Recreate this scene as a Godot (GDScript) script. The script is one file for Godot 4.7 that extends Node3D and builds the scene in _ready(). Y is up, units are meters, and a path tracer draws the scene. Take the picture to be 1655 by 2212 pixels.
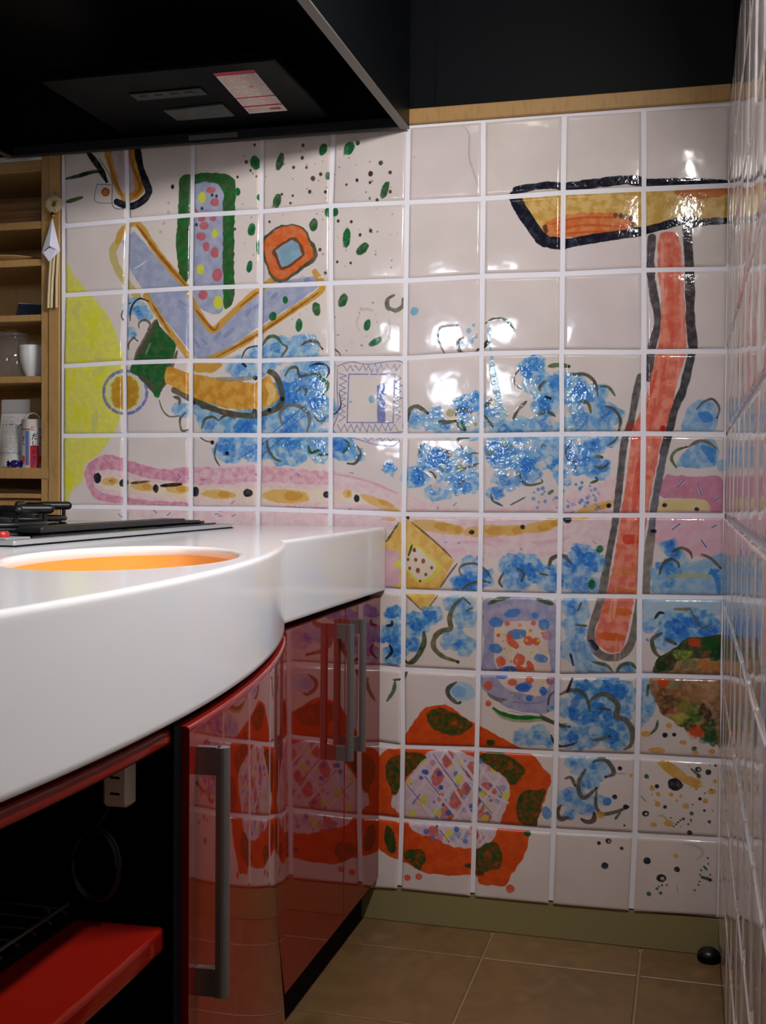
extends Node3D
# Kitchen corner with hand painted tiles. Units are metres, floor at y = 0, the painted wall lies in z = 0.

const PW := 1380
const PH := 1580
var buf: PackedFloat32Array
var thick: PackedByteArray
var noise := FastNoiseLite.new()
var fine := FastNoiseLite.new()
var mats := {}
var used := {}

# ------------------------------------------------------------------ scene helpers
func numbered(called: String) -> String:
	var k: int = used.get(called, 0)
	used[called] = k + 1
	return called if k == 0 else "%s_%03d" % [called, k]

func thing(called: String, label: String, category: String, at := Vector3.ZERO, group := "") -> Node3D:
	var o := Node3D.new()
	o.name = numbered(called)
	add_child(o)
	o.position = at
	o.set_meta("label", label)
	o.set_meta("category", category)
	if group != "":
		o.set_meta("group", group)
	return o

func setting(called: String) -> Node3D:
	var o := Node3D.new()
	o.name = called
	add_child(o)
	o.set_meta("kind", "structure")
	return o

func put(called: String, mesh: Mesh, m: Material, parent: Node) -> MeshInstance3D:
	var o := MeshInstance3D.new()
	o.name = called
	o.mesh = mesh
	o.material_override = m
	parent.add_child(o, true)
	return o

func mat(c: Color, rough := 0.5, metal := 0.0, spec := 0.5) -> StandardMaterial3D:
	var m := StandardMaterial3D.new()
	m.albedo_color = c
	m.roughness = rough
	m.metallic = metal
	m.metallic_specular = spec
	return m

func c8(r: int, g: int, b: int) -> Color:
	return Color(r / 255.0, g / 255.0, b / 255.0)

func noise_tex(freq: float, cols: Array, offs: Array, size := 512, seed_ := 1, octaves := 4) -> NoiseTexture2D:
	var n := FastNoiseLite.new()
	n.seed = seed_
	n.frequency = freq
	n.fractal_octaves = octaves
	var t := NoiseTexture2D.new()
	t.width = size
	t.height = size
	t.seamless = true
	t.noise = n
	var g := Gradient.new()
	g.offsets = PackedFloat32Array(offs)
	g.colors = PackedColorArray(cols)
	t.color_ramp = g
	return t

func bump_tex(freq: float, strength: float, size := 512, seed_ := 1) -> NoiseTexture2D:
	var n := FastNoiseLite.new()
	n.seed = seed_
	n.frequency = freq
	n.fractal_octaves = 3
	var t := NoiseTexture2D.new()
	t.width = size
	t.height = size
	t.seamless = true
	t.as_normal_map = true
	t.bump_strength = strength
	t.noise = n
	return t

# ------------------------------------------------------------------ mesh helpers
func st_new() -> SurfaceTool:
	var st := SurfaceTool.new()
	st.begin(Mesh.PRIMITIVE_TRIANGLES)
	st.set_smooth_group(-1)
	return st

func done(st: SurfaceTool, tang := false) -> ArrayMesh:
	st.generate_normals()
	if tang:
		st.generate_tangents()
	return st.commit()

# a triangle whose front faces away from the point c
func tri(st: SurfaceTool, a: Vector3, b: Vector3, d: Vector3, c: Vector3) -> void:
	var n := (d - a).cross(b - a)
	if n.dot((a + b + d) / 3.0 - c) < 0.0:
		st.add_vertex(a); st.add_vertex(d); st.add_vertex(b)
	else:
		st.add_vertex(a); st.add_vertex(b); st.add_vertex(d)

func quad(st: SurfaceTool, a: Vector3, b: Vector3, d: Vector3, e: Vector3, c: Vector3) -> void:
	tri(st, a, b, d, c)
	tri(st, a, d, e, c)

# chamfered box between two corners
func bx(st: SurfaceTool, mn: Vector3, mx: Vector3, b := 0.0015) -> void:
	var c := (mn + mx) * 0.5
	var h := (mx - mn) * 0.5
	b = minf(b, minf(h.x, minf(h.y, h.z)) * 0.9)
	var p := {}
	for sx in [-1, 1]:
		for sy in [-1, 1]:
			for sz in [-1, 1]:
				var s := Vector3(sx, sy, sz)
				var q := c + h * s
				p[[sx, sy, sz, 0]] = q - Vector3(0, b * sy, b * sz)
				p[[sx, sy, sz, 1]] = q - Vector3(b * sx, 0, b * sz)
				p[[sx, sy, sz, 2]] = q - Vector3(b * sx, b * sy, 0)
				tri(st, p[[sx, sy, sz, 0]], p[[sx, sy, sz, 1]], p[[sx, sy, sz, 2]], c)
	for s in [-1, 1]:
		quad(st, p[[s, -1, -1, 0]], p[[s, 1, -1, 0]], p[[s, 1, 1, 0]], p[[s, -1, 1, 0]], c)
		quad(st, p[[-1, s, -1, 1]], p[[1, s, -1, 1]], p[[1, s, 1, 1]], p[[-1, s, 1, 1]], c)
		quad(st, p[[-1, -1, s, 2]], p[[1, -1, s, 2]], p[[1, 1, s, 2]], p[[-1, 1, s, 2]], c)
		for t in [-1, 1]:
			quad(st, p[[s, t, -1, 0]], p[[s, t, 1, 0]], p[[s, t, 1, 1]], p[[s, t, -1, 1]], c)
			quad(st, p[[s, -1, t, 0]], p[[s, 1, t, 0]], p[[s, 1, t, 2]], p[[s, -1, t, 2]], c)
			quad(st, p[[-1, s, t, 1]], p[[1, s, t, 1]], p[[1, s, t, 2]], p[[-1, s, t, 2]], c)

func box_mesh(mn: Vector3, mx: Vector3, b := 0.0015) -> ArrayMesh:
	var st := st_new()
	bx(st, mn, mx, b)
	return done(st)

# rings of equal length joined by quads; k decides whether the rings run the other way round
func skin(st: SurfaceTool, rings: Array, closed := true, flip := false, group := 1) -> void:
	st.set_smooth_group(group)
	for r in rings.size() - 1:
		var a: PackedVector3Array = rings[r]
		var b: PackedVector3Array = rings[r + 1]
		var n := a.size()
		for i in (n if closed else n - 1):
			var j := (i + 1) % n
			if flip:
				st.add_vertex(a[i]); st.add_vertex(b[i]); st.add_vertex(b[j])
				st.add_vertex(a[i]); st.add_vertex(b[j]); st.add_vertex(a[j])
			else:
				st.add_vertex(a[i]); st.add_vertex(b[j]); st.add_vertex(b[i])
				st.add_vertex(a[i]); st.add_vertex(a[j]); st.add_vertex(b[j])
	st.set_smooth_group(-1)

# turned shape round the vertical axis: profile of (radius, height), bottom to top
func lathe(st: SurfaceTool, at: Vector3, prof: Array, n := 24, group := 1, ell := Vector2.ONE) -> void:
	var rings := []
	for q in prof:
		var ring := PackedVector3Array()
		for i in n:
			var t := TAU * i / n
			ring.append(at + Vector3(cos(t) * maxf(q.x, 0.00005) * ell.x, q.y, sin(t) * maxf(q.x, 0.00005) * ell.y))
		rings.append(ring)
	skin(st, rings, true, true, group)

func lathe_mesh(at: Vector3, prof: Array, n := 24) -> ArrayMesh:
	var st := st_new()
	lathe(st, at, prof, n)
	return done(st)

# tube along points
func tube(st: SurfaceTool, pts: Array, r: float, n := 8, closed := false) -> void:
	var rings := []
	var m := pts.size()
	for i in m:
		var p: Vector3 = pts[i]
		var q0: Vector3 = pts[(i - 1 + m) % m] if (closed or i > 0) else p
		var q1: Vector3 = pts[(i + 1) % m] if (closed or i < m - 1) else p
		var d := (q1 - q0).normalized()
		var u := d.cross(Vector3.UP)
		if u.length() < 0.1:
			u = d.cross(Vector3.RIGHT)
		u = u.normalized()
		var v := d.cross(u)
		var ring := PackedVector3Array()
		for k in n:
			var t := TAU * k / n
			ring.append(p + (u * cos(t) + v * sin(t)) * r)
		rings.append(ring)
	if closed:
		rings.append(rings[0])
	skin(st, rings, true, false, 1)
	if not closed:
		for e in [0, m - 1]:
			var ring: PackedVector3Array = rings[e]
			var inside: Vector3 = pts[1] if e == 0 else pts[m - 2]
			for k in n:
				tri(st, pts[e], ring[k], ring[(k + 1) % n], inside)

func tube_mesh(pts: Array, r: float, n := 8, closed := false) -> ArrayMesh:
	var st := st_new()
	tube(st, pts, r, n, closed)
	return done(st)

# flat polygon with corners in the plane, extruded along an axis; poly lists 3D points, d the thickness vector
func slab(st: SurfaceTool, poly: Array, d: Vector3) -> void:
	var c := Vector3.ZERO
	for p in poly:
		c += p
	c = c / poly.size() + d * 0.5
	for i in poly.size():
		var j := (i + 1) % poly.size()
		quad(st, poly[i], poly[j], poly[j] + d, poly[i] + d, c)
	for i in range(1, poly.size() - 1):
		tri(st, poly[0], poly[i], poly[i + 1], c)
		tri(st, poly[0] + d, poly[i] + d, poly[i + 1] + d, c)

func slab_mesh(poly: Array, d: Vector3) -> ArrayMesh:
	var st := st_new()
	slab(st, poly, d)
	return done(st)

# pillowed glazed tile: four corners in the wall's own plane, place() lifts them into the room
func tile_mesh(q: Array, place: Callable, uv: Callable, rng: RandomNumberGenerator, tilt: float, bulge: float) -> ArrayMesh:
	var mid: Vector2 = (q[0] + q[1] + q[2] + q[3]) * 0.25
	var ta := rng.randf_range(-tilt, tilt)
	var tb := rng.randf_range(-tilt, tilt)
	var tw := rng.randf_range(-tilt, tilt) * 6.0
	# every tile came out of the kiln a little different
	var tone := Color(0.97, 0.955, 0.955).lerp(Color(0.965, 0.96, 0.90), rng.randf()) * rng.randf_range(0.93, 1.0)
	tone.a = 1.0
	var st := SurfaceTool.new()
	st.begin(Mesh.PRIMITIVE_TRIANGLES)
	st.set_smooth_group(1)
	st.set_color(tone)
	var n := 6
	var grid := []
	var steps := [0.0, 0.013, 0.045, 0.5, 0.955, 0.987, 1.0]
	for j in n + 1:
		for i in n + 1:
			var s: float = steps[i]
			var t: float = steps[j]
			var p: Vector2 = (q[0].lerp(q[1], s)).lerp(q[3].lerp(q[2], s), t)
			var e := minf(minf(s, 1.0 - s), minf(t, 1.0 - t))
			var d := 0.0022 if e <= 0.0 else (0.0046 if e < 0.02 else 0.005)
			d += bulge * (1.0 - pow(2.0 * s - 1.0, 2.0)) * (1.0 - pow(2.0 * t - 1.0, 2.0))
			d += ta * (p.x - mid.x) + tb * (p.y - mid.y) + tw * (p.x - mid.x) * (p.y - mid.y)
			grid.append([place.call(p, d), uv.call(p)])
	for j in n:
		for i in n:
			var a: Array = grid[j * (n + 1) + i]
			var b: Array = grid[j * (n + 1) + i + 1]
			var c: Array = grid[(j + 1) * (n + 1) + i + 1]
			var f: Array = grid[(j + 1) * (n + 1) + i]
			for v in [a, b, c, a, c, f]:
				st.set_uv(v[1])
				st.add_vertex(v[0])
	# sides down into the grout
	st.set_smooth_group(2)
	for s in 4:
		var p0: Vector2 = q[s]
		var p1: Vector2 = q[(s + 1) % 4]
		var d0 := 0.0022 + ta * (p0.x - mid.x) + tb * (p0.y - mid.y) + tw * (p0.x - mid.x) * (p0.y - mid.y)
		var d1 := 0.0022 + ta * (p1.x - mid.x) + tb * (p1.y - mid.y) + tw * (p1.x - mid.x) * (p1.y - mid.y)
		var w := [[p0, d0], [p0, -0.004], [p1, -0.004], [p0, d0], [p1, -0.004], [p1, d1]]
		for v in w:
			st.set_uv(uv.call(v[0]))
			st.add_vertex(place.call(v[0], v[1]))
	st.generate_normals()
	st.generate_tangents()
	return st.commit()

# ------------------------------------------------------------------ painting the tiles (wall millimetres)
func hexc(k: int) -> Color:
	return c8(PALETTE[k][0], PALETTE[k][1], PALETTE[k][2])

func blend(i: int, c: Color, a: float) -> void:
	var k := i * 3
	buf[k] += (c.r - buf[k]) * a
	buf[k + 1] += (c.g - buf[k + 1]) * a
	buf[k + 2] += (c.b - buf[k + 2]) * a

func smooth_line(flat: Array, closed: bool, step: float) -> PackedVector2Array:
	var p := PackedVector2Array()
	for i in range(0, flat.size(), 2):
		p.append(Vector2(flat[i], flat[i + 1]))
	var out := PackedVector2Array()
	var n := p.size()
	if n == 1:
		return p
	for i in (n if closed else n - 1):
		var a := p[(i - 1 + n) % n] if (closed or i > 0) else p[i]
		var b := p[i]
		var c := p[(i + 1) % n]
		var d := p[(i + 2) % n] if (closed or i < n - 2) else c
		var m := maxi(1, int(b.distance_to(c) / step))
		for k in m:
			out.append(b.cubic_interpolate(c, a, d, float(k) / m))
	if not closed:
		out.append(p[n - 1])
	return out

func straight_line(flat: Array) -> PackedVector2Array:
	var out := PackedVector2Array()
	for i in range(0, flat.size(), 2):
		var a := Vector2(flat[i], flat[i + 1])
		var j := (i + 2) % flat.size()
		var b := Vector2(flat[j], flat[j + 1])
		var m := maxi(1, int(a.distance_to(b) / 6.0))
		for k in m:
			out.append(a.lerp(b, float(k) / m))
	return out

func paint_wash(o: Array) -> void:
	var pts := smooth_line(o[1], true, 5.0)
	var wob: float = o[7]
	var n := pts.size()
	var lo := Vector2(1e9, 1e9)
	var hi := -lo
	if wob < 1.0:
		pts = straight_line(o[1])
		n = pts.size()
	for i in n:
		var q := pts[i]
		pts[i] = q + Vector2(noise.get_noise_2d(q.x * 5.0, q.y * 5.0), noise.get_noise_2d(q.x * 5.0 + 500.0, q.y * 5.0)) * wob * 2.0
		lo = lo.min(pts[i])
		hi = hi.max(pts[i])
	var x0 := maxi(0, int(lo.x) - 4)
	var x1 := mini(PW - 1, int(hi.x) + 5)
	if x1 <= x0:
		return
	var ca := hexc(o[2])
	var cb := hexc(o[3])
	var a0: float = o[4]
	var a1: float = o[5]
	var ns: float = o[6]
	for y in range(maxi(0, int(lo.y)), mini(PH - 1, int(hi.y) + 1)):
		var cov := PackedFloat32Array()
		cov.resize(x1 - x0 + 2)
		for sub in 2:
			var yy := y + 0.25 + 0.5 * sub
			var xs := PackedFloat32Array()
			for i in n:
				var a := pts[i]
				var b := pts[(i + 1) % n]
				if (a.y <= yy) != (b.y <= yy):
					xs.append(a.x + (b.x - a.x) * (yy - a.y) / (b.y - a.y))
			xs.sort()
			for k in range(0, xs.size() - 1, 2):
				var s := clampf(xs[k] - x0, 0.0, x1 - x0)
				var e := clampf(xs[k + 1] - x0, 0.0, x1 - x0)
				for x in range(int(s), int(e) + 1):
					cov[x] += 0.5 * clampf(minf(e, x + 1.0) - maxf(s, float(x)), 0.0, 1.0)
		if wob > 3.0:
			var soft := PackedFloat32Array()
			soft.resize(cov.size())
			for x in range(2, cov.size() - 2):
				soft[x] = (cov[x - 2] + cov[x - 1] + cov[x] + cov[x + 1] + cov[x + 2]) * 0.2
			cov = soft
		for x in x1 - x0:
			if cov[x] > 0.0:
				var gx := x + x0
				var v := clampf(noise.get_noise_2d(gx * ns, y * ns) * 1.3 + 0.5, 0.0, 1.0)
				var w := clampf(noise.get_noise_2d(gx * ns * 0.6 + 900.0, y * ns * 0.6) * 1.6 + 0.5, 0.0, 1.0)
				w = clampf(w + fine.get_noise_2d(gx, y) * 0.3, 0.0, 1.0)
				var al := lerpf(a0, a1, v) * minf(cov[x], 1.0)
				blend(y * PW + gx, ca.lerp(cb, w), al)
				thick[y * PW + gx] = maxi(thick[y * PW + gx], int(al * (230.0 if wob > 3.0 else 70.0)))

func paint_stroke(o: Array) -> void:
	var r: float = maxf(float(o[2]) * 0.5, 0.7)
	var pts := smooth_line(o[1], false, maxf(r * 0.6, 2.0))
	var n := pts.size()
	var lo := Vector2(1e9, 1e9)
	var hi := -lo
	for q in pts:
		lo = lo.min(q)
		hi = hi.max(q)
	var x0 := maxi(0, int(lo.x - r) - 2)
	var y0 := maxi(0, int(lo.y - r) - 2)
	var x1 := mini(PW - 1, int(hi.x + r) + 3)
	var y1 := mini(PH - 1, int(hi.y + r) + 3)
	var w := x1 - x0
	if w <= 0 or y1 <= y0:
		return
	var mask := PackedFloat32Array()
	mask.resize(w * (y1 - y0))
	var taper: int = o[5]
	for i in n - 1:
		var a := pts[i]
		var b := pts[i + 1]
		var t := float(i) / maxi(n - 2, 1)
		var rr := r
		if taper == 1:
			rr = r * clampf(0.45 + 2.2 * minf(t, 1.0 - t), 0.45, 1.0)
		rr *= 1.0 + 0.22 * noise.get_noise_2d(a.x * 4.0, a.y * 4.0)
		var ab := b - a
		var l2 := maxf(ab.length_squared(), 0.0001)
		for y in range(maxi(y0, int(minf(a.y, b.y) - rr) - 1), mini(y1, int(maxf(a.y, b.y) + rr) + 2)):
			for x in range(maxi(x0, int(minf(a.x, b.x) - rr) - 1), mini(x1, int(maxf(a.x, b.x) + rr) + 2)):
				var px := x + 0.5 - a.x
				var py := y + 0.5 - a.y
				var s := clampf((px * ab.x + py * ab.y) / l2, 0.0, 1.0)
				px -= ab.x * s
				py -= ab.y * s
				var m := clampf(rr - sqrt(px * px + py * py) + 0.5, 0.0, 1.0)
				var k := (y - y0) * w + x - x0
				if m > mask[k]:
					mask[k] = m
	var c := hexc(o[3])
	var al: float = o[4]
	for y in range(y0, y1):
		for x in range(x0, x1):
			var m := mask[(y - y0) * w + x - x0]
			if m > 0.0:
				var v := 1.0 + 0.28 * noise.get_noise_2d(x * 5.0, y * 5.0 + 300.0)
				blend(y * PW + x, c, clampf(al * m * v, 0.0, 1.0))
				thick[y * PW + x] = maxi(thick[y * PW + x], int(al * m * 110.0))

func paint_dot(o: Array) -> void:
	var q: Array = o[1]
	var cx := float(q[0]) * 0.5
	var cy := float(q[1]) * 0.5
	var rx := maxf(float(q[2]), 0.8)
	var ry := maxf(float(q[3]), 0.8)
	var ca := cos(deg_to_rad(float(q[4])))
	var sa := sin(deg_to_rad(float(q[4])))
	var rm := maxf(rx, ry) * 1.2
	var c := hexc(o[2])
	var al: float = o[3]
	for y in range(maxi(0, int(cy - rm) - 1), mini(PH - 1, int(cy + rm) + 2)):
		for x in range(maxi(0, int(cx - rm) - 1), mini(PW - 1, int(cx + rm) + 2)):
			var px := x + 0.5 - cx
			var py := y + 0.5 - cy
			var u := (px * ca + py * sa) / rx
			var v := (-px * sa + py * ca) / ry
			var d := sqrt(u * u + v * v) * (1.0 + 0.14 * noise.get_noise_2d(x * 7.0, y * 7.0))
			var m := clampf((1.0 - d) * minf(rx, ry) + 0.5, 0.0, 1.0)
			if m > 0.0:
				blend(y * PW + x, c, al * m * clampf(0.95 + 0.3 * noise.get_noise_2d(x * 6.0 + 70.0, y * 6.0), 0.0, 1.0))

func paint_mural() -> ImageTexture:
	noise.seed = 3
	noise.frequency = 0.01
	noise.fractal_octaves = 3
	fine.seed = 8
	fine.frequency = 0.25
	fine.fractal_octaves = 2
	buf.resize(PW * PH * 3)
	thick.resize(PW * PH)
	var base := c8(229, 217, 214)
	var i := 0
	for y in PH:
		for x in PW:
			var v := 1.0 + noise.get_noise_2d(x * 0.7, y * 0.7) * 0.03
			buf[i] = base.r * v
			buf[i + 1] = base.g * v
			buf[i + 2] = base.b * v
			i += 3
	for o in MURAL:
		match o[0]:
			"w": paint_wash(o)
			"s": paint_stroke(o)
			"d": paint_dot(o)
	var bytes := PackedByteArray()
	bytes.resize(PW * PH * 3)
	for k in PW * PH * 3:
		bytes[k] = int(clampf(buf[k], 0.0, 1.0) * 255.0)
	buf.resize(0)
	return ImageTexture.create_from_image(Image.create_from_data(PW, PH, false, Image.FORMAT_RGB8, bytes))


# thickness of the glaze: almost level on bare tiles, lumpy where the colour lies thick
func paint_relief() -> ImageTexture:
	var im := Image.create(PW, PH, false, Image.FORMAT_RF)
	var data := PackedFloat32Array()
	data.resize(PW * PH)
	for y in PH:
		for x in PW:
			var k := y * PW + x
			var hgt := noise.get_noise_2d(x * 1.4, y * 1.4) * 1.8
			var t := thick[k]
			if t > 0:
				hgt += t / 255.0 * (noise.get_noise_2d(x * 7.0 + 40.0, y * 7.0) * 3.2 + 0.8)
			data[k] = hgt
	im.set_data(PW, PH, false, Image.FORMAT_RF, data.to_byte_array())
	im.bump_map_to_normal_map(1.0)
	thick.resize(0)
	return ImageTexture.create_from_image(im)
# grout crossings of the painted wall, row by row from the top, ten across (x, y in millimetres)
const GRID := [2,1558,150,1558,300,1558,450,1558,600,1558,753,1556,899,1556,1052,1556,1197,1555,1352,1553,7,1401,155,1405,299,1408,450,1408,596,1411,751,1409,900,1408,1052,1410,1199,1408,1352,1406,7,1256,151,1258,297,1260,450,1259,597,1259,750,1258,900,1260,1052,1259,1201,1260,1352,1256,3,1107,148,1111,298,1112,448,1109,601,1110,749,1108,900,1113,1052,1113,1203,1110,1352,1108,3,959,149,960,298,960,448,959,598,959,751,957,901,957,1054,959,1204,959,1352,957,3,810,150,810,299,809,446,810,599,807,749,804,902,805,1053,806,1204,808,1352,810,2,658,150,658,300,658,450,658,600,658,750,653,901,653,1052,654,1201,657,1352,660,2,508,150,508,300,508,450,508,600,508,750,500,900,501,1051,503,1202,511,1352,514,2,358,150,358,300,358,450,358,600,358,751,348,898,353,1050,355,1200,360,1352,362,2,208,150,208,300,208,450,208,600,208,750,203,895,206,1047,208,1198,213,1352,217,2,58,150,58,300,58,450,58,600,58,746,65,892,65,1043,66,1193,68,1352,75]
const TOP := 0.778
const UNDER := 0.655

func cross(c: int, r: int) -> Vector2:
	return Vector2(GRID[(r * 10 + c) * 2], GRID[(r * 10 + c) * 2 + 1]) * 0.001

# front edge of the worktop: straight by the wall, then one long bulge
func front(z: float) -> float:
	if z <= 0.6 or z >= 2.24:
		return 0.715
	return 0.868 - 2.33 + sqrt(2.33 * 2.33 - (z - 1.42) * (z - 1.42))

func front_normal(z: float) -> Vector2:
	if z <= 0.6 or z >= 2.24:
		return Vector2(1, 0)
	return Vector2(front(z) + 2.33 - 0.868, z - 1.42).normalized()

func _ready() -> void:
	make_camera_and_light()
	make_materials()
	make_walls()
	make_floor()
	make_cabinets()
	make_worktop()
	make_hood()
	make_hob()
	make_shelf()
	make_shelf_things()
	make_ornament()
	make_small_things()

# ------------------------------------------------------------------ camera and light
func make_camera_and_light() -> void:
	var cam := Camera3D.new()
	cam.name = "camera"
	add_child(cam)
	cam.position = Vector3(1.28697, 0.85976, 2.17564)
	cam.basis = Basis(Vector3.UP, 0.26072) * Basis(Vector3.RIGHT, -0.02335) * Basis(Vector3.BACK, 0.00766)
	cam.fov = rad_to_deg(2.0 * atan(1106.0 / 2476.15))
	cam.near = 0.02
	cam.current = true

	var sky_m := ProceduralSkyMaterial.new()
	sky_m.sky_top_color = c8(196, 212, 238)
	sky_m.sky_horizon_color = c8(226, 232, 244)
	sky_m.ground_horizon_color = c8(190, 195, 200)
	sky_m.ground_bottom_color = c8(120, 120, 118)
	sky_m.sky_energy_multiplier = 4.6
	sky_m.ground_energy_multiplier = 1.5
	var sky := Sky.new()
	sky.sky_material = sky_m
	var env := Environment.new()
	env.background_mode = Environment.BG_SKY
	env.sky = sky
	env.tonemap_mode = Environment.TONE_MAPPER_LINEAR
	env.tonemap_exposure = 1.36
	env.sdfgi_enabled = true
	env.ssao_enabled = true
	env.ssil_enabled = true
	var we := WorldEnvironment.new()
	we.name = "environment"
	we.environment = env
	add_child(we)

	# fluorescent ceiling panel over the passage
	var glow := mat(c8(255, 252, 246), 0.5)
	glow.emission_enabled = true
	glow.emission = c8(255, 250, 242)
	glow.emission_energy_multiplier = 2.0
	var at := Vector3(0.6, 2.5, 1.75)
	var lampbox := thing("ceiling_light", "white rectangular ceiling light fixed above the passage", "ceiling light", at)
	put("housing", box_mesh(Vector3(-0.36, -0.03, -0.36), Vector3(0.36, 0, 0.36), 0.004), mat(c8(235, 235, 232), 0.5), lampbox)
	put("diffuser", box_mesh(Vector3(-0.33, -0.05, -0.33), Vector3(0.33, -0.03, 0.33), 0.004), glow, lampbox)
	var al := AreaLight3D.new()
	al.name = "panel_light"
	al.area_size = Vector2(0.62, 0.62)
	al.light_energy = 0.4
	al.light_color = c8(250, 250, 253)
	al.area_range = 12.0
	al.area_attenuation = 2.0
	al.shadow_enabled = true
	lampbox.add_child(al)
	al.position = Vector3(0, -0.056, 0)
	al.rotation_degrees = Vector3(-90, 0, 0)

	# slim kitchen light fixed on the wall above the side tiles, its long face turned down into the room
	var tube_m := mat(c8(255, 250, 244), 0.4)
	tube_m.emission_enabled = true
	tube_m.emission = c8(255, 247, 238)
	tube_m.emission_energy_multiplier = 12.0
	var wl := thing("wall_light", "slim white strip light on the wall above the side tiles", "strip light", Vector3(1.353, 1.60, 1.05))
	var st := st_new()
	slab(st, [Vector3(0, 0.0, -0.26), Vector3(-0.05, 0.0, -0.26), Vector3(-0.075, 0.074, -0.26), Vector3(-0.075, 0.085, -0.26), Vector3(0, 0.085, -0.26)], Vector3(0, 0, 0.52))
	put("housing", done(st), mat(c8(225, 225, 222), 0.5), wl)
	var nrm := Vector3(-0.9474, -0.3201, 0)
	var along := Vector3(-0.3201, 0.9474, 0)
	var mid := Vector3(-0.0625, 0.037, 0) + nrm * 0.0006
	put("diffuser", slab_mesh([mid - along * 0.034 + Vector3(0, 0, -0.24), mid + along * 0.034 + Vector3(0, 0, -0.24), mid + along * 0.034 + Vector3(0, 0, 0.24), mid - along * 0.034 + Vector3(0, 0, 0.24)], nrm * 0.004), tube_m, wl)
	var ol := AreaLight3D.new()
	ol.name = "strip_glow"
	ol.area_size = Vector2(0.46, 0.06)
	ol.light_energy = 1.32
	ol.light_color = c8(253, 250, 250)
	ol.area_range = 10.0
	ol.area_attenuation = 2.0
	ol.shadow_enabled = true
	wl.add_child(ol)
	ol.position = mid + nrm * 0.007
	ol.basis = Basis(Vector3(0, 0, 1), nrm.cross(Vector3(0, 0, 1)) * -1.0, -nrm)

# ------------------------------------------------------------------ materials
func make_materials() -> void:
	var mural := mat(Color.WHITE, 0.1)
	mural.albedo_texture = paint_mural()
	mural.normal_enabled = true
	mural.normal_texture = paint_relief()
	mural.normal_scale = 0.15
	mural.vertex_color_use_as_albedo = true
	mats.mural = mural
	var glaze := mat(Color.WHITE, 0.07)
	glaze.albedo_texture = noise_tex(0.012, [c8(222, 216, 212), c8(218, 210, 208), c8(204, 190, 188), c8(186, 194, 206)], [0.0, 0.6, 0.78, 1.0], 512, 12)
	glaze.normal_enabled = true
	glaze.normal_texture = bump_tex(0.03, 4.0, 1024, 7)
	glaze.normal_scale = 0.09
	glaze.vertex_color_use_as_albedo = true
	mats.glaze = glaze
	mats.grout = mat(c8(238, 236, 242), 0.75)
	var wood := mat(Color.WHITE, 0.55)
	wood.albedo_texture = noise_tex(0.02, [c8(158, 122, 70), c8(178, 138, 82), c8(168, 130, 78)], [0.0, 0.5, 1.0], 512, 21)
	wood.uv1_triplanar = true
	wood.uv1_world_triplanar = true
	wood.uv1_scale = Vector3(6, 1.2, 6)
	mats.wood = wood
	var wood2 := mat(Color.WHITE, 0.6)
	wood2.albedo_texture = noise_tex(0.02, [c8(104, 68, 36), c8(130, 88, 48), c8(116, 78, 42)], [0.0, 0.5, 1.0], 512, 22)
	wood2.uv1_triplanar = true
	wood2.uv1_world_triplanar = true
	wood2.uv1_scale = Vector3(1.2, 6, 6)
	mats.wood_dark = wood2
	mats.black = mat(c8(9, 11, 15), 0.55, 0.0, 0.25)
	mats.black_matt = mat(c8(9, 10, 12), 0.7, 0.0, 0.2)
	mats.plaster = mat(c8(150, 140, 126), 0.85)
	mats.dim = mat(c8(96, 90, 84), 0.85)
	var red := mat(c8(128, 22, 13), 0.035)
	mats.red = red
	var white := mat(c8(238, 238, 240), 0.12)
	mats.white = white
	mats.steel = mat(c8(150, 150, 148), 0.38, 0.85)
	mats.chrome = mat(c8(196, 198, 200), 0.35, 0.6)
	mats.iron = mat(c8(16, 17, 19), 0.42)
	mats.glass_black = mat(c8(10, 11, 13), 0.06)

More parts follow.
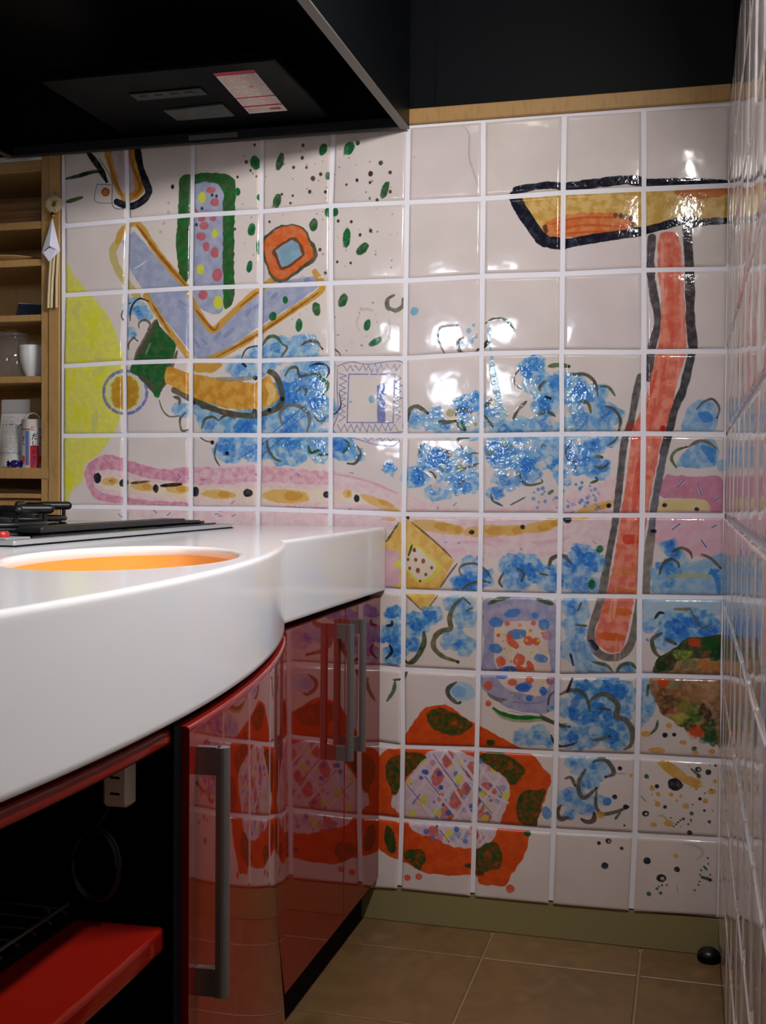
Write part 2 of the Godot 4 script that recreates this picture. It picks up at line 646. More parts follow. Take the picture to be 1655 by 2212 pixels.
# ------------------------------------------------------------------ walls
func make_walls() -> void:
	var rng := RandomNumberGenerator.new()
	rng.seed = 11
	var back := setting("wall_back")
	put("core", box_mesh(Vector3(0.0, 0, -0.12), Vector3(1.5, 1.556, -0.003), 0.0005), mats.plaster, back)
	put("grout", box_mesh(Vector3(0.0, 0.072, -0.003), Vector3(1.351, 1.557, 0.0016), 0.0005), mats.grout, back)
	put("upper_panel", box_mesh(Vector3(-1.35, 1.5565, -0.12), Vector3(0.802, 2.55, -0.004), 0.001), mats.black, back)
	put("upper_panel", box_mesh(Vector3(0.804, 1.5565, -0.12), Vector3(1.5, 2.55, -0.004), 0.001), mats.black, back)
	put("niche_back", box_mesh(Vector3(-1.35, 0, -0.3), Vector3(0.0, 1.5565, -0.26), 0.001), mats.dim, back)
	put("left_panel", box_mesh(Vector3(-1.35, 0, -0.26), Vector3(-0.62, 1.5565, -0.01), 0.001), mats.dim, back)
	var place := func(p: Vector2, d: float) -> Vector3: return Vector3(p.x, p.y, d)
	var uv := func(p: Vector2) -> Vector2: return Vector2((p.x * 1000.0 + 10.0) / PW, (1.57 - p.y) * 1000.0 / PH)
	for r in 10:
		for c in 9:
			if r > 5 and c < 4:
				continue
			var q := [cross(c, r), cross(c + 1, r), cross(c + 1, r + 1), cross(c, r + 1)]
			var g := 0.0046
			var lo := 0.0 if r == 9 else g
			var j := [rng.randf_range(-0.0008, 0.0008), rng.randf_range(-0.0008, 0.0008), rng.randf_range(-0.0008, 0.0008)]
			var k := [q[0] + Vector2(g + j[0], -g), q[1] + Vector2(-g, -g + j[1]), q[2] + Vector2(-g + j[2], lo), q[3] + Vector2(g, lo + j[0])]
			put("tile", tile_mesh(k, place, uv, rng, 0.005, 0.0004), mats.mural, back)

	var right := setting("wall_right")
	put("core", box_mesh(Vector3(1.357, 0, -0.12), Vector3(1.5, 2.55, 4.5), 0.0005), mats.plaster, right)
	put("grout", box_mesh(Vector3(1.3524, 0.062, 0.0), Vector3(1.357, 1.557, 4.4), 0.0005), mats.grout, right)
	put("upper_panel", box_mesh(Vector3(1.353, 1.558, -0.004), Vector3(1.357, 2.55, 4.4), 0.0005), mats.black, right)
	var place_r := func(p: Vector2, d: float) -> Vector3: return Vector3(1.3535 - d, p.y, p.x)
	var ys := [1.556, 1.406, 1.257, 1.109, 0.957, 0.809, 0.659, 0.512, 0.361, 0.215, 0.07]
	for r in 10:
		for c in 16:
			var z0 := 0.008 + c * 0.15
			var off := Vector2(rng.randf(), rng.randf())
			var uvr := func(p: Vector2) -> Vector2: return p * 0.9 + off
			var g := 0.0045
			var k := [Vector2(z0 + 0.15 - g, ys[r] - g), Vector2(z0 + g, ys[r] - g + rng.randf_range(-0.001, 0.001)), Vector2(z0 + g, ys[r + 1] + g), Vector2(z0 + 0.15 - g, ys[r + 1] + g + rng.randf_range(-0.001, 0.001))]
			put("tile", tile_mesh(k, place_r, uvr, rng, 0.008, 0.0011), mats.glaze, right)

	var trim := setting("trim_1")
	put("board", box_mesh(Vector3(0.742, 1.5575, -0.004), Vector3(1.351, 1.586, 0.011), 0.0015), mats.wood, trim)
	var post := setting("trim_2")
	put("board", box_mesh(Vector3(-0.0295, 0.60, -0.03), Vector3(-0.0035, 1.556, 0.004), 0.0015), mats.wood, post)
	var bb := setting("baseboard_back")
	put("board", box_mesh(Vector3(-0.0, 0.0, -0.003), Vector3(1.356, 0.068, 0.0005), 0.0005), mat(c8(140, 128, 84), 0.6), bb)
	var br := setting("baseboard_right")
	put("board", box_mesh(Vector3(1.3565, 0.0, 0.0), Vector3(1.36, 0.062, 4.4), 0.0005), mats.black_matt, br)

	var left := setting("wall_left")
	put("core", box_mesh(Vector3(-1.5, 0, -0.3), Vector3(-1.35, 2.55, 4.5), 0.0005), mats.dim, left)
	var ceil := setting("ceiling")
	put("core", box_mesh(Vector3(-1.5, 2.5, -0.3), Vector3(1.5, 2.6, 4.55), 0.0005), mats.dim, ceil)
	# wall behind the camera with a window
	var fr := setting("wall_front")
	var wx0 := -0.36
	var wx1 := 0.22
	var wy0 := 1.28
	var wy1 := 1.76
	put("core", box_mesh(Vector3(-1.5, 0, 4.4), Vector3(1.5, wy0, 4.5), 0.0005), mats.dim, fr)
	put("core", box_mesh(Vector3(-1.5, wy1, 4.4), Vector3(1.5, 2.55, 4.5), 0.0005), mats.dim, fr)
	put("core", box_mesh(Vector3(-1.5, wy0, 4.4), Vector3(wx0, wy1, 4.5), 0.0005), mats.dim, fr)
	put("core", box_mesh(Vector3(wx1, wy0, 4.4), Vector3(1.5, wy1, 4.5), 0.0005), mats.dim, fr)
	var low := setting("wall_added_shade")  # unseen low wall, added to hold window light off the lower tiles
	put("core", box_mesh(Vector3(-1.35, 0, 3.2), Vector3(1.352, 1.15, 3.3), 0.004), mats.dim, low)
	var win := setting("window_1")
	var frame_m := mat(c8(200, 198, 194), 0.4)
	var mx := (wx0 + wx1) * 0.5
	for b in [[Vector3(wx0, wy0, 4.42), Vector3(wx1, wy0 + 0.04, 4.47)], [Vector3(wx0, wy1 - 0.04, 4.42), Vector3(wx1, wy1, 4.47)], [Vector3(wx0, wy0, 4.42), Vector3(wx0 + 0.04, wy1, 4.47)], [Vector3(wx1 - 0.04, wy0, 4.42), Vector3(wx1, wy1, 4.47)], [Vector3(mx - 0.025, wy0, 4.42), Vector3(mx + 0.025, wy1, 4.47)]]:
		put("window_frame", box_mesh(b[0], b[1], 0.003), frame_m, win)
	var pane_m := mat(Color(0.95, 0.97, 1.0, 0.08), 0.02)
	pane_m.transparency = BaseMaterial3D.TRANSPARENCY_ALPHA
	put("pane", box_mesh(Vector3(wx0 + 0.04, wy0 + 0.04, 4.443), Vector3(mx - 0.025, wy1 - 0.04, 4.447), 0.0003), pane_m, win)
	put("pane", box_mesh(Vector3(mx + 0.025, wy0 + 0.04, 4.443), Vector3(wx1 - 0.04, wy1 - 0.04, 4.447), 0.0003), pane_m, win)

func make_floor() -> void:
	var rng := RandomNumberGenerator.new()
	rng.seed = 4
	var fl := setting("floor")
	put("base", box_mesh(Vector3(-1.5, -0.08, -0.3), Vector3(1.5, -0.0025, 4.5), 0.0005), mat(c8(150, 122, 88), 0.7), fl)
	var tones := []
	for k in 3:
		var m := mat(Color.WHITE, 0.42)
		var d := k * 4
		m.albedo_texture = noise_tex(0.008, [c8(116 - d, 90 - d, 58 - d), c8(138 - d, 108 - d, 72 - d), c8(126 - d, 98 - d, 66 - d), c8(148 - d, 118 - d, 80 - d)], [0.0, 0.4, 0.65, 1.0], 512, 30 + k, 5)
		m.uv1_triplanar = true
		m.uv1_world_triplanar = true
		m.uv1_scale = Vector3(1.7, 1.7, 1.7)
		tones.append(m)
	for i in range(-1, 3):
		for j in range(-1, 15):
			var x0 := 0.655 + 0.2785 * i
			var z0 := 0.130 + 0.285 * j
			var a := Vector3(maxf(x0 + 0.0022, 0.2), -0.02, maxf(z0 + 0.0022, 0.0006))
			var b := Vector3(minf(x0 + 0.2785 - 0.0022, 1.3563), 0.0, minf(z0 + 0.285 - 0.0022, 4.4))
			if b.x - a.x > 0.01 and b.z - a.z > 0.01:
				put("tile", box_mesh(a, b, 0.0014), tones[rng.randi() % 3], fl)

# ------------------------------------------------------------------ cabinets
func prism(st: SurfaceTool, pts: PackedVector2Array, y0: float, y1: float) -> void:
	var lo := PackedVector3Array()
	var hi := PackedVector3Array()
	for p in pts:
		lo.append(Vector3(p.x, y0, p.y))
		hi.append(Vector3(p.x, y1, p.y))
	var cw := Geometry2D.is_polygon_clockwise(pts)
	skin(st, [lo, hi], true, not cw, -1)
	var t := Geometry2D.triangulate_polygon(pts)
	for i in range(0, t.size(), 3):
		var below := Vector3(pts[t[i]].x, y0 - 1.0, pts[t[i]].y)
		tri(st, hi[t[i]], hi[t[i + 1]], hi[t[i + 2]], below)
		tri(st, lo[t[i]], lo[t[i + 1]], lo[t[i + 2]], below + Vector3(0, 2, 0) + Vector3(0, y1 - y0, 0))

# board that follows the curved front between two depths; out is its outer face off the worktop edge
func bent_board(z0: float, z1: float, y0: float, y1: float, out: float, thick: float, n := 24) -> ArrayMesh:
	var st := st_new()
	var b := 0.003
	var prof := [Vector2(-thick, y0), Vector2(-b, y0), Vector2(-b * 0.3, y0 + b * 0.3), Vector2(0, y0 + b), Vector2(0, y0 + b * 2.0), Vector2(0, y1 - b * 2.0), Vector2(0, y1 - b), Vector2(-b * 0.3, y1 - b * 0.3), Vector2(-b, y1), Vector2(-thick, y1)]
	var lines := []
	for q in prof:
		var l := PackedVector3Array()
		for i in n + 1:
			var z := lerpf(z0, z1, float(i) / n)
			var nm := front_normal(z)
			var p: Vector2 = Vector2(front(z), z) + nm * (out + q.x)
			l.append(Vector3(p.x, q.y, p.y))
		lines.append(l)
	skin(st, lines.slice(1, 9), false, true, 1)
	skin(st, [lines[0], lines[1]], false, true, -1)
	skin(st, [lines[8], lines[9]], false, true, -1)
	skin(st, [lines[9], lines[0]], false, true, -1)
	for e in [0, n]:
		var inside: Vector3 = lines[4][n / 2]
		for k in range(1, lines.size() - 1):
			tri(st, lines[0][e], lines[k][e], lines[k + 1][e], inside)
	return done(st)

# bar handle standing off a door whose outward direction is nm at the point p
func handle(door: Node3D, p: Vector3, nm: Vector3, h: float) -> void:
	var h0 := Node3D.new()
	var side := Vector3.UP.cross(nm).normalized()
	var st := st_new()
	var w := 0.0062
	var d0 := 0.019
	var rings := []
	for e in [0, 1]:
		var ring := PackedVector3Array()
		var y: Vector3 = Vector3.UP * (h * (e - 0.5))
		ring.append(p + y + side * w + nm * d0)
		for i in 9:
			var t := PI * i / 8.0
			ring.append(p + y + side * (cos(t) * w) + nm * (d0 + 0.005 + sin(t) * w))
		ring.append(p + y - side * w + nm * d0)
		rings.append(ring)
	skin(st, rings, true, true, -1)
	for e in [0, 1]:
		for i in range(1, 10):
			tri(st, rings[e][0], rings[e][i], rings[e][i + 1], p + nm * d0)
	var hd := put("handle", done(st), mats.steel, door)
	h0.free()
	for s in [-1, 1]:
		var c: Vector3 = p + Vector3.UP * (s * (h * 0.5 - 0.0125))
		var poly := [c - side * 0.004 + Vector3.UP * 0.0125, c + side * 0.004 + Vector3.UP * 0.0125, c + side * 0.004 - Vector3.UP * 0.0125, c - side * 0.004 - Vector3.UP * 0.0125]
		put("bracket", slab_mesh(poly, nm * (d0 + 0.002)), mats.steel, hd)

func plan(z0: float, z1: float, inset: float, back: float) -> PackedVector2Array:
	var p := PackedVector2Array()
	p.append(Vector2(back, z0))
	for i in 13:
		var z := lerpf(z0, z1, i / 12.0)
		p.append(Vector2(front(z) - inset, z))
	p.append(Vector2(back, z1))
	return p

func plan_mesh(z0: float, z1: float, inset: float, back: float, y0: float, y1: float) -> ArrayMesh:
	var st := st_new()
	prism(st, plan(z0, z1, inset, back), y0, y1)
	return done(st)

func make_cabinets() -> void:
	var a := thing("base_cabinet", "glossy red two-door base cabinet with twin bar handles next to the painted wall", "cabinet")
	put("carcass", box_mesh(Vector3(-0.14, 0.085, 0.012), Vector3(0.684, 0.6545, 0.582), 0.001), mats.black_matt, a)
	put("toe_kick", box_mesh(Vector3(-0.12, 0.0, 0.012), Vector3(0.672, 0.085, 0.582), 0.001), mats.black_matt, a)
	var d1 := put("door", box_mesh(Vector3(0.686, 0.087, 0.013), Vector3(0.7065, 0.643, 0.2495), 0.002), mats.red, a)
	var d2 := put("door", box_mesh(Vector3(0.686, 0.087, 0.2515), Vector3(0.7065, 0.643, 0.583), 0.002), mats.red, a)
	handle(d1, Vector3(0.7065, 0.5035, 0.221), Vector3.RIGHT, 0.235)
	handle(d2, Vector3(0.7065, 0.5035, 0.297), Vector3.RIGHT, 0.235)

	var b := thing("base_cabinet", "glossy red base cabinet with a curved door between the twin-handled doors and the open niche", "cabinet")
	put("carcass", plan_mesh(0.60, 1.248, 0.03, -0.14, 0.085, 0.6545), mats.black_matt, b)
	put("toe_kick", plan_mesh(0.60, 1.248, 0.075, -0.12, 0.0, 0.085), mats.black_matt, b)
	var d3 := put("door", bent_board(0.592, 1.25, 0.087, 0.646, 0.0035, 0.014), mats.red, b)
	var n2 := front_normal(1.228)
	handle(d3, Vector3(front(1.228) + 0.0035, 0.512, 1.228), Vector3(n2.x, 0, n2.y), 0.225)

	var c := thing("open_cabinet", "open black cabinet niche with red rail and red shelf under the worktop bulge", "cabinet")
	put("side_panel", plan_mesh(1.2525, 1.2705, 0.003, 0.30, 0.085, 0.6545), mats.black_matt, c)
	put("side_panel", plan_mesh(1.742, 1.76, 0.012, 0.30, 0.085, 0.6545), mats.black_matt, c)
	put("back_panel", box_mesh(Vector3(-0.14, 0.085, 1.2525), Vector3(0.299, 0.6545, 1.76), 0.001), mats.black_matt, c)
	put("bottom_panel", plan_mesh(1.271, 1.7415, 0.012, 0.30, 0.085, 0.103), mats.black_matt, c)
	put("toe_kick", plan_mesh(1.2525, 1.76, 0.075, -0.12, 0.0, 0.0845), mats.black_matt, c)
	put("top_rail", bent_board(1.271, 1.7415, 0.634, 0.648, -0.006, 0.03), mats.red, c)
	put("shelf", bent_board(1.271, 1.7415, 0.4535, 0.475, -0.012, 0.55), mats.red, c)

	var e := thing("base_cabinet", "glossy red base cabinet with a curved door at the near end of the worktop", "cabinet")
	put("carcass", plan_mesh(1.764, 2.5, 0.03, -0.14, 0.085, 0.6545), mats.black_matt, e)
	put("toe_kick", plan_mesh(1.764, 2.5, 0.075, -0.12, 0.0, 0.085), mats.black_matt, e)
	put("door", bent_board(1.766, 2.232, 0.087, 0.646, 0.0035, 0.02), mats.red, e)

# ------------------------------------------------------------------ worktop and sink
const SINK := Vector2(0.680, 1.010)
func sink_ring(k: float, y: float, n := 64) -> PackedVector3Array:
	var ring := PackedVector3Array()
	var u := Vector2(0.21, 0.978).normalized()
	var v := Vector2(u.y, -u.x)
	for i in n:
		var t := TAU * i / n
		var p := SINK + u * (cos(t) * (0.215 + k)) + v * (sin(t) * (0.120 + k))
		ring.append(Vector3(p.x, y, p.y))
	return ring

func make_worktop() -> void:
	var pts := PackedVector2Array()
	pts.append(Vector2(-0.16, 0.0095))
	pts.append(Vector2(-0.155, 0.0095))
	pts.append(Vector2(0.710, 0.0095))
	pts.append(Vector2(0.715, 0.0095))
	pts.append(Vector2(0.715, 0.0145))
	pts.append(Vector2(0.715, 0.594))
	for i in 61:
		var t := i / 60.0
		var z := lerpf(0.6, 2.24, t)
		if i == 1:
			pts.append(Vector2(front(0.606), 0.606))
		pts.append(Vector2(front(z), z))
	pts.append(Vector2(0.715, 2.246))
	pts.append(Vector2(0.715, 2.595))
	pts.append(Vector2(0.715, 2.6))
	pts.append(Vector2(0.71, 2.6))
	pts.append(Vector2(-0.155, 2.6))
	pts.append(Vector2(-0.16, 2.6))
	pts.append(Vector2(-0.16, 2.595))
	pts.append(Vector2(-0.16, 0.0145))
	var n := pts.size()
	var nm := PackedVector2Array()
	for i in n:
		var a := (pts[i] - pts[(i - 1 + n) % n]).normalized()
		var b := (pts[(i + 1) % n] - pts[i]).normalized()
		var m := (Vector2(a.y, -a.x) + Vector2(b.y, -b.x)).normalized()
		nm.append(-m if false else m)
	# outward check on the front edge
	if nm[5].x < 0.0:
		for i in n:
			nm[i] = -nm[i]
	var ring := func(inset: float, y: float) -> PackedVector3Array:
		var l := PackedVector3Array()
		for i in n:
			var p: Vector2 = pts[i] - nm[i] * inset
			l.append(Vector3(p.x, y, p.y))
		return l
	var r := 0.0055
	var rings := [ring.call(0.001, UNDER), ring.call(0.0, UNDER + 0.001), ring.call(0.0, UNDER + 0.006), ring.call(0.0, TOP - r - 0.004), ring.call(0.0, TOP - r)]
	for k in range(1, 6):
		var t := PI * 0.5 * k / 5.0
		rings.append(ring.call(r * (1.0 - cos(t)), TOP - r + r * sin(t)))
	rings.append(ring.call(r + 0.004, TOP))
	var st := st_new()
	skin(st, rings, true, true, 1)
	# top and underside with the sink opening
	var hole := sink_ring(0.006, 0.0)
	for s in [0, 1]:
		var outer: PackedVector3Array = rings[rings.size() - 1] if s == 1 else rings[0]
		var flat := PackedVector2Array()
		for q in outer:
			flat.append(Vector2(q.x, q.z))
		var hp := PackedVector2Array()
		for q in hole:
			hp.append(Vector2(q.x, q.z))
		var y := TOP if s == 1 else UNDER
		for half in [[-1.0, SINK.y], [SINK.y, 4.0]]:
			var rect := PackedVector2Array([Vector2(-1, half[0]), Vector2(2, half[0]), Vector2(2, half[1]), Vector2(-1, half[1])])
			for part in Geometry2D.intersect_polygons(flat, rect):
				for poly in Geometry2D.clip_polygons(part, hp):
					var t := Geometry2D.triangulate_polygon(poly)
					if t.size() == 0:
						printerr("worktop cap failed")
					for i in range(0, t.size(), 3):
						var p0 := Vector3(poly[t[i]].x, y, poly[t[i]].y)
						tri(st, p0, Vector3(poly[t[i + 1]].x, y, poly[t[i + 1]].y), Vector3(poly[t[i + 2]].x, y, poly[t[i + 2]].y), p0 + Vector3(0, -1 if s == 1 else 1, 0))
	# rounded lip of the opening
	skin(st, [sink_ring(0.006, TOP), sink_ring(0.004, TOP - 0.0003), sink_ring(0.002, TOP - 0.0012), sink_ring(0.0006, TOP - 0.003), sink_ring(0.0, TOP - 0.005), sink_ring(0.0, TOP - 0.011), sink_ring(0.0005, TOP - 0.012), sink_ring(0.006, UNDER)], true, false, 1)
	var w := thing("worktop", "thick white worktop with a bulging curved front and an oval sink opening", "worktop")
	put("slab", done(st), mats.white, w)

	var sk := thing("sink", "orange oval sink basin set into the white worktop", "sink")
	var st2 := st_new()
	skin(st2, [sink_ring(0.0002, TOP - 0.0121), sink_ring(0.0, TOP - 0.016), sink_ring(-0.003, TOP - 0.04), sink_ring(-0.010, TOP - 0.08), sink_ring(-0.025, TOP - 0.102), sink_ring(-0.05, TOP - 0.112), sink_ring(-0.09, TOP - 0.116), sink_ring(-0.1199, TOP - 0.117)], true, false, 1)
	var orange := mat(c8(240, 168, 72), 0.35)
	orange.clearcoat_enabled = true
	orange.clearcoat = 0.5
	put("basin", done(st2), orange, sk)
	put("drain", lathe_mesh(Vector3(SINK.x, TOP - 0.117, SINK.y), [Vector2(0.028, 0.0), Vector2(0.027, 0.003), Vector2(0.018, 0.003), Vector2(0.016, 0.001), Vector2(0, 0.001)], 24), mats.chrome, sk)

# ------------------------------------------------------------------ extractor hood
func make_hood() -> void:
	var h := thing("range_hood", "large black range hood over the hob against the painted wall", "range hood")
	var y := 1.5485
	var hb := mat(c8(9, 12, 15), 0.4, 0.0, 0.3)
	var edge := mat(c8(92, 88, 80), 0.4)
	put("side_panel", box_mesh(Vector3(0.7385, y + 0.001, 0.012), Vector3(0.7565, 2.1, 0.86), 0.001), hb, h)
	put("side_panel", box_mesh(Vector3(-0.118, y + 0.001, 0.012), Vector3(-0.10, 2.1, 0.86), 0.001), hb, h)
	put("front_panel", box_mesh(Vector3(-0.0995, y + 0.001, 0.842), Vector3(0.738, 2.1, 0.86), 0.001), hb, h)
	put("top_panel", box_mesh(Vector3(-0.118, 2.101, 0.012), Vector3(0.7565, 2.11, 0.86), 0.001), hb, h)
	put("rim", box_mesh(Vector3(0.7395, y - 0.002, 0.012), Vector3(0.7575, y + 0.0008, 0.86), 0.0008), edge, h)
	put("rim", box_mesh(Vector3(-0.119, y - 0.002, 0.012), Vector3(-0.105, y + 0.0008, 0.86), 0.0008), edge, h)
	put("rim", box_mesh(Vector3(-0.1045, y - 0.002, 0.846), Vector3(0.739, y + 0.0008, 0.86), 0.0008), edge, h)
	put("back_rim", box_mesh(Vector3(-0.1045, y - 0.002, 0.012), Vector3(0.739, y + 0.02, 0.026), 0.002), mat(c8(34, 36, 40), 0.35), h)
	var inner := put("inner_ceiling", box_mesh(Vector3(-0.099, 1.70, 0.013), Vector3(0.738, 1.71, 0.841), 0.001), hb, h)
	inner.set_meta("label", "black recessed underside")
	var plate := put("filter_plate", box_mesh(Vector3(0.16, 1.571, 0.04), Vector3(0.605, 1.592, 0.352), 0.003), mat(c8(6, 8, 10), 0.45, 0.0, 0.15), h)
	var lamp := put("lamp_window", slab_mesh([Vector3(0.312, 1.5708, 0.102), Vector3(0.432, 1.5708, 0.102), Vector3(0.436, 1.5708, 0.170), Vector3(0.312, 1.5708, 0.162)], Vector3(0, -0.003, 0)), mat(c8(70, 76, 74), 0.25), plate)
	lamp.set_meta("label", "grey glass lamp cover")
	put("control_strip", box_mesh(Vector3(0.29, 1.568, 0.225), Vector3(0.43, 1.5712, 0.26), 0.001), mat(c8(24, 26, 28), 0.4), plate)
	for k in 4:
		put("button", box_mesh(Vector3(0.305 + k * 0.03, 1.5665, 0.236), Vector3(0.32 + k * 0.03, 1.5685, 0.249), 0.0008), mat(c8(48, 50, 52), 0.5), plate)
	put("rating_plate", box_mesh(Vector3(0.302, 1.552, 0.0262), Vector3(0.408, 1.562, 0.0272), 0.0003), mat(c8(96, 98, 96), 0.5), h)
	put("warning_label", sticker_mesh(), sticker_mat(), plate).set_meta("label", "white and red warning label")

func sticker_mesh() -> ArrayMesh:
	var st := SurfaceTool.new()
	st.begin(Mesh.PRIMITIVE_TRIANGLES)
	var y := 1.5702
	var p := [Vector3(0.481, y, 0.319), Vector3(0.556, y, 0.319), Vector3(0.540, y, 0.102), Vector3(0.462, y, 0.102)]
	var u := [Vector2(0, 0), Vector2(1, 0), Vector2(1, 1), Vector2(0, 1)]
	for k in [0, 1, 2, 0, 2, 3]:
		st.set_uv(u[k])
		st.add_vertex(p[k])
	for e in 4:
		var f := (e + 1) % 4
		for v in [p[e], p[f], p[f] + Vector3(0, 0.0006, 0), p[e], p[f] + Vector3(0, 0.0006, 0), p[e] + Vector3(0, 0.0006, 0)]:
			st.set_uv(Vector2(0.5, 0.1))
			st.add_vertex(v)
	st.generate_normals()
	return st.commit()

func sticker_mat() -> StandardMaterial3D:
	var im := Image.create(128, 352, false, Image.FORMAT_RGB8)
	var rng := RandomNumberGenerator.new()
	rng.seed = 6
	im.fill(c8(236, 222, 214))
	var red := c8(206, 50, 80)
	im.fill_rect(Rect2i(0, 0, 128, 26), red)
	im.fill_rect(Rect2i(0, 206, 128, 10), red)
	im.fill_rect(Rect2i(0, 282, 128, 12), red)
	for k in 34:
		var yy := 34 + k * 9
		if (yy > 198 and yy < 220) or (yy > 276 and yy < 296) or yy > 344:
			continue
		var x := 8
		while x < 112:
			var w := rng.randi_range(4, 14)
			if rng.randf() < 0.8:
				im.fill_rect(Rect2i(x, yy, mini(w, 120 - x), 3), c8(214, 120, 120) if rng.randf() < 0.6 else c8(176, 160, 150))
			x += w + 3
	im.fill_rect(Rect2i(78, 316, 26, 12), red)
	for k in 12:
		im.fill_rect(Rect2i(104 + k, 322 - (12 - k), 1, 2 * (12 - k)), red)
	im.fill_rect(Rect2i(72, 120, 14, 12), c8(214, 130, 70))
	var m := mat(Color.WHITE, 0.5)
	m.albedo_texture = ImageTexture.create_from_image(im)
	return m

# ------------------------------------------------------------------ hob
func make_hob() -> void:
	var h := thing("gas_hob", "black gas hob with silver edge on the white worktop", "hob")
	var y := TOP + 0.0004
	put("frame", box_mesh(Vector3(-0.13, y, 0.185), Vector3(0.466, y + 0.0075, 0.9), 0.002), mats.chrome, h)
	put("seal", box_mesh(Vector3(-0.131, y - 0.0003, 0.184), Vector3(0.4675, y + 0.0008, 0.901), 0.0003), mats.black_matt, h)
	put("glass_top", box_mesh(Vector3(-0.12, y + 0.0076, 0.22), Vector3(0.448, y + 0.0105, 0.83), 0.001), mats.glass_black, h)
	put("control_panel", box_mesh(Vector3(-0.12, y + 0.0076, 0.834), Vector3(0.448, y + 0.010, 0.89), 0.001), mats.chrome, h)
	# long low cast bars beside the right edge, stepped at the far end
	put("vent_bar", box_mesh(Vector3(0.402, y + 0.0108, 0.34), Vector3(0.444, y + 0.021, 0.80), 0.003), mats.iron, h)
	put("vent_bar", box_mesh(Vector3(0.395, y + 0.0108, 0.27), Vector3(0.440, y + 0.0165, 0.337), 0.002), mats.iron, h)
	put("vent_bar", box_mesh(Vector3(0.39, y + 0.0108, 0.23), Vector3(0.430, y + 0.0135, 0.267), 0.001), mats.iron, h)
	# burners with cast trivets
	var spots := [Vector3(0.225, y + 0.0105, 0.60), Vector3(0.10, y + 0.0105, 0.33), Vector3(-0.03, y + 0.0105, 0.55)]
	for s in spots:
		var b := put("burner", lathe_mesh(s, [Vector2(0.052, 0.0), Vector2(0.05, 0.005), Vector2(0.036, 0.007), Vector2(0.033, 0.013), Vector2(0.028, 0.016), Vector2(0.0, 0.017)], 28), mats.iron, h)
		put("drip_ring", lathe_mesh(s, [Vector2(0.078, 0.0), Vector2(0.076, 0.003), Vector2(0.056, 0.0015)], 28), mats.chrome, b)
		var tr := st_new()
		var loop := []
		for i in 28:
			loop.append(s + Vector3(cos(TAU * i / 28.0) * 0.088, 0.006, sin(TAU * i / 28.0) * 0.088))
		tube(tr, loop, 0.0045, 8, true)
		var trivet := put("trivet", done(tr), mats.iron, h)
		for i in 5:
			var t := TAU * i / 5.0 + 0.5
			var d := Vector3(cos(t), 0, sin(t))
			var leg := [s + d * 0.088 + Vector3(0, 0.004, 0), s + d * 0.088 + Vector3(0, 0.024, 0)]
			put("trivet_leg", tube_mesh(leg, 0.0035, 7), mats.iron, trivet)
			var cap := CapsuleMesh.new()
			cap.radius = 0.0075
			cap.height = 0.062
			cap.radial_segments = 12
			cap.rings = 4
			var arm := put("prong", cap, mats.iron, trivet)
			arm.basis = Basis(Vector3.UP.cross(d), d, Vector3.UP)
			arm.position = s + d * 0.072 + Vector3(0, 0.0285, 0)
	for k in 4:
		var kb := put("knob", lathe_mesh(Vector3(0.18 + k * 0.068, y + 0.010, 0.862), [Vector2(0.019, 0.0), Vector2(0.019, 0.012), Vector2(0.017, 0.0145), Vector2(0.0, 0.0145)], 24), mats.glass_black, h)
		put("pointer", box_mesh(Vector3(0.179 + k * 0.068, y + 0.0243, 0.864), Vector3(0.181 + k * 0.068, y + 0.0255, 0.878), 0.0002), mats.chrome, kb)
	var pl := put("push_button", lathe_mesh(Vector3(0.425, y + 0.010, 0.868), [Vector2(0.011, 0.0), Vector2(0.011, 0.006), Vector2(0.009, 0.008), Vector2(0, 0.008)], 18), mat(c8(170, 40, 36), 0.3), h)
	pl.set_meta("label", "red push button")

# ------------------------------------------------------------------ wooden shelf
func make_shelf() -> void:
	var s := thing("wall_shelf", "open wooden shelf unit with many boards left of the painted tiles", "shelf")
	put("side_panel", box_mesh(Vector3(-0.0495, 0.6, -0.2), Vector3(-0.030, 1.555, 0.0), 0.0012), mats.wood, s)
	put("side_panel", box_mesh(Vector3(-0.60, 0.6, -0.2), Vector3(-0.581, 1.555, 0.0), 0.0012), mats.wood, s)
	put("back_panel", box_mesh(Vector3(-0.5805, 0.6, -0.21), Vector3(-0.05, 1.555, -0.2), 0.0008), mats.wood, s)
	for b in [[1.521, 1.545], [1.400, 1.416], [1.321, 1.336], [1.204, 1.218], [1.073, 1.087]]:
		put("shelf_board", box_mesh(Vector3(-0.58, b[0], -0.199), Vector3(-0.05, b[1], -0.002), 0.0012), mats.wood, s)
	put("shelf_board", box_mesh(Vector3(-0.58, 0.868, -0.199), Vector3(-0.0302, 0.891, 0.003), 0.0012), mats.wood, s)
	put("shelf_board", box_mesh(Vector3(-0.58, 0.826, -0.199), Vector3(-0.0502, 0.836, -0.002), 0.001), mats.wood, s)
	put("lower_panel", box_mesh(Vector3(-0.58, 0.6, -0.03), Vector3(-0.0502, 0.822, -0.012), 0.001), mats.wood, s)

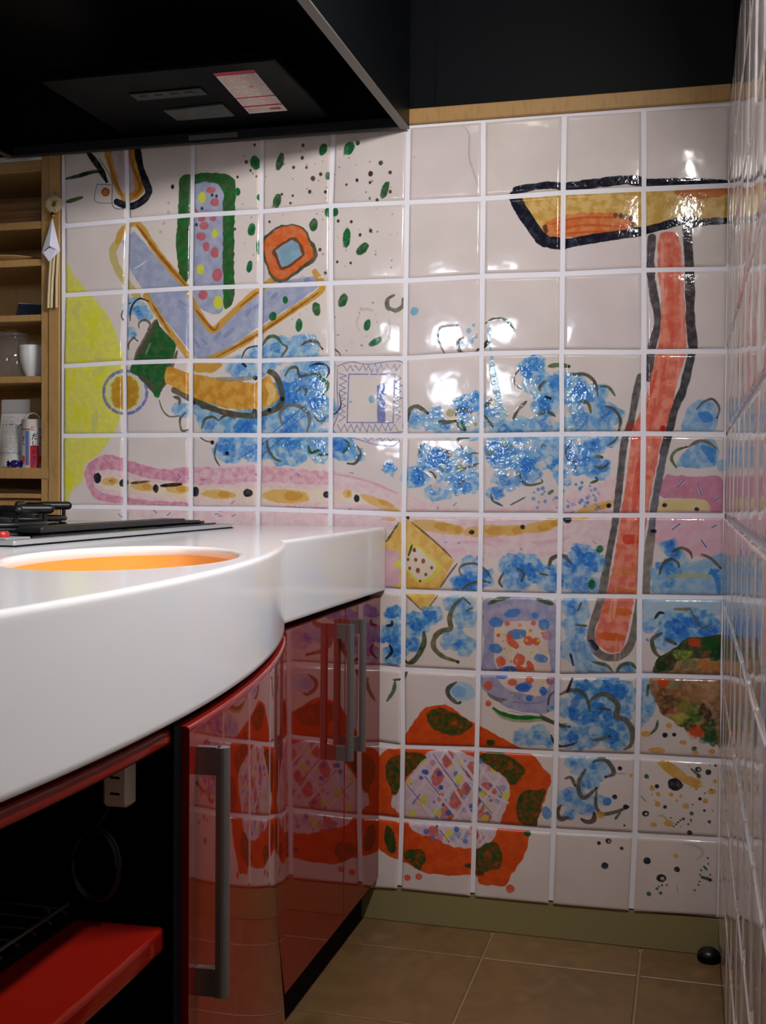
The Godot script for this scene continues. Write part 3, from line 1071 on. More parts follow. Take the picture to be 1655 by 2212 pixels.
func make_shelf_things() -> void:
	# glass jar and cup on the fifth board
	var y := 1.0874
	var j := thing("glass_jar", "clear glass storage jar beside the white cup", "jar", Vector3(-0.158, y, -0.06))
	var gl := mat(Color(0.9, 0.93, 0.93, 0.05), 0.03)
	gl.transparency = BaseMaterial3D.TRANSPARENCY_ALPHA
	put("body", lathe_mesh(Vector3.ZERO, [Vector2(0, 0.0), Vector2(0.036, 0.0), Vector2(0.039, 0.004), Vector2(0.039, 0.078), Vector2(0.034, 0.084), Vector2(0.034, 0.09)], 32), gl, j)
	put("lid", lathe_mesh(Vector3.ZERO, [Vector2(0.0, 0.0905), Vector2(0.037, 0.0905), Vector2(0.038, 0.093), Vector2(0.038, 0.098), Vector2(0.034, 0.1), Vector2(0.014, 0.101), Vector2(0.012, 0.108), Vector2(0, 0.109)], 32), gl, j)
	var c := thing("cup", "white handleless porcelain cup with flared rim on the shelf", "cup", Vector3(-0.096, y, -0.05))
	put("bowl", lathe_mesh(Vector3.ZERO, [Vector2(0, 0.0), Vector2(0.019, 0.0), Vector2(0.0195, 0.005), Vector2(0.026, 0.02), Vector2(0.031, 0.04), Vector2(0.0325, 0.056), Vector2(0.0315, 0.063), Vector2(0.0335, 0.069), Vector2(0.0325, 0.0695), Vector2(0.0300, 0.063), Vector2(0.031, 0.055), Vector2(0.0295, 0.04), Vector2(0.024, 0.021), Vector2(0, 0.008)], 36), mat(c8(226, 224, 220), 0.2), c)
	# pouch, carton and sweet on the sixth board
	y = 0.8914
	var pouch := thing("food_pouch", "white printed food pouch leaning next to the red and white carton", "pouch", Vector3(-0.150, y, -0.045))
	var st := SurfaceTool.new()
	st.begin(Mesh.PRIMITIVE_TRIANGLES)
	st.set_smooth_group(1)
	var n := 10
	for side in [1, -1]:
		for jy in n:
			for ix in n:
				for v in ([[0, 0], [0, 1], [1, 1], [0, 0], [1, 1], [1, 0]] if side == 1 else [[0, 0], [1, 1], [0, 1], [0, 0], [1, 0], [1, 1]]):
					var u := float(ix + v[0]) / n
					var w := float(jy + v[1]) / n
					var puff := 0.024 * sin(PI * u) * pow(1.0 - w, 0.5) * (0.35 + 0.65 * clampf(1.0 - w, 0.0, 1.0))
					var half := lerpf(0.036, 0.034, w)
					st.set_uv(Vector2(u, 1.0 - w))
					st.add_vertex(Vector3((u - 0.5) * 2.0 * half + 0.006 * w, w * 0.122, side * (puff + 0.0004) - 0.006 * w))
	st.generate_normals()
	put("bag", st.commit(), pouch_mat(), pouch)
	put("zip_strip", box_mesh(Vector3(-0.029, 0.122, -0.0085), Vector3(0.041, 0.15, -0.0065), 0.0005), mat(c8(170, 166, 160), 0.3), pouch)
	var carton := thing("carton", "narrow red and white carton with black lettering on the shelf", "carton", Vector3(-0.088, y, -0.02))
	var side_m := carton_mat()
	put("box", carton_mesh(), side_m, carton)
	var fl := []
	for i in 9:
		var t := PI * i / 8.0
		fl.append(Vector3(-cos(t) * 0.0165 - 0.002, 0.107 + sin(t) * 0.012, -0.014))
	put("carry_loop", tube_mesh(fl, 0.0018, 6), mat(c8(226, 218, 204), 0.6), carton)
	var sw := thing("wrapped_sweet", "dark blue foil wrapped sweet in front of the pouch and carton", "sweet", Vector3(-0.117, y + 0.0085, -0.0065))
	var foil := mat(c8(44, 38, 118), 0.22, 0.35)
	var b := SphereMesh.new()
	b.radius = 0.0085
	b.height = 0.017
	b.radial_segments = 12
	b.rings = 6
	put("sweet", b, foil, sw).scale = Vector3(1.25, 1.0, 1.0)
	for s in [-1, 1]:
		var fan := st_new()
		for k in 6:
			var a0 := deg_to_rad(-50.0 + k * 17.0)
			var a1 := deg_to_rad(-50.0 + (k + 1) * 17.0)
			var z0 := 0.002 * (1 if k % 2 == 0 else -1)
			tri(fan, Vector3(s * 0.009, 0, 0), Vector3(s * (0.009 + 0.011 * cos(a0)), 0.011 * sin(a0), z0), Vector3(s * (0.009 + 0.011 * cos(a1)), 0.011 * sin(a1), -z0), Vector3(0, 0, -1))
			tri(fan, Vector3(s * 0.009, 0, -0.0004), Vector3(s * (0.009 + 0.011 * cos(a0)), 0.011 * sin(a0), z0 - 0.0004), Vector3(s * (0.009 + 0.011 * cos(a1)), 0.011 * sin(a1), -z0 - 0.0004), Vector3(0, 0, 1))
		put("twist", done(fan), foil, sw)
	# dark box on the fourth board
	var bk := thing("dark_box", "dark navy box with pale top edge on the shelf above the jar", "box", Vector3(-0.105, 1.2184, -0.055))
	put("box", slab_mesh([Vector3(-0.042, 0, 0.0), Vector3(0.048, 0, 0.0), Vector3(0.030, 0.028, 0.0), Vector3(-0.034, 0.033, 0.0)], Vector3(0, 0, -0.07)), mat(c8(26, 32, 50), 0.4), bk)
	put("edge_strip", slab_mesh([Vector3(-0.034, 0.0332, 0.0005), Vector3(0.030, 0.0282, 0.0005), Vector3(0.030, 0.0302, 0.0005), Vector3(-0.034, 0.0352, 0.0005)], Vector3(0, 0, -0.07)), mat(c8(140, 160, 180), 0.3), bk)
	# wooden dish and a stack of trays
	var dish := thing("wooden_dish", "shallow wooden dish lying on the board below the trays", "dish", Vector3(-0.17, 1.3364, -0.095))
	put("dish", lathe_mesh(Vector3.ZERO, [Vector2(0, 0.0), Vector2(0.06, 0.0), Vector2(0.075, 0.003), Vector2(0.092, 0.0105), Vector2(0.094, 0.0125), Vector2(0.090, 0.0125), Vector2(0.072, 0.0055), Vector2(0, 0.004)], 40), mats.wood, dish)
	for k in 3:
		var tr := thing("wooden_tray", ["lowest of the three stacked brown wooden trays on the upper board", "middle one of the three stacked brown wooden trays on the upper board", "topmost of the three stacked brown wooden trays on the upper board"][k], "tray", Vector3(-0.16, 1.4164 + k * 0.0165, -0.10), "stacked trays on the upper board")
		put("base", box_mesh(Vector3(-0.1, 0, -0.07), Vector3(0.092, 0.004, 0.07), 0.001), mats.wood_dark, tr)
		for e in [[Vector3(-0.1, 0.004, 0.064), Vector3(0.092, 0.016, 0.07)], [Vector3(-0.1, 0.004, -0.07), Vector3(0.092, 0.016, -0.064)], [Vector3(-0.1, 0.004, -0.064), Vector3(-0.094, 0.016, 0.064)], [Vector3(0.086, 0.004, -0.064), Vector3(0.092, 0.016, 0.064)]]:
			put("rim", box_mesh(e[0], e[1], 0.001), mats.wood_dark, tr)

func pouch_mat() -> StandardMaterial3D:
	var im := Image.create(160, 280, false, Image.FORMAT_RGB8)
	im.fill(c8(206, 202, 194))
	var rng := RandomNumberGenerator.new()
	rng.seed = 17
	im.fill_rect(Rect2i(0, 0, 160, 8), c8(170, 166, 160))
	for k in 22:
		var yy := 22 + k * 9
		var x := 12
		while x < 140:
			var w := rng.randi_range(3, 12)
			if rng.randf() < 0.72:
				im.fill_rect(Rect2i(x, yy, mini(w, 148 - x), 6 if k == 4 else 3), c8(70, 68, 70) if k == 4 else c8(136, 134, 138))
			x += w + 3
	im.fill_rect(Rect2i(0, 205, 160, 2), c8(120, 120, 124))
	var m := mat(Color.WHITE, 0.3)
	m.albedo_texture = ImageTexture.create_from_image(im)
	return m

func carton_mesh() -> ArrayMesh:
	# front face on the left half of the picture, right side face on the right half
	var st := SurfaceTool.new()
	st.begin(Mesh.PRIMITIVE_TRIANGLES)
	var w := 0.021
	var h := 0.105
	var d := 0.028
	var m := 0.0
	var faces := [
		[Vector3(-w, 0, 0), Vector3(m, 0, 0), 0.0, 0.5, Vector3(m, h, 0), Vector3(-w, h, 0)],
		[Vector3(m, 0, 0), Vector3(w, 0, 0), 0.5, 1.0, Vector3(w, h, 0), Vector3(m, h, 0)],
		[Vector3(w, 0, 0), Vector3(w, 0, -d), 0.0, 0.5, Vector3(w, h, -d), Vector3(w, h, 0)],
		[Vector3(-w, 0, -d), Vector3(-w, 0, 0), 0.0, 0.5, Vector3(-w, h, 0), Vector3(-w, h, -d)],
		[Vector3(w, 0, -d), Vector3(-w, 0, -d), 0.0, 0.5, Vector3(-w, h, -d), Vector3(w, h, -d)]]
	for f in faces:
		var c := [[f[0], Vector2(f[2], 1)], [f[5], Vector2(f[2], 0)], [f[4], Vector2(f[3], 0)], [f[1], Vector2(f[3], 1)]]
		for k in [0, 1, 2, 0, 2, 3]:
			st.set_uv(c[k][1])
			st.add_vertex(c[k][0])
	for yy in [0.0, h]:
		var t := [Vector3(-w, yy, 0), Vector3(-w, yy, -d), Vector3(w, yy, -d), Vector3(w, yy, 0)]
		for k in [0, 1, 2, 0, 2, 3]:
			st.set_uv(Vector2(0.1, 0.02))
			st.add_vertex(t[k])
	st.generate_normals()
	return st.commit()

func ink(im: Image, pts: Array, r: float, c: Color) -> void:
	for i in pts.size() - 1:
		var a: Vector2 = pts[i]
		var b: Vector2 = pts[i + 1]
		var m := int(a.distance_to(b)) + 1
		for k in m + 1:
			var p := a.lerp(b, float(k) / m)
			for y in range(int(p.y - r), int(p.y + r) + 1):
				for x in range(int(p.x - r), int(p.x + r) + 1):
					if x >= 0 and y >= 0 and x < im.get_width() and y < im.get_height() and Vector2(x, y).distance_to(p) <= r:
						im.set_pixel(x, y, c)

func carton_mat() -> StandardMaterial3D:
	var im := Image.create(160, 400, false, Image.FORMAT_RGB8)
	im.fill(c8(224, 216, 206))
	# left panel: pale with blue stripe and small red patches
	im.fill_rect(Rect2i(0, 84, 80, 300), c8(206, 196, 200))
	im.fill_rect(Rect2i(34, 96, 36, 280), c8(120, 140, 186))
	im.fill_rect(Rect2i(46, 96, 8, 280), c8(80, 100, 160))
	im.fill_rect(Rect2i(0, 78, 80, 10), c8(206, 90, 50))
	im.fill_rect(Rect2i(4, 300, 26, 60), c8(206, 80, 50))
	ink(im, [Vector2(12, 150), Vector2(26, 150)], 3, c8(50, 50, 90))
	ink(im, [Vector2(18, 140), Vector2(16, 180)], 3, c8(50, 50, 90))
	ink(im, [Vector2(10, 200), Vector2(26, 210)], 3, c8(50, 50, 90))
	# right panel: white above, red below, brushed characters
	im.fill_rect(Rect2i(80, 60, 80, 160), c8(232, 230, 224))
	im.fill_rect(Rect2i(80, 218, 80, 182), c8(206, 34, 30))
	im.fill_rect(Rect2i(88, 62, 26, 30), c8(222, 110, 40))
	im.fill_rect(Rect2i(95, 70, 12, 14), c8(240, 226, 210))
	var k := c8(20, 20, 36)
	ink(im, [Vector2(100, 134), Vector2(128, 128)], 3.5, k)
	ink(im, [Vector2(116, 118), Vector2(108, 146), Vector2(98, 166)], 3.5, k)
	ink(im, [Vector2(122, 142), Vector2(138, 139)], 3.2, k)
	ink(im, [Vector2(120, 156), Vector2(126, 163), Vector2(142, 161)], 3.2, k)
	ink(im, [Vector2(136, 118), Vector2(139, 124)], 2.4, k)
	ink(im, [Vector2(144, 115), Vector2(147, 121)], 2.4, k)
	ink(im, [Vector2(106, 182), Vector2(104, 212), Vector2(110, 226), Vector2(122, 222), Vector2(128, 210)], 3.6, k)
	var v := c8(66, 28, 96)
	ink(im, [Vector2(116, 256), Vector2(104, 286), Vector2(100, 272), Vector2(112, 252), Vector2(128, 254), Vector2(132, 270), Vector2(122, 286)], 3.2, v)
	ink(im, [Vector2(100, 306), Vector2(134, 304)], 3, v)
	ink(im, [Vector2(104, 316), Vector2(130, 315)], 3, v)
	ink(im, [Vector2(117, 298), Vector2(117, 326)], 3, v)
	ink(im, [Vector2(98, 327), Vector2(138, 325)], 3, v)
	ink(im, [Vector2(118, 330), Vector2(108, 340), Vector2(126, 344), Vector2(104, 356), Vector2(132, 354)], 3, v)
	ink(im, [Vector2(118, 350), Vector2(118, 378)], 3, v)
	ink(im, [Vector2(108, 364), Vector2(102, 374)], 3, v)
	ink(im, [Vector2(128, 364), Vector2(136, 374)], 3, v)
	var m := mat(Color.WHITE, 0.45)
	m.albedo_texture = ImageTexture.create_from_image(im)
	return m

# ------------------------------------------------------------------ hanging ornament
func make_ornament() -> void:
	var o := thing("hanging_ornament", "hanging ornament of straw wreath, gold bell, folded white paper and sticks on the wooden post", "ornament", Vector3(-0.012, 1.446, 0.016))
	var straw := mat(c8(186, 170, 134), 0.8)
	var st := st_new()
	for k in 3:
		var pts := []
		for i in 40:
			var t := TAU * i / 40.0
			var tw := t * 5.0 + TAU * k / 3.0
			var r := 0.013 + 0.0045 * cos(tw)
			pts.append(Vector3(cos(t) * r, sin(t) * r, 0.0035 * sin(tw) - 0.004))
		tube(st, pts, 0.0032, 6, true)
	put("straw_wreath", done(st), straw, o)
	put("hanging_cord", tube_mesh([Vector3(0.0, 0.028, -0.012), Vector3(-0.003, 0.022, -0.006), Vector3(0.0, 0.014, -0.004)], 0.002, 6), straw, o)
	put("bell", lathe_mesh(Vector3(0.0, -0.030, 0.0), [Vector2(0, 0.0), Vector2(0.0035, 0.0006), Vector2(0.0055, 0.004), Vector2(0.005, 0.0085), Vector2(0.002, 0.0115), Vector2(0, 0.012)], 16), mat(c8(200, 160, 60), 0.2, 1.0), o)
	# folded paper kite
	var a := Vector3(0.0, -0.031, 0.002)
	var l := Vector3(-0.0265, -0.1015, 0.0)
	var r2 := Vector3(0.0165, -0.0995, 0.0)
	var b := Vector3(-0.009, -0.121, 0.0)
	var mid := Vector3(-0.003, -0.090, 0.008)
	var ml := Vector3(-0.021, -0.1005, 0.003)
	var mr := Vector3(0.009, -0.0965, 0.003)
	var pst := st_new()
	var back := Vector3(-0.004, -0.09, -0.05)
	for f in [[a, l, mid], [a, mid, r2], [l, ml, mid], [mid, mr, r2], [l, b, ml], [b, mr, ml], [b, r2, mr]]:
		tri(pst, f[0], f[1], f[2], back)
		tri(pst, f[0] - Vector3(0, 0, 0.0012), f[1] - Vector3(0, 0, 0.0012), f[2] - Vector3(0, 0, 0.0012), -back)
	tri(pst, ml + Vector3(0, 0, -0.0025), mr + Vector3(0, 0, -0.0025), mid + Vector3(0, 0, -0.006), back)
	var paper := mat(c8(226, 224, 238), 0.7)
	put("folded_paper", done(pst), paper, o)
	var stick := mat(c8(204, 188, 146), 0.7)
	for q in [[-0.009, -0.0115], [-0.002, -0.0045], [0.006, 0.0075]]:
		put("stick", tube_mesh([Vector3(q[0] + 0.004, -0.100, -0.003), Vector3((q[0] + q[1]) * 0.5 + 0.001, -0.16, -0.002), Vector3(q[1], -0.218, -0.002)], 0.0031, 7), stick, o)

# ------------------------------------------------------------------ small things
func make_small_things() -> void:
	# rubber bumper low in the corner
	var d := thing("door_stop", "black rubber door stop on the floor in the corner", "door stop", Vector3(1.333, 0.0, 0.028))
	put("body", lathe_mesh(Vector3.ZERO, [Vector2(0.0, 0.0), Vector2(0.017, 0.0), Vector2(0.0205, 0.005), Vector2(0.0205, 0.0115)], 24), mats.black_matt, d)
	put("cap", lathe_mesh(Vector3.ZERO, [Vector2(0.0195, 0.012), Vector2(0.0185, 0.017), Vector2(0.013, 0.0225), Vector2(0.006, 0.0245), Vector2(0, 0.025)], 24), mat(c8(20, 20, 22), 0.35), d)
	# power tap on the side of the niche
	var o := thing("power_tap", "white cube power tap high inside the dark niche", "power tap", Vector3(0.8135, 0.6, 1.2712))
	var cream := mat(c8(206, 200, 186), 0.5)
	put("body", box_mesh(Vector3(-0.012, -0.019, 0.0), Vector3(0.0125, 0.022, 0.018), 0.003), cream, o)
	for k in 2:
		put("slot", box_mesh(Vector3(-0.004, -0.008 + k * 0.014, 0.0178), Vector3(0.005, -0.006 + k * 0.014, 0.0184), 0.0002), mats.black_matt, o)
	var c := thing("cable_coil", "coiled black cable hanging below the white tap", "cable", Vector3(0.79, 0.527, 1.283))
	var pts := []
	for i in 73:
		var t := TAU * 3.0 * i / 72.0
		var r := 0.031 + 0.002 * sin(t * 0.37)
		pts.append(Vector3(cos(t) * r * 0.72, sin(t) * r, -0.006 + 0.005 * i / 72.0))
	put("coil", tube_mesh(pts, 0.0024, 7), mats.iron, c)
	put("lead", tube_mesh([Vector3(0.0, 0.031, -0.004), Vector3(0.008, 0.042, -0.002), Vector3(0.015, 0.0525, 0.0)], 0.0022, 7), mats.iron, c)
	# wire rack on its tray, on the red shelf
	var t2 := thing("grill_rack", "dark wire grill rack standing on a black tray on the red shelf", "grill rack", Vector3(0.0, 0.4752, 0.0))
	put("tray", box_mesh(Vector3(0.42, 0.0, 1.278), Vector3(0.772, 0.006, 1.72), 0.002), mats.black_matt, t2)
	var wire := mat(c8(110, 108, 104), 0.35, 0.7)
	for x in [0.766, 0.43]:
		put("rail", tube_mesh([Vector3(x, 0.0155, 1.282), Vector3(x, 0.0155, 1.715)], 0.0018, 7), wire, t2)
	for k in 18:
		put("wire", tube_mesh([Vector3(0.432, 0.013, 1.29 + k * 0.0245), Vector3(0.762, 0.013, 1.29 + k * 0.0245), Vector3(0.7685, 0.009, 1.29 + k * 0.0245)], 0.0012, 6), wire, t2)
	for x in [0.75, 0.45]:
		for z in [1.29, 1.70]:
			put("foot", box_mesh(Vector3(x - 0.003, 0.006, z - 0.003), Vector3(x + 0.003, 0.0125, z + 0.003), 0.0005), wire, t2)

# painted marks: w = wash (outline, colours, opacities, grain, wobble), s = brush stroke (path, width, colour, opacity, taper), d = dab; wall millimetres
const PALETTE := [[30, 50, 36], [50, 90, 40], [26, 36, 34], [206, 158, 72], [190, 130, 50], [206, 188, 196], [190, 170, 185], [150, 84, 30], [28, 30, 44], [70, 76, 90], [90, 90, 100], [120, 70, 30], [216, 124, 40], [190, 150, 160], [40, 104, 48], [58, 92, 54], [174, 180, 206], [156, 164, 196], [204, 86, 92], [216, 220, 70], [156, 166, 200], [200, 184, 120], [128, 140, 184], [176, 180, 204], [146, 158, 198], [236, 236, 244], [72, 76, 56], [96, 92, 70], [228, 104, 50], [222, 130, 84], [110, 72, 50], [146, 182, 204], [134, 170, 192], [24, 104, 52], [40, 84, 52], [48, 92, 54], [28, 100, 54], [60, 40, 24], [40, 50, 30], [110, 90, 60], [150, 110, 70], [130, 120, 90], [176, 150, 110], [60, 90, 60], [96, 98, 84], [190, 170, 130], [196, 176, 150], [200, 184, 160], [234, 230, 84], [224, 220, 104], [226, 226, 50], [206, 204, 130], [222, 216, 196], [112, 120, 188], [206, 196, 90], [196, 146, 44], [176, 124, 36], [162, 200, 226], [104, 164, 222], [58, 134, 214], [40, 108, 206], [86, 84, 70], [74, 146, 218], [30, 96, 44], [60, 100, 60], [92, 84, 72], [100, 84, 74], [96, 70, 60], [176, 160, 160], [30, 110, 56], [226, 172, 80], [206, 142, 50], [236, 206, 140], [86, 80, 62], [150, 140, 130], [120, 110, 96], [216, 166, 74], [200, 150, 60], [74, 92, 62], [60, 100, 56], [112, 110, 100], [50, 80, 50], [40, 70, 44], [58, 84, 170], [134, 142, 196], [116, 124, 186], [130, 176, 206], [140, 170, 200], [234, 192, 204], [238, 212, 212], [226, 164, 186], [232, 180, 196], [240, 214, 216], [206, 130, 158], [226, 160, 182], [220, 150, 176], [232, 188, 200], [216, 160, 170], [236, 212, 188], [238, 222, 204], [224, 176, 92], [206, 146, 54], [90, 60, 30], [40, 30, 30], [86, 100, 176], [206, 132, 160], [216, 146, 172], [226, 202, 140], [232, 212, 164], [234, 178, 196], [226, 216, 226], [80, 90, 160], [150, 140, 150], [128, 178, 206], [190, 196, 160], [204, 160, 76], [226, 190, 120], [212, 112, 60], [222, 140, 84], [186, 80, 40], [200, 96, 50], [90, 60, 36], [84, 78, 84], [90, 88, 88], [112, 104, 98], [66, 60, 66], [64, 66, 70], [104, 104, 116], [120, 112, 106], [240, 150, 126], [226, 112, 94], [216, 78, 58], [214, 66, 46], [216, 62, 44], [214, 130, 60], [206, 120, 50], [216, 110, 40], [216, 100, 36], [236, 176, 160], [238, 176, 160], [238, 170, 160], [200, 70, 56], [240, 160, 144], [240, 156, 130], [242, 160, 130], [246, 176, 156], [228, 110, 86], [232, 130, 84], [190, 40, 36], [200, 50, 40], [120, 170, 222], [110, 164, 220], [120, 96, 70], [150, 190, 214], [226, 214, 206], [134, 128, 70], [50, 56, 48], [40, 46, 36], [30, 96, 50], [60, 76, 50], [60, 70, 80], [90, 86, 60], [134, 180, 200], [140, 184, 200], [150, 186, 204], [90, 90, 50], [100, 110, 60], [86, 136, 206], [86, 120, 196], [238, 200, 112], [226, 176, 84], [216, 176, 200], [228, 222, 90], [232, 220, 200], [130, 50, 24], [110, 80, 40], [96, 84, 50], [60, 84, 44], [120, 90, 40], [80, 74, 40], [210, 150, 70], [96, 96, 72], [62, 80, 50], [30, 104, 50], [130, 180, 222], [170, 200, 222], [196, 186, 120], [150, 190, 224], [96, 110, 100], [140, 120, 80], [110, 90, 80], [58, 70, 40], [90, 86, 56], [196, 150, 96], [170, 140, 110], [206, 76, 40], [30, 90, 40], [150, 176, 70], [206, 116, 40], [110, 120, 80], [40, 80, 36], [26, 70, 36], [150, 90, 50], [200, 120, 40], [70, 60, 44], [120, 170, 220], [180, 140, 100], [140, 104, 76], [120, 140, 110], [120, 80, 40], [90, 70, 50], [150, 100, 60], [60, 120, 40], [176, 186, 70], [216, 80, 40], [36, 80, 40], [50, 96, 60], [60, 50, 40], [50, 80, 36], [100, 70, 40], [130, 130, 50], [196, 150, 116], [170, 120, 80], [190, 90, 40], [212, 78, 42], [218, 82, 42], [28, 84, 38], [36, 84, 42], [36, 60, 34], [174, 168, 198], [150, 150, 190], [236, 216, 204], [230, 206, 196], [66, 126, 206], [222, 92, 70], [190, 120, 150], [226, 150, 120], [216, 90, 70], [170, 100, 120], [50, 100, 200], [232, 200, 90], [222, 120, 90], [226, 216, 80], [206, 90, 110], [226, 216, 90], [70, 90, 56], [110, 104, 84], [134, 150, 96], [34, 112, 44], [60, 64, 50], [60, 64, 60], [110, 104, 140], [110, 166, 216], [70, 72, 58], [70, 96, 64], [60, 90, 56], [80, 60, 50], [200, 170, 160], [226, 88, 34], [214, 76, 28], [226, 208, 216], [216, 196, 212], [200, 110, 140], [120, 150, 206], [214, 80, 70], [226, 214, 80], [206, 150, 190], [230, 180, 190], [226, 214, 120], [206, 76, 66], [60, 90, 170], [90, 130, 200], [66, 104, 190], [228, 214, 222], [50, 60, 120], [224, 220, 70], [36, 82, 38], [112, 74, 34], [206, 84, 36], [40, 96, 40], [26, 70, 32], [120, 70, 36], [180, 80, 40], [40, 70, 36], [44, 70, 30], [40, 84, 40], [50, 70, 36], [46, 66, 36], [222, 96, 70], [90, 150, 216], [110, 130, 190], [96, 90, 76], [60, 50, 46], [96, 110, 110], [84, 70, 60], [70, 134, 210], [222, 176, 90], [212, 160, 70], [206, 200, 206], [56, 92, 76], [216, 160, 66], [200, 140, 50], [60, 90, 70], [30, 60, 50], [40, 80, 60], [50, 90, 70], [176, 170, 190], [150, 140, 160], [60, 90, 80], [110, 140, 190]]
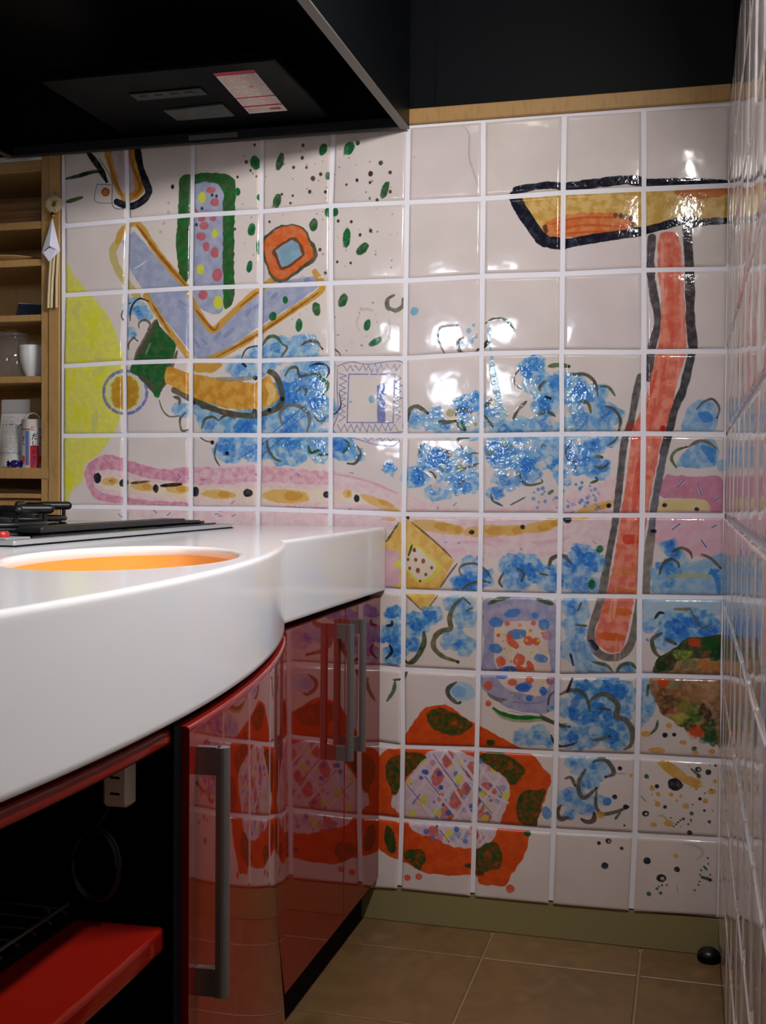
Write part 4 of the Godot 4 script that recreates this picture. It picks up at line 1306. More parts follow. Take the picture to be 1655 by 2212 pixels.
const MURAL := [
	["s",[23,71,52,67,83,61,104,61],7.9,0,0.9,1],
	["s",[22,120,39,117,61,112],7.9,1,0.9,1],
	["s",[71,17,88,37,101,54,109,68,117,83],12,2,0.95,1],
	["w",[114,11,181,13,201,95,199,111,171,128,153,124,140,105,125,67],3,4,0.9,1,3,1.5],
	["w",[130,14,164,14,181,94,167,109,153,106,137,63],5,6,0.9,1,3,1.5],
	["s",[167,24,178,59,194,99,179,116],6.6,7,0.6,1],
	["s",[119,30,132,72,153,115],6.2,7,0.5,1],
	["s",[186,13,194,55,205,86,213,109,199,127,171,137,140,126],14.7,8,0.95,0],
	["s",[99,33,119,62,130,86,132,135,166,140,199,127,220,110,206,72],1.6,9,0.8,0],
	["s",[95,87,127,90],1.3,10,0.8,0],
	["s",[95,87,91,122,130,128],1.3,10,0.8,0],
	["d",[229,209,8.8,9.3,0],11,0.95],
	["d",[229,209,6.5,7.2,0],12,0.95],
	["d",[533,205,3.5,4.5,0],8,0.95],
	["d",[514,269,3.5,3.5,0],13,0.5],
	["d",[514,308,3.5,3.5,0],13,0.5],
	["d",[494,351,3.5,3.5,0],13,0.5],
	["d",[479,386,3.5,3.5,0],13,0.5],
	["w",[284,85,312,80,363,80,399,91,405,106,404,143,402,218,403,292,401,339,385,356,379,338,377,254,376,170,372,109,315,102,309,138,306,213,301,295,284,292,278,250,275,212,280,136],14,15,0.92,1,5,1.5],
	["w",[314,103,372,108,377,170,378,291,377,359,344,360,317,336,307,251,307,175],16,17,0.9,1,5,1.5],
	["d",[702,228,10.3,6.4,0],18,0.8],
	["d",[719,278,9.3,8.3,0],18,0.8],
	["d",[673,371,9.9,7.9,0],18,0.8],
	["d",[659,413,10.4,8.9,0],18,0.8],
	["d",[683,456,7.4,10.3,0],18,0.8],
	["d",[720,482,8.8,11.3,0],18,0.8],
	["d",[733,573,11.3,12.7,0],18,0.8],
	["d",[669,650,10.9,9.9,0],18,0.8],
	["d",[663,343,7.9,6.4,0],18,0.8],
	["d",[712,344,6.9,4.9,0],18,0.8],
	["d",[636,310,4.9,4.9,0],18,0.8],
	["d",[663,255,8.4,11.3,0],19,0.95],
	["d",[720,405,6.4,8.8,0],19,0.95],
	["d",[657,547,8.9,10.4,0],19,0.95],
	["d",[736,684,10.8,13.2,0],19,0.95],
	["d",[639,365,3,3.5,0],8,0.8],
	["d",[707,248,2.9,3.4,0],8,0.8],
	["d",[727,254,2.9,3.4,0],8,0.8],
	["d",[663,300,3,3.5,0],8,0.8],
	["w",[152,208,180,188,308,326,352,398,415,346,484,307,582,295,582,319,534,350,455,394,395,434,345,463,314,448,231,350,176,276],16,20,0.9,1,6,0.8],
	["s",[138,215,131,232,148,275,189,324],16,21,0.95,0],
	["s",[144,207,154,185,188,175,236,238,300,311],13.8,3,0.95,0],
	["s",[208,323,252,386,306,454],12.6,3,0.95,0],
	["s",[305,326,334,374,357,397,385,376,435,335,489,298],13.3,3,0.95,0],
	["s",[324,466,395,439,455,406,534,359,582,330,589,314,574,288],13.3,3,0.95,0],
	["s",[186,176,236,238,298,307],6.3,7,0.75,1],
	["s",[220,338,262,401],4.2,7,0.75,1],
	["s",[319,355,357,396,370,385],5.1,7,0.75,1],
	["s",[415,352,475,309],4,7,0.75,1],
	["s",[365,452,455,408,534,360,582,330],5.1,7,0.75,1],
	["s",[382,412,403,396],8.8,22,0.6,1],
	["s",[551,310,561,300],6.3,22,0.6,1],
	["s",[496,335,506,324],6,23,0.6,1],
	["s",[280,333,298,347],5.7,22,0.6,1],
	["s",[332,415,344,426],6.4,22,0.6,1],
	["s",[315,415,328,433],6.7,22,0.6,1],
	["s",[433,379,446,367],8.3,24,0.6,1],
	["s",[191,232,203,246],6.5,24,0.6,1],
	["s",[426,367,438,356],8.8,24,0.6,1],
	["s",[445,356,464,344],7.3,22,0.6,1],
	["s",[531,308,552,297],7.8,23,0.6,1],
	["s",[436,378,448,365],7.3,23,0.6,1],
	["s",[362,415,373,403],7.6,22,0.6,1],
	["s",[429,373,440,358],6.2,22,0.6,1],
	["s",[279,339,295,356],5.5,24,0.6,1],
	["s",[482,339,495,328],7.5,22,0.6,1],
	["s",[180,266,195,259,209,250],2.5,25,0.8,1],
	["w",[464,219,488,198,525,191,553,203,567,224,578,250,575,267,551,281,516,303,490,304,475,281,464,250],26,27,0.9,1,4,1.5],
	["w",[468,222,490,202,525,194,548,204,561,226,571,252,568,262,548,274,516,297,494,298,478,278,468,250],28,29,0.95,1,7,1.5],
	["w",[486,242,525,218,543,229,551,254,517,279,502,281,493,261],30,30,0.85,0.95,3,1.5],
	["w",[491,242,525,222,539,231,547,254,516,274,505,276,497,258],31,32,0.95,1,4,0.8],
	["d",[894,131,10.1,14.1,-20],33,0.95],
	["d",[900,139,5,7.1,-20],34,0.5],
	["d",[999,134,7.5,17.4,15],35,0.95],
	["d",[1004,144,3.7,8.7,15],34,0.5],
	["d",[1179,96,8.3,11.2,20],33,0.95],
	["d",[1184,102,4.1,5.6,20],34,0.5],
	["d",[1286,100,10.1,13.5,30],33,0.95],
	["d",[1292,108,5.1,6.7,30],34,0.5],
	["d",[1322,81,4.3,4.8,0],35,0.95],
	["d",[1324,84,2.2,2.4,0],34,0.5],
	["d",[819,242,5.6,8.4,0],33,0.95],
	["d",[822,247,2.8,4.2,0],34,0.5],
	["d",[988,287,8.5,14,15],35,0.95],
	["d",[993,295,4.2,7,15],34,0.5],
	["d",[1433,271,7.1,17.6,20],35,0.95],
	["d",[1437,282,3.6,8.8,20],34,0.5],
	["d",[880,397,8.1,12.6,10],33,0.95],
	["d",[885,404,4,6.3,10],34,0.5],
	["d",[1142,391,8.8,12.3,5],35,0.95],
	["d",[1147,398,4.4,6.1,5],34,0.5],
	["d",[1200,343,5.9,9.8,0],33,0.95],
	["d",[1204,349,2.9,4.9,0],34,0.5],
	["d",[1231,345,6.6,8.7,0],33,0.95],
	["d",[1235,350,3.3,4.4,0],34,0.5],
	["d",[1279,449,7.7,19.8,4],33,0.95],
	["d",[1283,460,3.9,9.9,4],34,0.5],
	["d",[1344,495,8.6,15.4,50],35,0.95],
	["d",[1349,504,4.3,7.7,50],34,0.5],
	["d",[871,545,6.1,11.6,10],33,0.95],
	["d",[875,551,3,5.8,10],34,0.5],
	["d",[907,468,3.5,14.1,0],33,0.95],
	["d",[909,476,1.8,7.1,0],34,0.5],
	["d",[1266,693,8.7,14.1,20],35,0.95],
	["d",[1271,701,4.4,7,20],34,0.5],
	["d",[1156,724,8.6,13.7,-10],35,0.95],
	["d",[1162,732,4.3,6.9,-10],34,0.5],
	["d",[1199,202,4.9,7.8,0],35,0.95],
	["d",[1202,207,2.4,3.9,0],34,0.5],
	["d",[909,269,4,6,0],33,0.95],
	["d",[911,272,2,3,0],34,0.5],
	["d",[1083,786,6.9,12.9,5],36,0.95],
	["d",[973,746,8,9,20],36,0.95],
	["d",[1366,794,6.7,11,15],36,0.95],
	["d",[1400,859,14.8,6.7,-30],36,0.95],
	["d",[1025,683,5.5,7.5,0],36,0.95],
	["d",[856,125,3.5,3.9,0],37,0.9],
	["d",[874,160,2.5,2.8,0],38,0.9],
	["d",[818,183,2.5,2.8,0],38,0.9],
	["d",[899,185,2,2.2,0],37,0.9],
	["d",[1093,124,3.5,3.8,0],37,0.9],
	["d",[1057,159,3.2,3.5,0],37,0.9],
	["d",[1111,163,2.7,3,0],37,0.9],
	["d",[1138,208,4.4,4.9,0],37,0.9],
	["d",[1170,193,3.4,3.8,0],37,0.9],
	["d",[1125,260,3.4,3.8,0],8,0.9],
	["d",[1190,264,2.9,3.2,0],8,0.9],
	["d",[1008,263,2.5,2.7,0],37,0.9],
	["d",[1054,271,2.5,2.7,0],38,0.9],
	["d",[1044,300,2.2,2.5,0],8,0.9],
	["d",[1416,165,4.3,4.7,0],38,0.9],
	["d",[1375,204,4.8,5.3,0],37,0.9],
	["d",[1454,204,3.3,3.6,0],37,0.9],
	["d",[1320,226,2.9,3.2,0],8,0.9],
	["d",[1373,238,2.6,2.9,0],8,0.9],
	["d",[1455,278,3.3,3.6,0],37,0.9],
	["d",[1402,308,3.3,3.7,0],37,0.9],
	["d",[1372,301,1.9,2.1,0],38,0.9],
	["d",[956,369,2.5,2.8,0],38,0.9],
	["d",[808,391,2.5,2.8,0],38,0.9],
	["d",[1096,75,3,3.3,0],37,0.9],
	["d",[891,59,2.5,2.8,0],8,0.9],
	["d",[1277,241,2.2,2.4,0],37,0.9],
	["d",[1334,440,2.9,3.2,0],38,0.9],
	["d",[1377,426,3.3,3.7,0],38,0.9],
	["d",[1298,387,2.9,3.2,0],38,0.9],
	["d",[1244,381,2.9,3.2,0],8,0.9],
	["d",[1169,490,3.2,3.5,0],37,0.9],
	["d",[1241,541,2.4,2.7,0],37,0.9],
	["d",[1296,548,2.4,2.7,0],38,0.9],
	["d",[1192,583,2.9,3.2,0],38,0.9],
	["d",[1278,498,1.3,1.3,0],39,0.6],
	["d",[1458,262,1.2,1.2,0],40,0.6],
	["d",[1054,205,1.3,1.3,0],39,0.6],
	["d",[1322,496,1.4,1.4,0],41,0.6],
	["d",[1405,431,2.1,2.1,0],39,0.6],
	["d",[1180,340,1.2,1.2,0],39,0.6],
	["d",[1446,329,1.8,1.8,0],42,0.6],
	["d",[1221,411,1.5,1.5,0],39,0.6],
	["d",[1308,99,1.2,1.2,0],42,0.6],
	["d",[1247,171,1.9,1.9,0],41,0.6],
	["d",[1251,102,1.5,1.5,0],41,0.6],
	["d",[915,549,1.6,1.6,0],40,0.6],
	["d",[1113,247,1.8,1.8,0],40,0.6],
	["d",[1226,198,2.1,2.1,0],40,0.6],
	["d",[1397,519,1.8,1.8,0],39,0.6],
	["d",[1464,366,1.3,1.3,0],39,0.6],
	["d",[1197,247,1.7,1.7,0],39,0.6],
	["d",[1372,296,1.9,1.9,0],39,0.6],
	["d",[1146,152,1.4,1.4,0],42,0.6],
	["d",[1461,572,1.7,1.7,0],39,0.6],
	["d",[1374,416,1.4,1.4,0],39,0.6],
	["d",[1211,385,1.1,1.1,0],42,0.6],
	["d",[1164,315,1.8,1.8,0],42,0.6],
	["d",[1463,545,1.7,1.7,0],39,0.6],
	["d",[1322,235,1.3,1.3,0],40,0.6],
	["d",[1162,218,1.6,1.6,0],40,0.6],
	["d",[1273,560,1.3,1.3,0],40,0.6],
	["d",[1350,497,1,1,0],39,0.6],
	["d",[1001,303,1,1,0],42,0.6],
	["d",[1016,143,2.2,2.2,0],39,0.6],
	["d",[1181,508,2.1,2.1,0],40,0.6],
	["d",[849,118,1.4,1.4,0],39,0.6],
	["d",[1242,444,1,1,0],39,0.6],
	["d",[1225,97,1.3,1.3,0],42,0.6],
	["d",[1286,137,1.8,1.8,0],41,0.6],
	["d",[850,450,1.6,1.6,0],42,0.6],
	["d",[1398,506,1.5,1.5,0],41,0.6],
	["d",[1422,322,1.9,1.9,0],39,0.6],
	["d",[1384,433,1.5,1.5,0],39,0.6],
	["d",[1264,317,1.3,1.3,0],41,0.6],
	["d",[1155,349,1.6,1.6,0],39,0.6],
	["d",[1193,289,1.6,1.6,0],40,0.6],
	["d",[884,173,2,2,0],40,0.6],
	["d",[1272,95,1.8,1.8,0],40,0.6],
	["d",[1485,441,1,1,0],40,0.6],
	["d",[1457,445,1.1,1.1,0],39,0.6],
	["d",[1300,302,1.2,1.2,0],41,0.6],
	["d",[1112,152,1.7,1.7,0],40,0.6],
	["d",[1205,407,1.9,1.9,0],39,0.6],
	["d",[878,348,1.9,1.9,0],41,0.6],
	["d",[845,100,1.9,1.9,0],42,0.6],
	["d",[1085,98,1.8,1.8,0],41,0.6],
	["d",[1213,416,1.3,1.3,0],41,0.6],
	["d",[1014,343,1.3,1.3,0],39,0.6],
	["d",[1178,143,1.3,1.3,0],39,0.6],
	["d",[1138,268,1.1,1.1,0],40,0.6],
	["d",[1266,124,1.8,1.8,0],40,0.6],
	["d",[1400,341,1.5,1.5,0],42,0.6],
	["d",[1409,329,1.3,1.3,0],40,0.6],
	["d",[1195,269,2,2,0],42,0.6],
	["d",[1284,194,1.1,1.1,0],42,0.6],
	["d",[1372,158,1.7,1.7,0],39,0.6],
	["d",[1382,233,2.1,2.1,0],39,0.6],
	["d",[1357,275,1.8,1.8,0],39,0.6],
	["d",[1265,482,1.5,1.5,0],39,0.6],
	["d",[1180,372,1.7,1.7,0],41,0.6],
	["d",[1099,119,1,1,0],41,0.6],
	["d",[969,309,2.2,2.2,0],39,0.6],
	["d",[840,292,2.1,2.1,0],42,0.6],
	["d",[1053,300,1.2,1.2,0],41,0.6],
	["d",[888,498,2.1,2.1,0],42,0.6],
	["d",[940,188,1.4,1.4,0],41,0.6],
	["d",[1329,419,1,1,0],40,0.6],
	["d",[1047,97,1,1,0],42,0.6],
	["d",[919,397,1.4,1.4,0],41,0.6],
	["d",[1314,166,1.2,1.2,0],40,0.6],
	["d",[1217,406,1.7,1.7,0],39,0.6],
	["d",[1339,725,1.4,1.4,0],40,0.6],
	["d",[1363,837,1.2,1.2,0],40,0.6],
	["d",[1113,723,1,1,0],39,0.6],
	["d",[1229,887,1,1,0],40,0.6],
	["d",[1239,826,1.2,1.2,0],40,0.6],
	["d",[1282,891,1.6,1.6,0],43,0.6],
	["d",[1454,839,1.2,1.2,0],43,0.6],
	["d",[1075,777,1.8,1.8,0],39,0.6],
	["d",[1056,761,1.1,1.1,0],43,0.6],
	["d",[1407,782,1.7,1.7,0],40,0.6],
	["d",[1458,731,1.8,1.8,0],39,0.6],
	["d",[1216,794,1.1,1.1,0],43,0.6],
	["d",[1388,707,2.1,2.1,0],40,0.6],
	["d",[1304,864,1.2,1.2,0],40,0.6],
	["d",[1233,758,1.5,1.5,0],43,0.6],
	["d",[1269,712,1,1,0],43,0.6],
	["d",[1344,872,2.2,2.2,0],39,0.6],
	["d",[1086,744,1.1,1.1,0],43,0.6],
	["d",[1401,754,1.1,1.1,0],40,0.6],
	["d",[1247,829,1.9,1.9,0],39,0.6],
	["d",[1333,744,1.6,1.6,0],40,0.6],
	["d",[1055,720,1.3,1.3,0],43,0.6],
	["s",[737,340,724,348,725,364,740,370,753,362,754,347],8.5,44,0.85,1],
	["s",[668,367,680,365,695,369],5.3,45,0.5,1],
	["s",[726,384,731,405,726,428,717,442],3.3,46,0.6,1],
	["s",[668,374,661,392,668,410],3.8,47,0.5,1],
	["w",[15,280,44,280,68,304,89,326,121,362,139,398,152,433,156,465,155,523,149,571,132,610,100,649,68,672,63,703,39,724,15,729],48,49,0.85,1,9,1],
	["s",[112,469,101,485,98,488,98,513],17,50,0.6,1],
	["s",[19,485,29,497,24,506,28,522],9.1,50,0.6,1],
	["s",[43,686,31,703,26,714,28,720],12.6,50,0.6,1],
	["s",[100,389,92,403,82,419,88,427],12.2,50,0.6,1],
	["s",[40,547,51,559,47,575,37,580],18,50,0.6,1],
	["s",[54,328,49,340,44,350,52,364],14.3,51,0.6,1],
	["s",[114,464,111,480,98,491,104,496],11.1,50,0.6,1],
	["s",[38,474,42,490,38,501,32,515],9.7,50,0.6,1],
	["s",[95,557,92,572,89,584,90,602],13.5,51,0.6,1],
	["s",[75,350,93,361,89,373,78,380],17,50,0.6,1],
	["s",[19,671,15,689,20,696,31,722],15.4,50,0.6,1],
	["s",[67,362,81,375,85,392,72,408],14.4,50,0.6,1],
	["s",[92,447,104,462,106,470,87,483],17.2,51,0.6,1],
	["s",[22,679,25,694,33,708,34,721],13.2,50,0.6,1],
	["s",[70,548,66,564,72,574,68,584],14.7,50,0.6,1],
	["s",[61,448,66,458,80,470,70,479],10.7,50,0.6,1],
	["s",[14,576,20,591,25,602,19,623],10.8,51,0.6,1],
	["w",[120,521,128,493,144,481,167,482,190,489,200,515,198,540,177,558,152,561,131,549],52,52,0.9,1,3,1.5],
	["s",[209,532,210,521],6.6,53,0.85,0],
	["s",[201,547,207,538],6.6,53,0.85,0],
	["s",[187,559,196,552],6.6,53,0.85,0],
	["s",[169,565,181,562],6.7,53,0.85,0],
	["s",[149,564,162,566],6.7,53,0.85,0],
	["s",[132,557,143,563],6.7,53,0.85,0],
	["s",[118,544,126,553],6.7,53,0.85,0],
	["s",[111,528,115,539],6.7,53,0.85,0],
	["s",[112,510,111,522],6.7,53,0.85,0],
	["s",[120,495,114,504],6.7,53,0.85,0],
	["s",[134,483,124,490],6.7,53,0.85,0],
	["s",[152,477,140,480],6.7,53,0.85,0],
	["s",[171,478,159,476],6.7,53,0.85,0],
	["s",[189,485,178,480],6.6,53,0.85,0],
	["s",[202,498,194,489],6.6,53,0.85,0],
	["s",[209,514,206,504],6.6,53,0.85,0],
	["d",[319,1043,34.4,39,0],54,0.9],
	["d",[319,1043,31.3,36,0],55,0.97],
	["d",[323,1050,9.4,9.4,0],56,0.4],
	["d",[350,1032,9,9,0],56,0.4],
	["d",[294,1028,4.8,4.8,0],56,0.4],
	["d",[352,1084,8.7,8.7,0],56,0.4],
	["d",[299,1080,6.7,6.7,0],56,0.4],
	["d",[279,1083,10.1,10.1,0],56,0.4],
	["d",[289,1001,6.2,6.2,0],56,0.4],
	["d",[306,1063,6.9,6.9,0],56,0.4],
	["w",[213,346,204,361,185,362,167,366,152,353,154,336,170,328,186,325,199,334],57,58,0.57,0.94,7,3.5],
	["w",[224,363,217,373,206,379,195,373,188,366,186,356,191,346,205,350,216,353],57,58,0.55,0.92,7,3.5],
	["w",[187,399,188,408,176,409,166,409,163,401,158,393,167,387,177,387,184,392],57,58,0.51,0.9,7,3.5],
	["w",[198,352,193,361,187,363,183,356,177,346,187,340,194,344],59,60,0.29,0.74,9,4],
	["w",[206,362,201,367,194,373,186,367,183,357,193,353,200,356],59,60,0.25,0.68,9,4],
	["w",[184,402,180,408,175,407,171,404,168,399,175,395,180,398],59,60,0.17,0.54,9,4],
	["s",[215,335,194,328,179,338,172,356,172,373],3.5,8,0.85,1],
	["s",[192,389,192,378,205,372,217,381,212,392],4.6,61,0.85,1],
	["d",[425,785,1.6,1.6,0],8,0.7],
	["s",[168,433,168,421,179,409,188,415],4.6,61,0.85,1],
	["d",[377,830,1.6,1.6,0],8,0.7],
	["s",[154,351,152,365,161,377],2.6,8,0.85,1],
	["s",[161,340,174,336],3.1,61,0.85,1],
	["w",[448,473,442,492,422,501,403,491,384,481,392,465,401,450,420,450,441,455],57,58,0.55,0.92,7,3.5],
	["w",[498,465,485,486,462,494,437,492,420,474,426,454,437,436,462,429,479,447],57,58,0.51,0.9,7,3.5],
	["w",[534,447,517,462,500,471,477,473,465,455,467,436,479,422,502,412,526,424],57,58,0.55,0.92,7,3.5],
	["w",[584,439,573,456,554,462,533,462,520,446,511,425,531,411,555,410,579,417],57,58,0.5,0.89,7,3.5],
	["w",[619,474,602,488,587,494,572,491,557,482,558,465,567,449,587,453,601,461],57,58,0.55,0.92,7,3.5],
	["w",[599,506,589,531,564,554,531,540,509,519,499,487,531,470,564,457,600,472],57,58,0.57,0.94,7,3.5],
	["w",[565,540,550,565,523,576,497,566,480,550,466,523,492,504,522,505,550,514],57,62,0.61,0.97,7,3.5],
	["w",[625,557,613,578,590,589,561,591,545,568,543,543,562,524,589,529,610,537],57,62,0.59,0.95,7,3.5],
	["w",[588,589,567,611,544,631,507,631,491,602,490,573,510,551,542,554,565,567],57,58,0.57,0.94,7,3.5],
	["w",[520,588,510,612,482,617,453,623,443,598,429,573,456,557,483,554,513,561],57,58,0.57,0.94,7,3.5],
	["w",[457,588,443,607,422,617,398,615,385,597,381,576,398,561,424,548,450,563],57,62,0.61,0.97,7,3.5],
	["w",[392,578,387,600,363,613,335,608,321,588,321,567,334,547,361,550,378,562],57,58,0.53,0.91,7,3.5],
	["w",[435,632,429,655,404,666,375,663,357,644,367,622,377,603,403,600,427,610],57,62,0.59,0.95,7,3.5],
	["w",[494,632,487,654,464,665,436,663,417,644,416,619,436,601,462,605,489,608],57,58,0.55,0.92,7,3.5],
	["w",[568,632,562,658,534,672,499,672,473,648,478,617,505,600,533,594,558,608],57,62,0.59,0.95,7,3.5],
	["w",[621,632,611,651,592,670,567,658,546,644,549,620,566,605,591,597,618,607],57,58,0.55,0.92,7,3.5],
	["w",[663,637,660,656,640,664,621,658,598,649,603,627,619,614,640,610,657,620],57,62,0.61,0.97,7,3.5],
	["w",[678,650,679,662,666,663,654,664,643,657,648,645,656,640,666,635,677,640],57,58,0.53,0.91,7,3.5],
	["w",[307,557,305,571,289,573,276,571,268,562,265,551,276,543,289,541,303,545],57,58,0.51,0.9,7,3.5],
	["w",[358,554,355,568,340,580,321,574,309,561,307,545,324,537,340,528,357,538],57,58,0.53,0.91,7,3.5],
	["w",[745,677,742,685,736,693,725,688,716,683,720,673,724,664,735,664,742,670],57,62,0.59,0.95,7,3.5],
	["w",[425,478,417,485,410,491,403,481,405,475,410,467,421,471],59,60,0.25,0.68,9,4],
	["w",[476,452,466,465,451,465,444,457,443,446,451,441,466,438],59,60,0.17,0.54,9,4],
	["w",[505,436,497,449,488,445,478,440,482,429,488,427,499,424],59,60,0.25,0.68,9,4],
	["w",[571,434,561,442,549,447,540,440,543,426,549,414,564,423],59,60,0.15,0.51,9,4],
	["w",[593,468,586,480,573,481,566,475,563,461,574,454,584,461],59,60,0.25,0.68,9,4],
	["w",[592,505,576,526,553,526,533,513,535,491,552,485,580,492],59,60,0.29,0.74,9,4],
	["w",[538,528,534,547,510,557,492,536,490,515,511,504,532,510],59,60,0.37,0.87,9,4],
	["w",[529,538,530,554,512,550,498,546,500,532,511,516,527,521],59,60,0.37,0.87,9,4],
	["w",[592,549,583,557,572,561,562,555,560,542,571,536,580,539],59,60,0.33,0.8,9,4],
	["w",[594,547,594,558,580,556,567,554,568,541,579,532,595,534],59,60,0.33,0.8,9,4],
	["w",[545,594,539,606,519,619,509,602,511,588,520,568,536,575],59,60,0.29,0.74,9,4],
	["w",[475,584,471,600,460,599,452,591,446,579,461,572,473,570],59,60,0.29,0.74,9,4],
	["w",[450,600,440,610,422,619,405,604,406,589,424,581,440,587],59,60,0.37,0.87,9,4],
	["w",[442,591,439,604,422,605,409,599,411,583,423,579,439,579],59,60,0.37,0.87,9,4],
	["w",[366,588,359,601,349,599,339,595,344,582,350,575,362,578],59,60,0.21,0.61,9,4],
	["w",[394,636,391,646,379,645,368,643,365,628,379,618,395,628],59,60,0.33,0.8,9,4],
	["w",[409,642,406,654,391,656,379,650,382,638,393,630,403,631],59,60,0.33,0.8,9,4],
	["w",[472,645,465,664,450,658,429,655,430,636,449,629,467,626],59,60,0.25,0.68,9,4],
	["w",[543,632,536,641,523,652,516,637,514,628,522,618,540,624],59,60,0.33,0.8,9,4],
	["w",[527,620,521,629,503,634,494,626,495,612,504,600,520,601],59,60,0.33,0.8,9,4],
	["w",[602,629,595,645,582,639,572,634,567,623,582,618,596,617],59,60,0.25,0.68,9,4],
	["w",[645,629,636,645,626,646,616,634,618,620,625,618,638,620],59,60,0.37,0.87,9,4],
	["w",[646,635,633,643,623,645,615,641,610,631,624,626,636,626],59,60,0.37,0.87,9,4],
	["w",[675,657,672,663,667,661,662,659,661,653,667,648,674,650],59,60,0.21,0.61,9,4],
	["w",[294,555,288,560,280,565,273,558,277,552,281,545,291,550],59,60,0.17,0.54,9,4],
	["w",[352,546,344,556,335,555,330,551,332,540,337,532,346,538],59,60,0.21,0.61,9,4],
	["w",[738,674,735,680,728,684,722,676,724,671,728,668,736,670],59,60,0.33,0.8,9,4],
	["w",[743,673,740,678,734,679,730,677,729,670,734,666,740,668],59,60,0.33,0.8,9,4],
	["w",[233,371,239,386,270,417,276,426,266,458,253,499,237,530,228,528,192,489,171,479,174,465,195,431,215,397],63,64,0.95,1,7,0.9],
	["s",[230,375,207,415,182,456],14.6,65,0.85,1],
	["s",[192,489,215,503,234,523],11.2,66,0.8,1],
	["s",[278,438,254,499,241,515],7.5,67,0.8,1],
	["s",[218,420,207,443],5.1,68,0.6,1],
	["d",[466,1049,7.6,9.1,0],69,0.9],
	["w",[260,470,310,485,409,502,452,505,478,492,496,520,499,539,478,555,439,560,401,557,376,554,310,533,269,513,250,496],70,71,0.95,1,7,1.5],
	["s",[476,509,486,527,478,548],15.8,72,0.8,1],
	["s",[271,518,311,538,376,563,436,572,478,565,504,551,507,528,495,495,480,484],11.4,73,0.9,0],
	["s",[365,496,406,498,452,494],9.1,74,0.7,1],
	["s",[268,517,304,534],9.3,75,0.7,1],
	["d",[898,992,4.5,4.5,0],8,0.95],
	["d",[629,1088,4.6,4.6,0],8,0.95],
	["d",[896,1125,4.5,4.5,0],8,0.95],
	["d",[960,1122,4.5,4.5,0],8,0.95],
	["d",[1015,1078,4.4,4.4,0],8,0.95],
	["w",[312,465,375,464,365,479,335,484,316,480],76,77,0.9,1,3,1.5],
	["s",[419,456,431,437,457,431],3.1,8,0.85,1],
	["s",[464,431,477,415,494,415,507,430],6.6,78,0.85,1],
	["s",[507,430,517,437,504,455],4.5,61,0.85,1],
	["s",[547,433,561,425,579,427,591,441],5.9,61,0.85,1],
	["d",[1182,882,2.1,2.1,0],8,0.7],
	["s",[615,441,625,449,629,457],2.9,61,0.85,1],
	["s",[513,493,522,479,537,477,544,494,557,492,577,490,586,497],6,61,0.85,1],
	["d",[1173,993,2.1,2.1,0],8,0.7],
	["s",[564,475,581,470,599,474,605,485,599,499],3.7,8,0.85,1],
	["s",[584,487,589,499,601,509,599,523,594,532],7.4,79,0.85,1],
	["d",[1188,1064,2.6,2.6,0],8,0.7],
	["s",[537,524,550,517,558,522,556,531],5,61,0.85,1],
	["d",[1112,1063,1.7,1.7,0],8,0.7],
	["s",[507,590,503,568,518,552,540,553,560,566,565,583,560,604],8,80,0.85,1],
	["s",[575,574,585,584,597,580,597,571],3.7,61,0.85,1],
	["s",[626,528,630,551,621,567,602,574],2.7,8,0.85,1],
	["s",[376,574,391,571,405,578],4.6,61,0.85,1],
	["d",[811,1156,1.6,1.6,0],8,0.7],
	["s",[475,622,478,639,491,658,506,664],5.5,61,0.85,1],
	["s",[563,634,568,646,587,641],6.4,81,0.85,1],
	["s",[639,621,648,632,634,648],5.8,43,0.85,1],
	["s",[663,632,671,648,661,667,645,668],5.8,61,0.85,1],
	["d",[1290,1336,2,2,0],8,0.7],
	["s",[421,465,429,473],5.6,8,0.85,1],
	["d",[858,945,2,2,0],8,0.7],
	["s",[583,651,605,650],5.4,82,0.85,1],
	["d",[1209,1299,1.9,1.9,0],8,0.7],
	["s",[238,538,246,559,261,572,284,571],3,61,0.85,1],
	["s",[298,564,285,578,289,601,304,599],4.5,61,0.85,1],
	["s",[333,597,341,578,358,574,370,581],5.9,61,0.85,1],
	["s",[370,581,383,572,395,571],4.4,61,0.85,1],
	["s",[329,615,343,623,356,624],2.5,61,0.85,1],
	["s",[366,629,362,654,373,674],3.7,61,0.85,1],
	["s",[271,532,283,536,283,548],6.5,61,0.85,1],
	["s",[331,553,341,555],6.4,61,0.85,1],
	["s",[488,606,599,518],1.5,83,0.8,0],
	["s",[510,606,601,539],1.5,83,0.8,0],
	["s",[420,656,488,615],1.5,83,0.8,0],
	["s",[460,656,510,615],1.5,83,0.8,0],
	["s",[402,696,415,682],1.5,83,0.8,0],
	["d",[778,1296,4.1,4.1,0],8,0.95],
	["d",[713,1252,4.2,4.2,0],8,0.95],
	["s",[622,476,650,468,686,473,745,468,758,484,756,536,756,593,746,607,641,609,614,602,624,569,622,523,622,476],1.7,53,0.9,0],
	["s",[646,492,740,494],2.2,53,0.9,0],
	["s",[740,494,737,588],2.1,53,0.9,0],
	["s",[737,588,643,587],2.1,53,0.9,0],
	["s",[643,587,646,492],2.2,53,0.9,0],
	["s",[635,475,642,485],1.5,53,0.85,0],
	["s",[642,485,649,475],1.5,53,0.85,0],
	["s",[649,475,655,486],1.5,53,0.85,0],
	["s",[655,486,659,475],1.4,53,0.85,0],
	["s",[659,475,668,486],1.4,53,0.85,0],
	["s",[668,486,675,473],1.4,53,0.85,0],
	["s",[675,473,681,486],1.4,53,0.85,0],
	["s",[681,486,686,476],1.4,53,0.85,0],
	["s",[686,476,693,489],1.4,53,0.85,0],
	["s",[693,489,701,473],1.4,53,0.85,0],
	["s",[701,473,704,489],1.4,53,0.85,0],
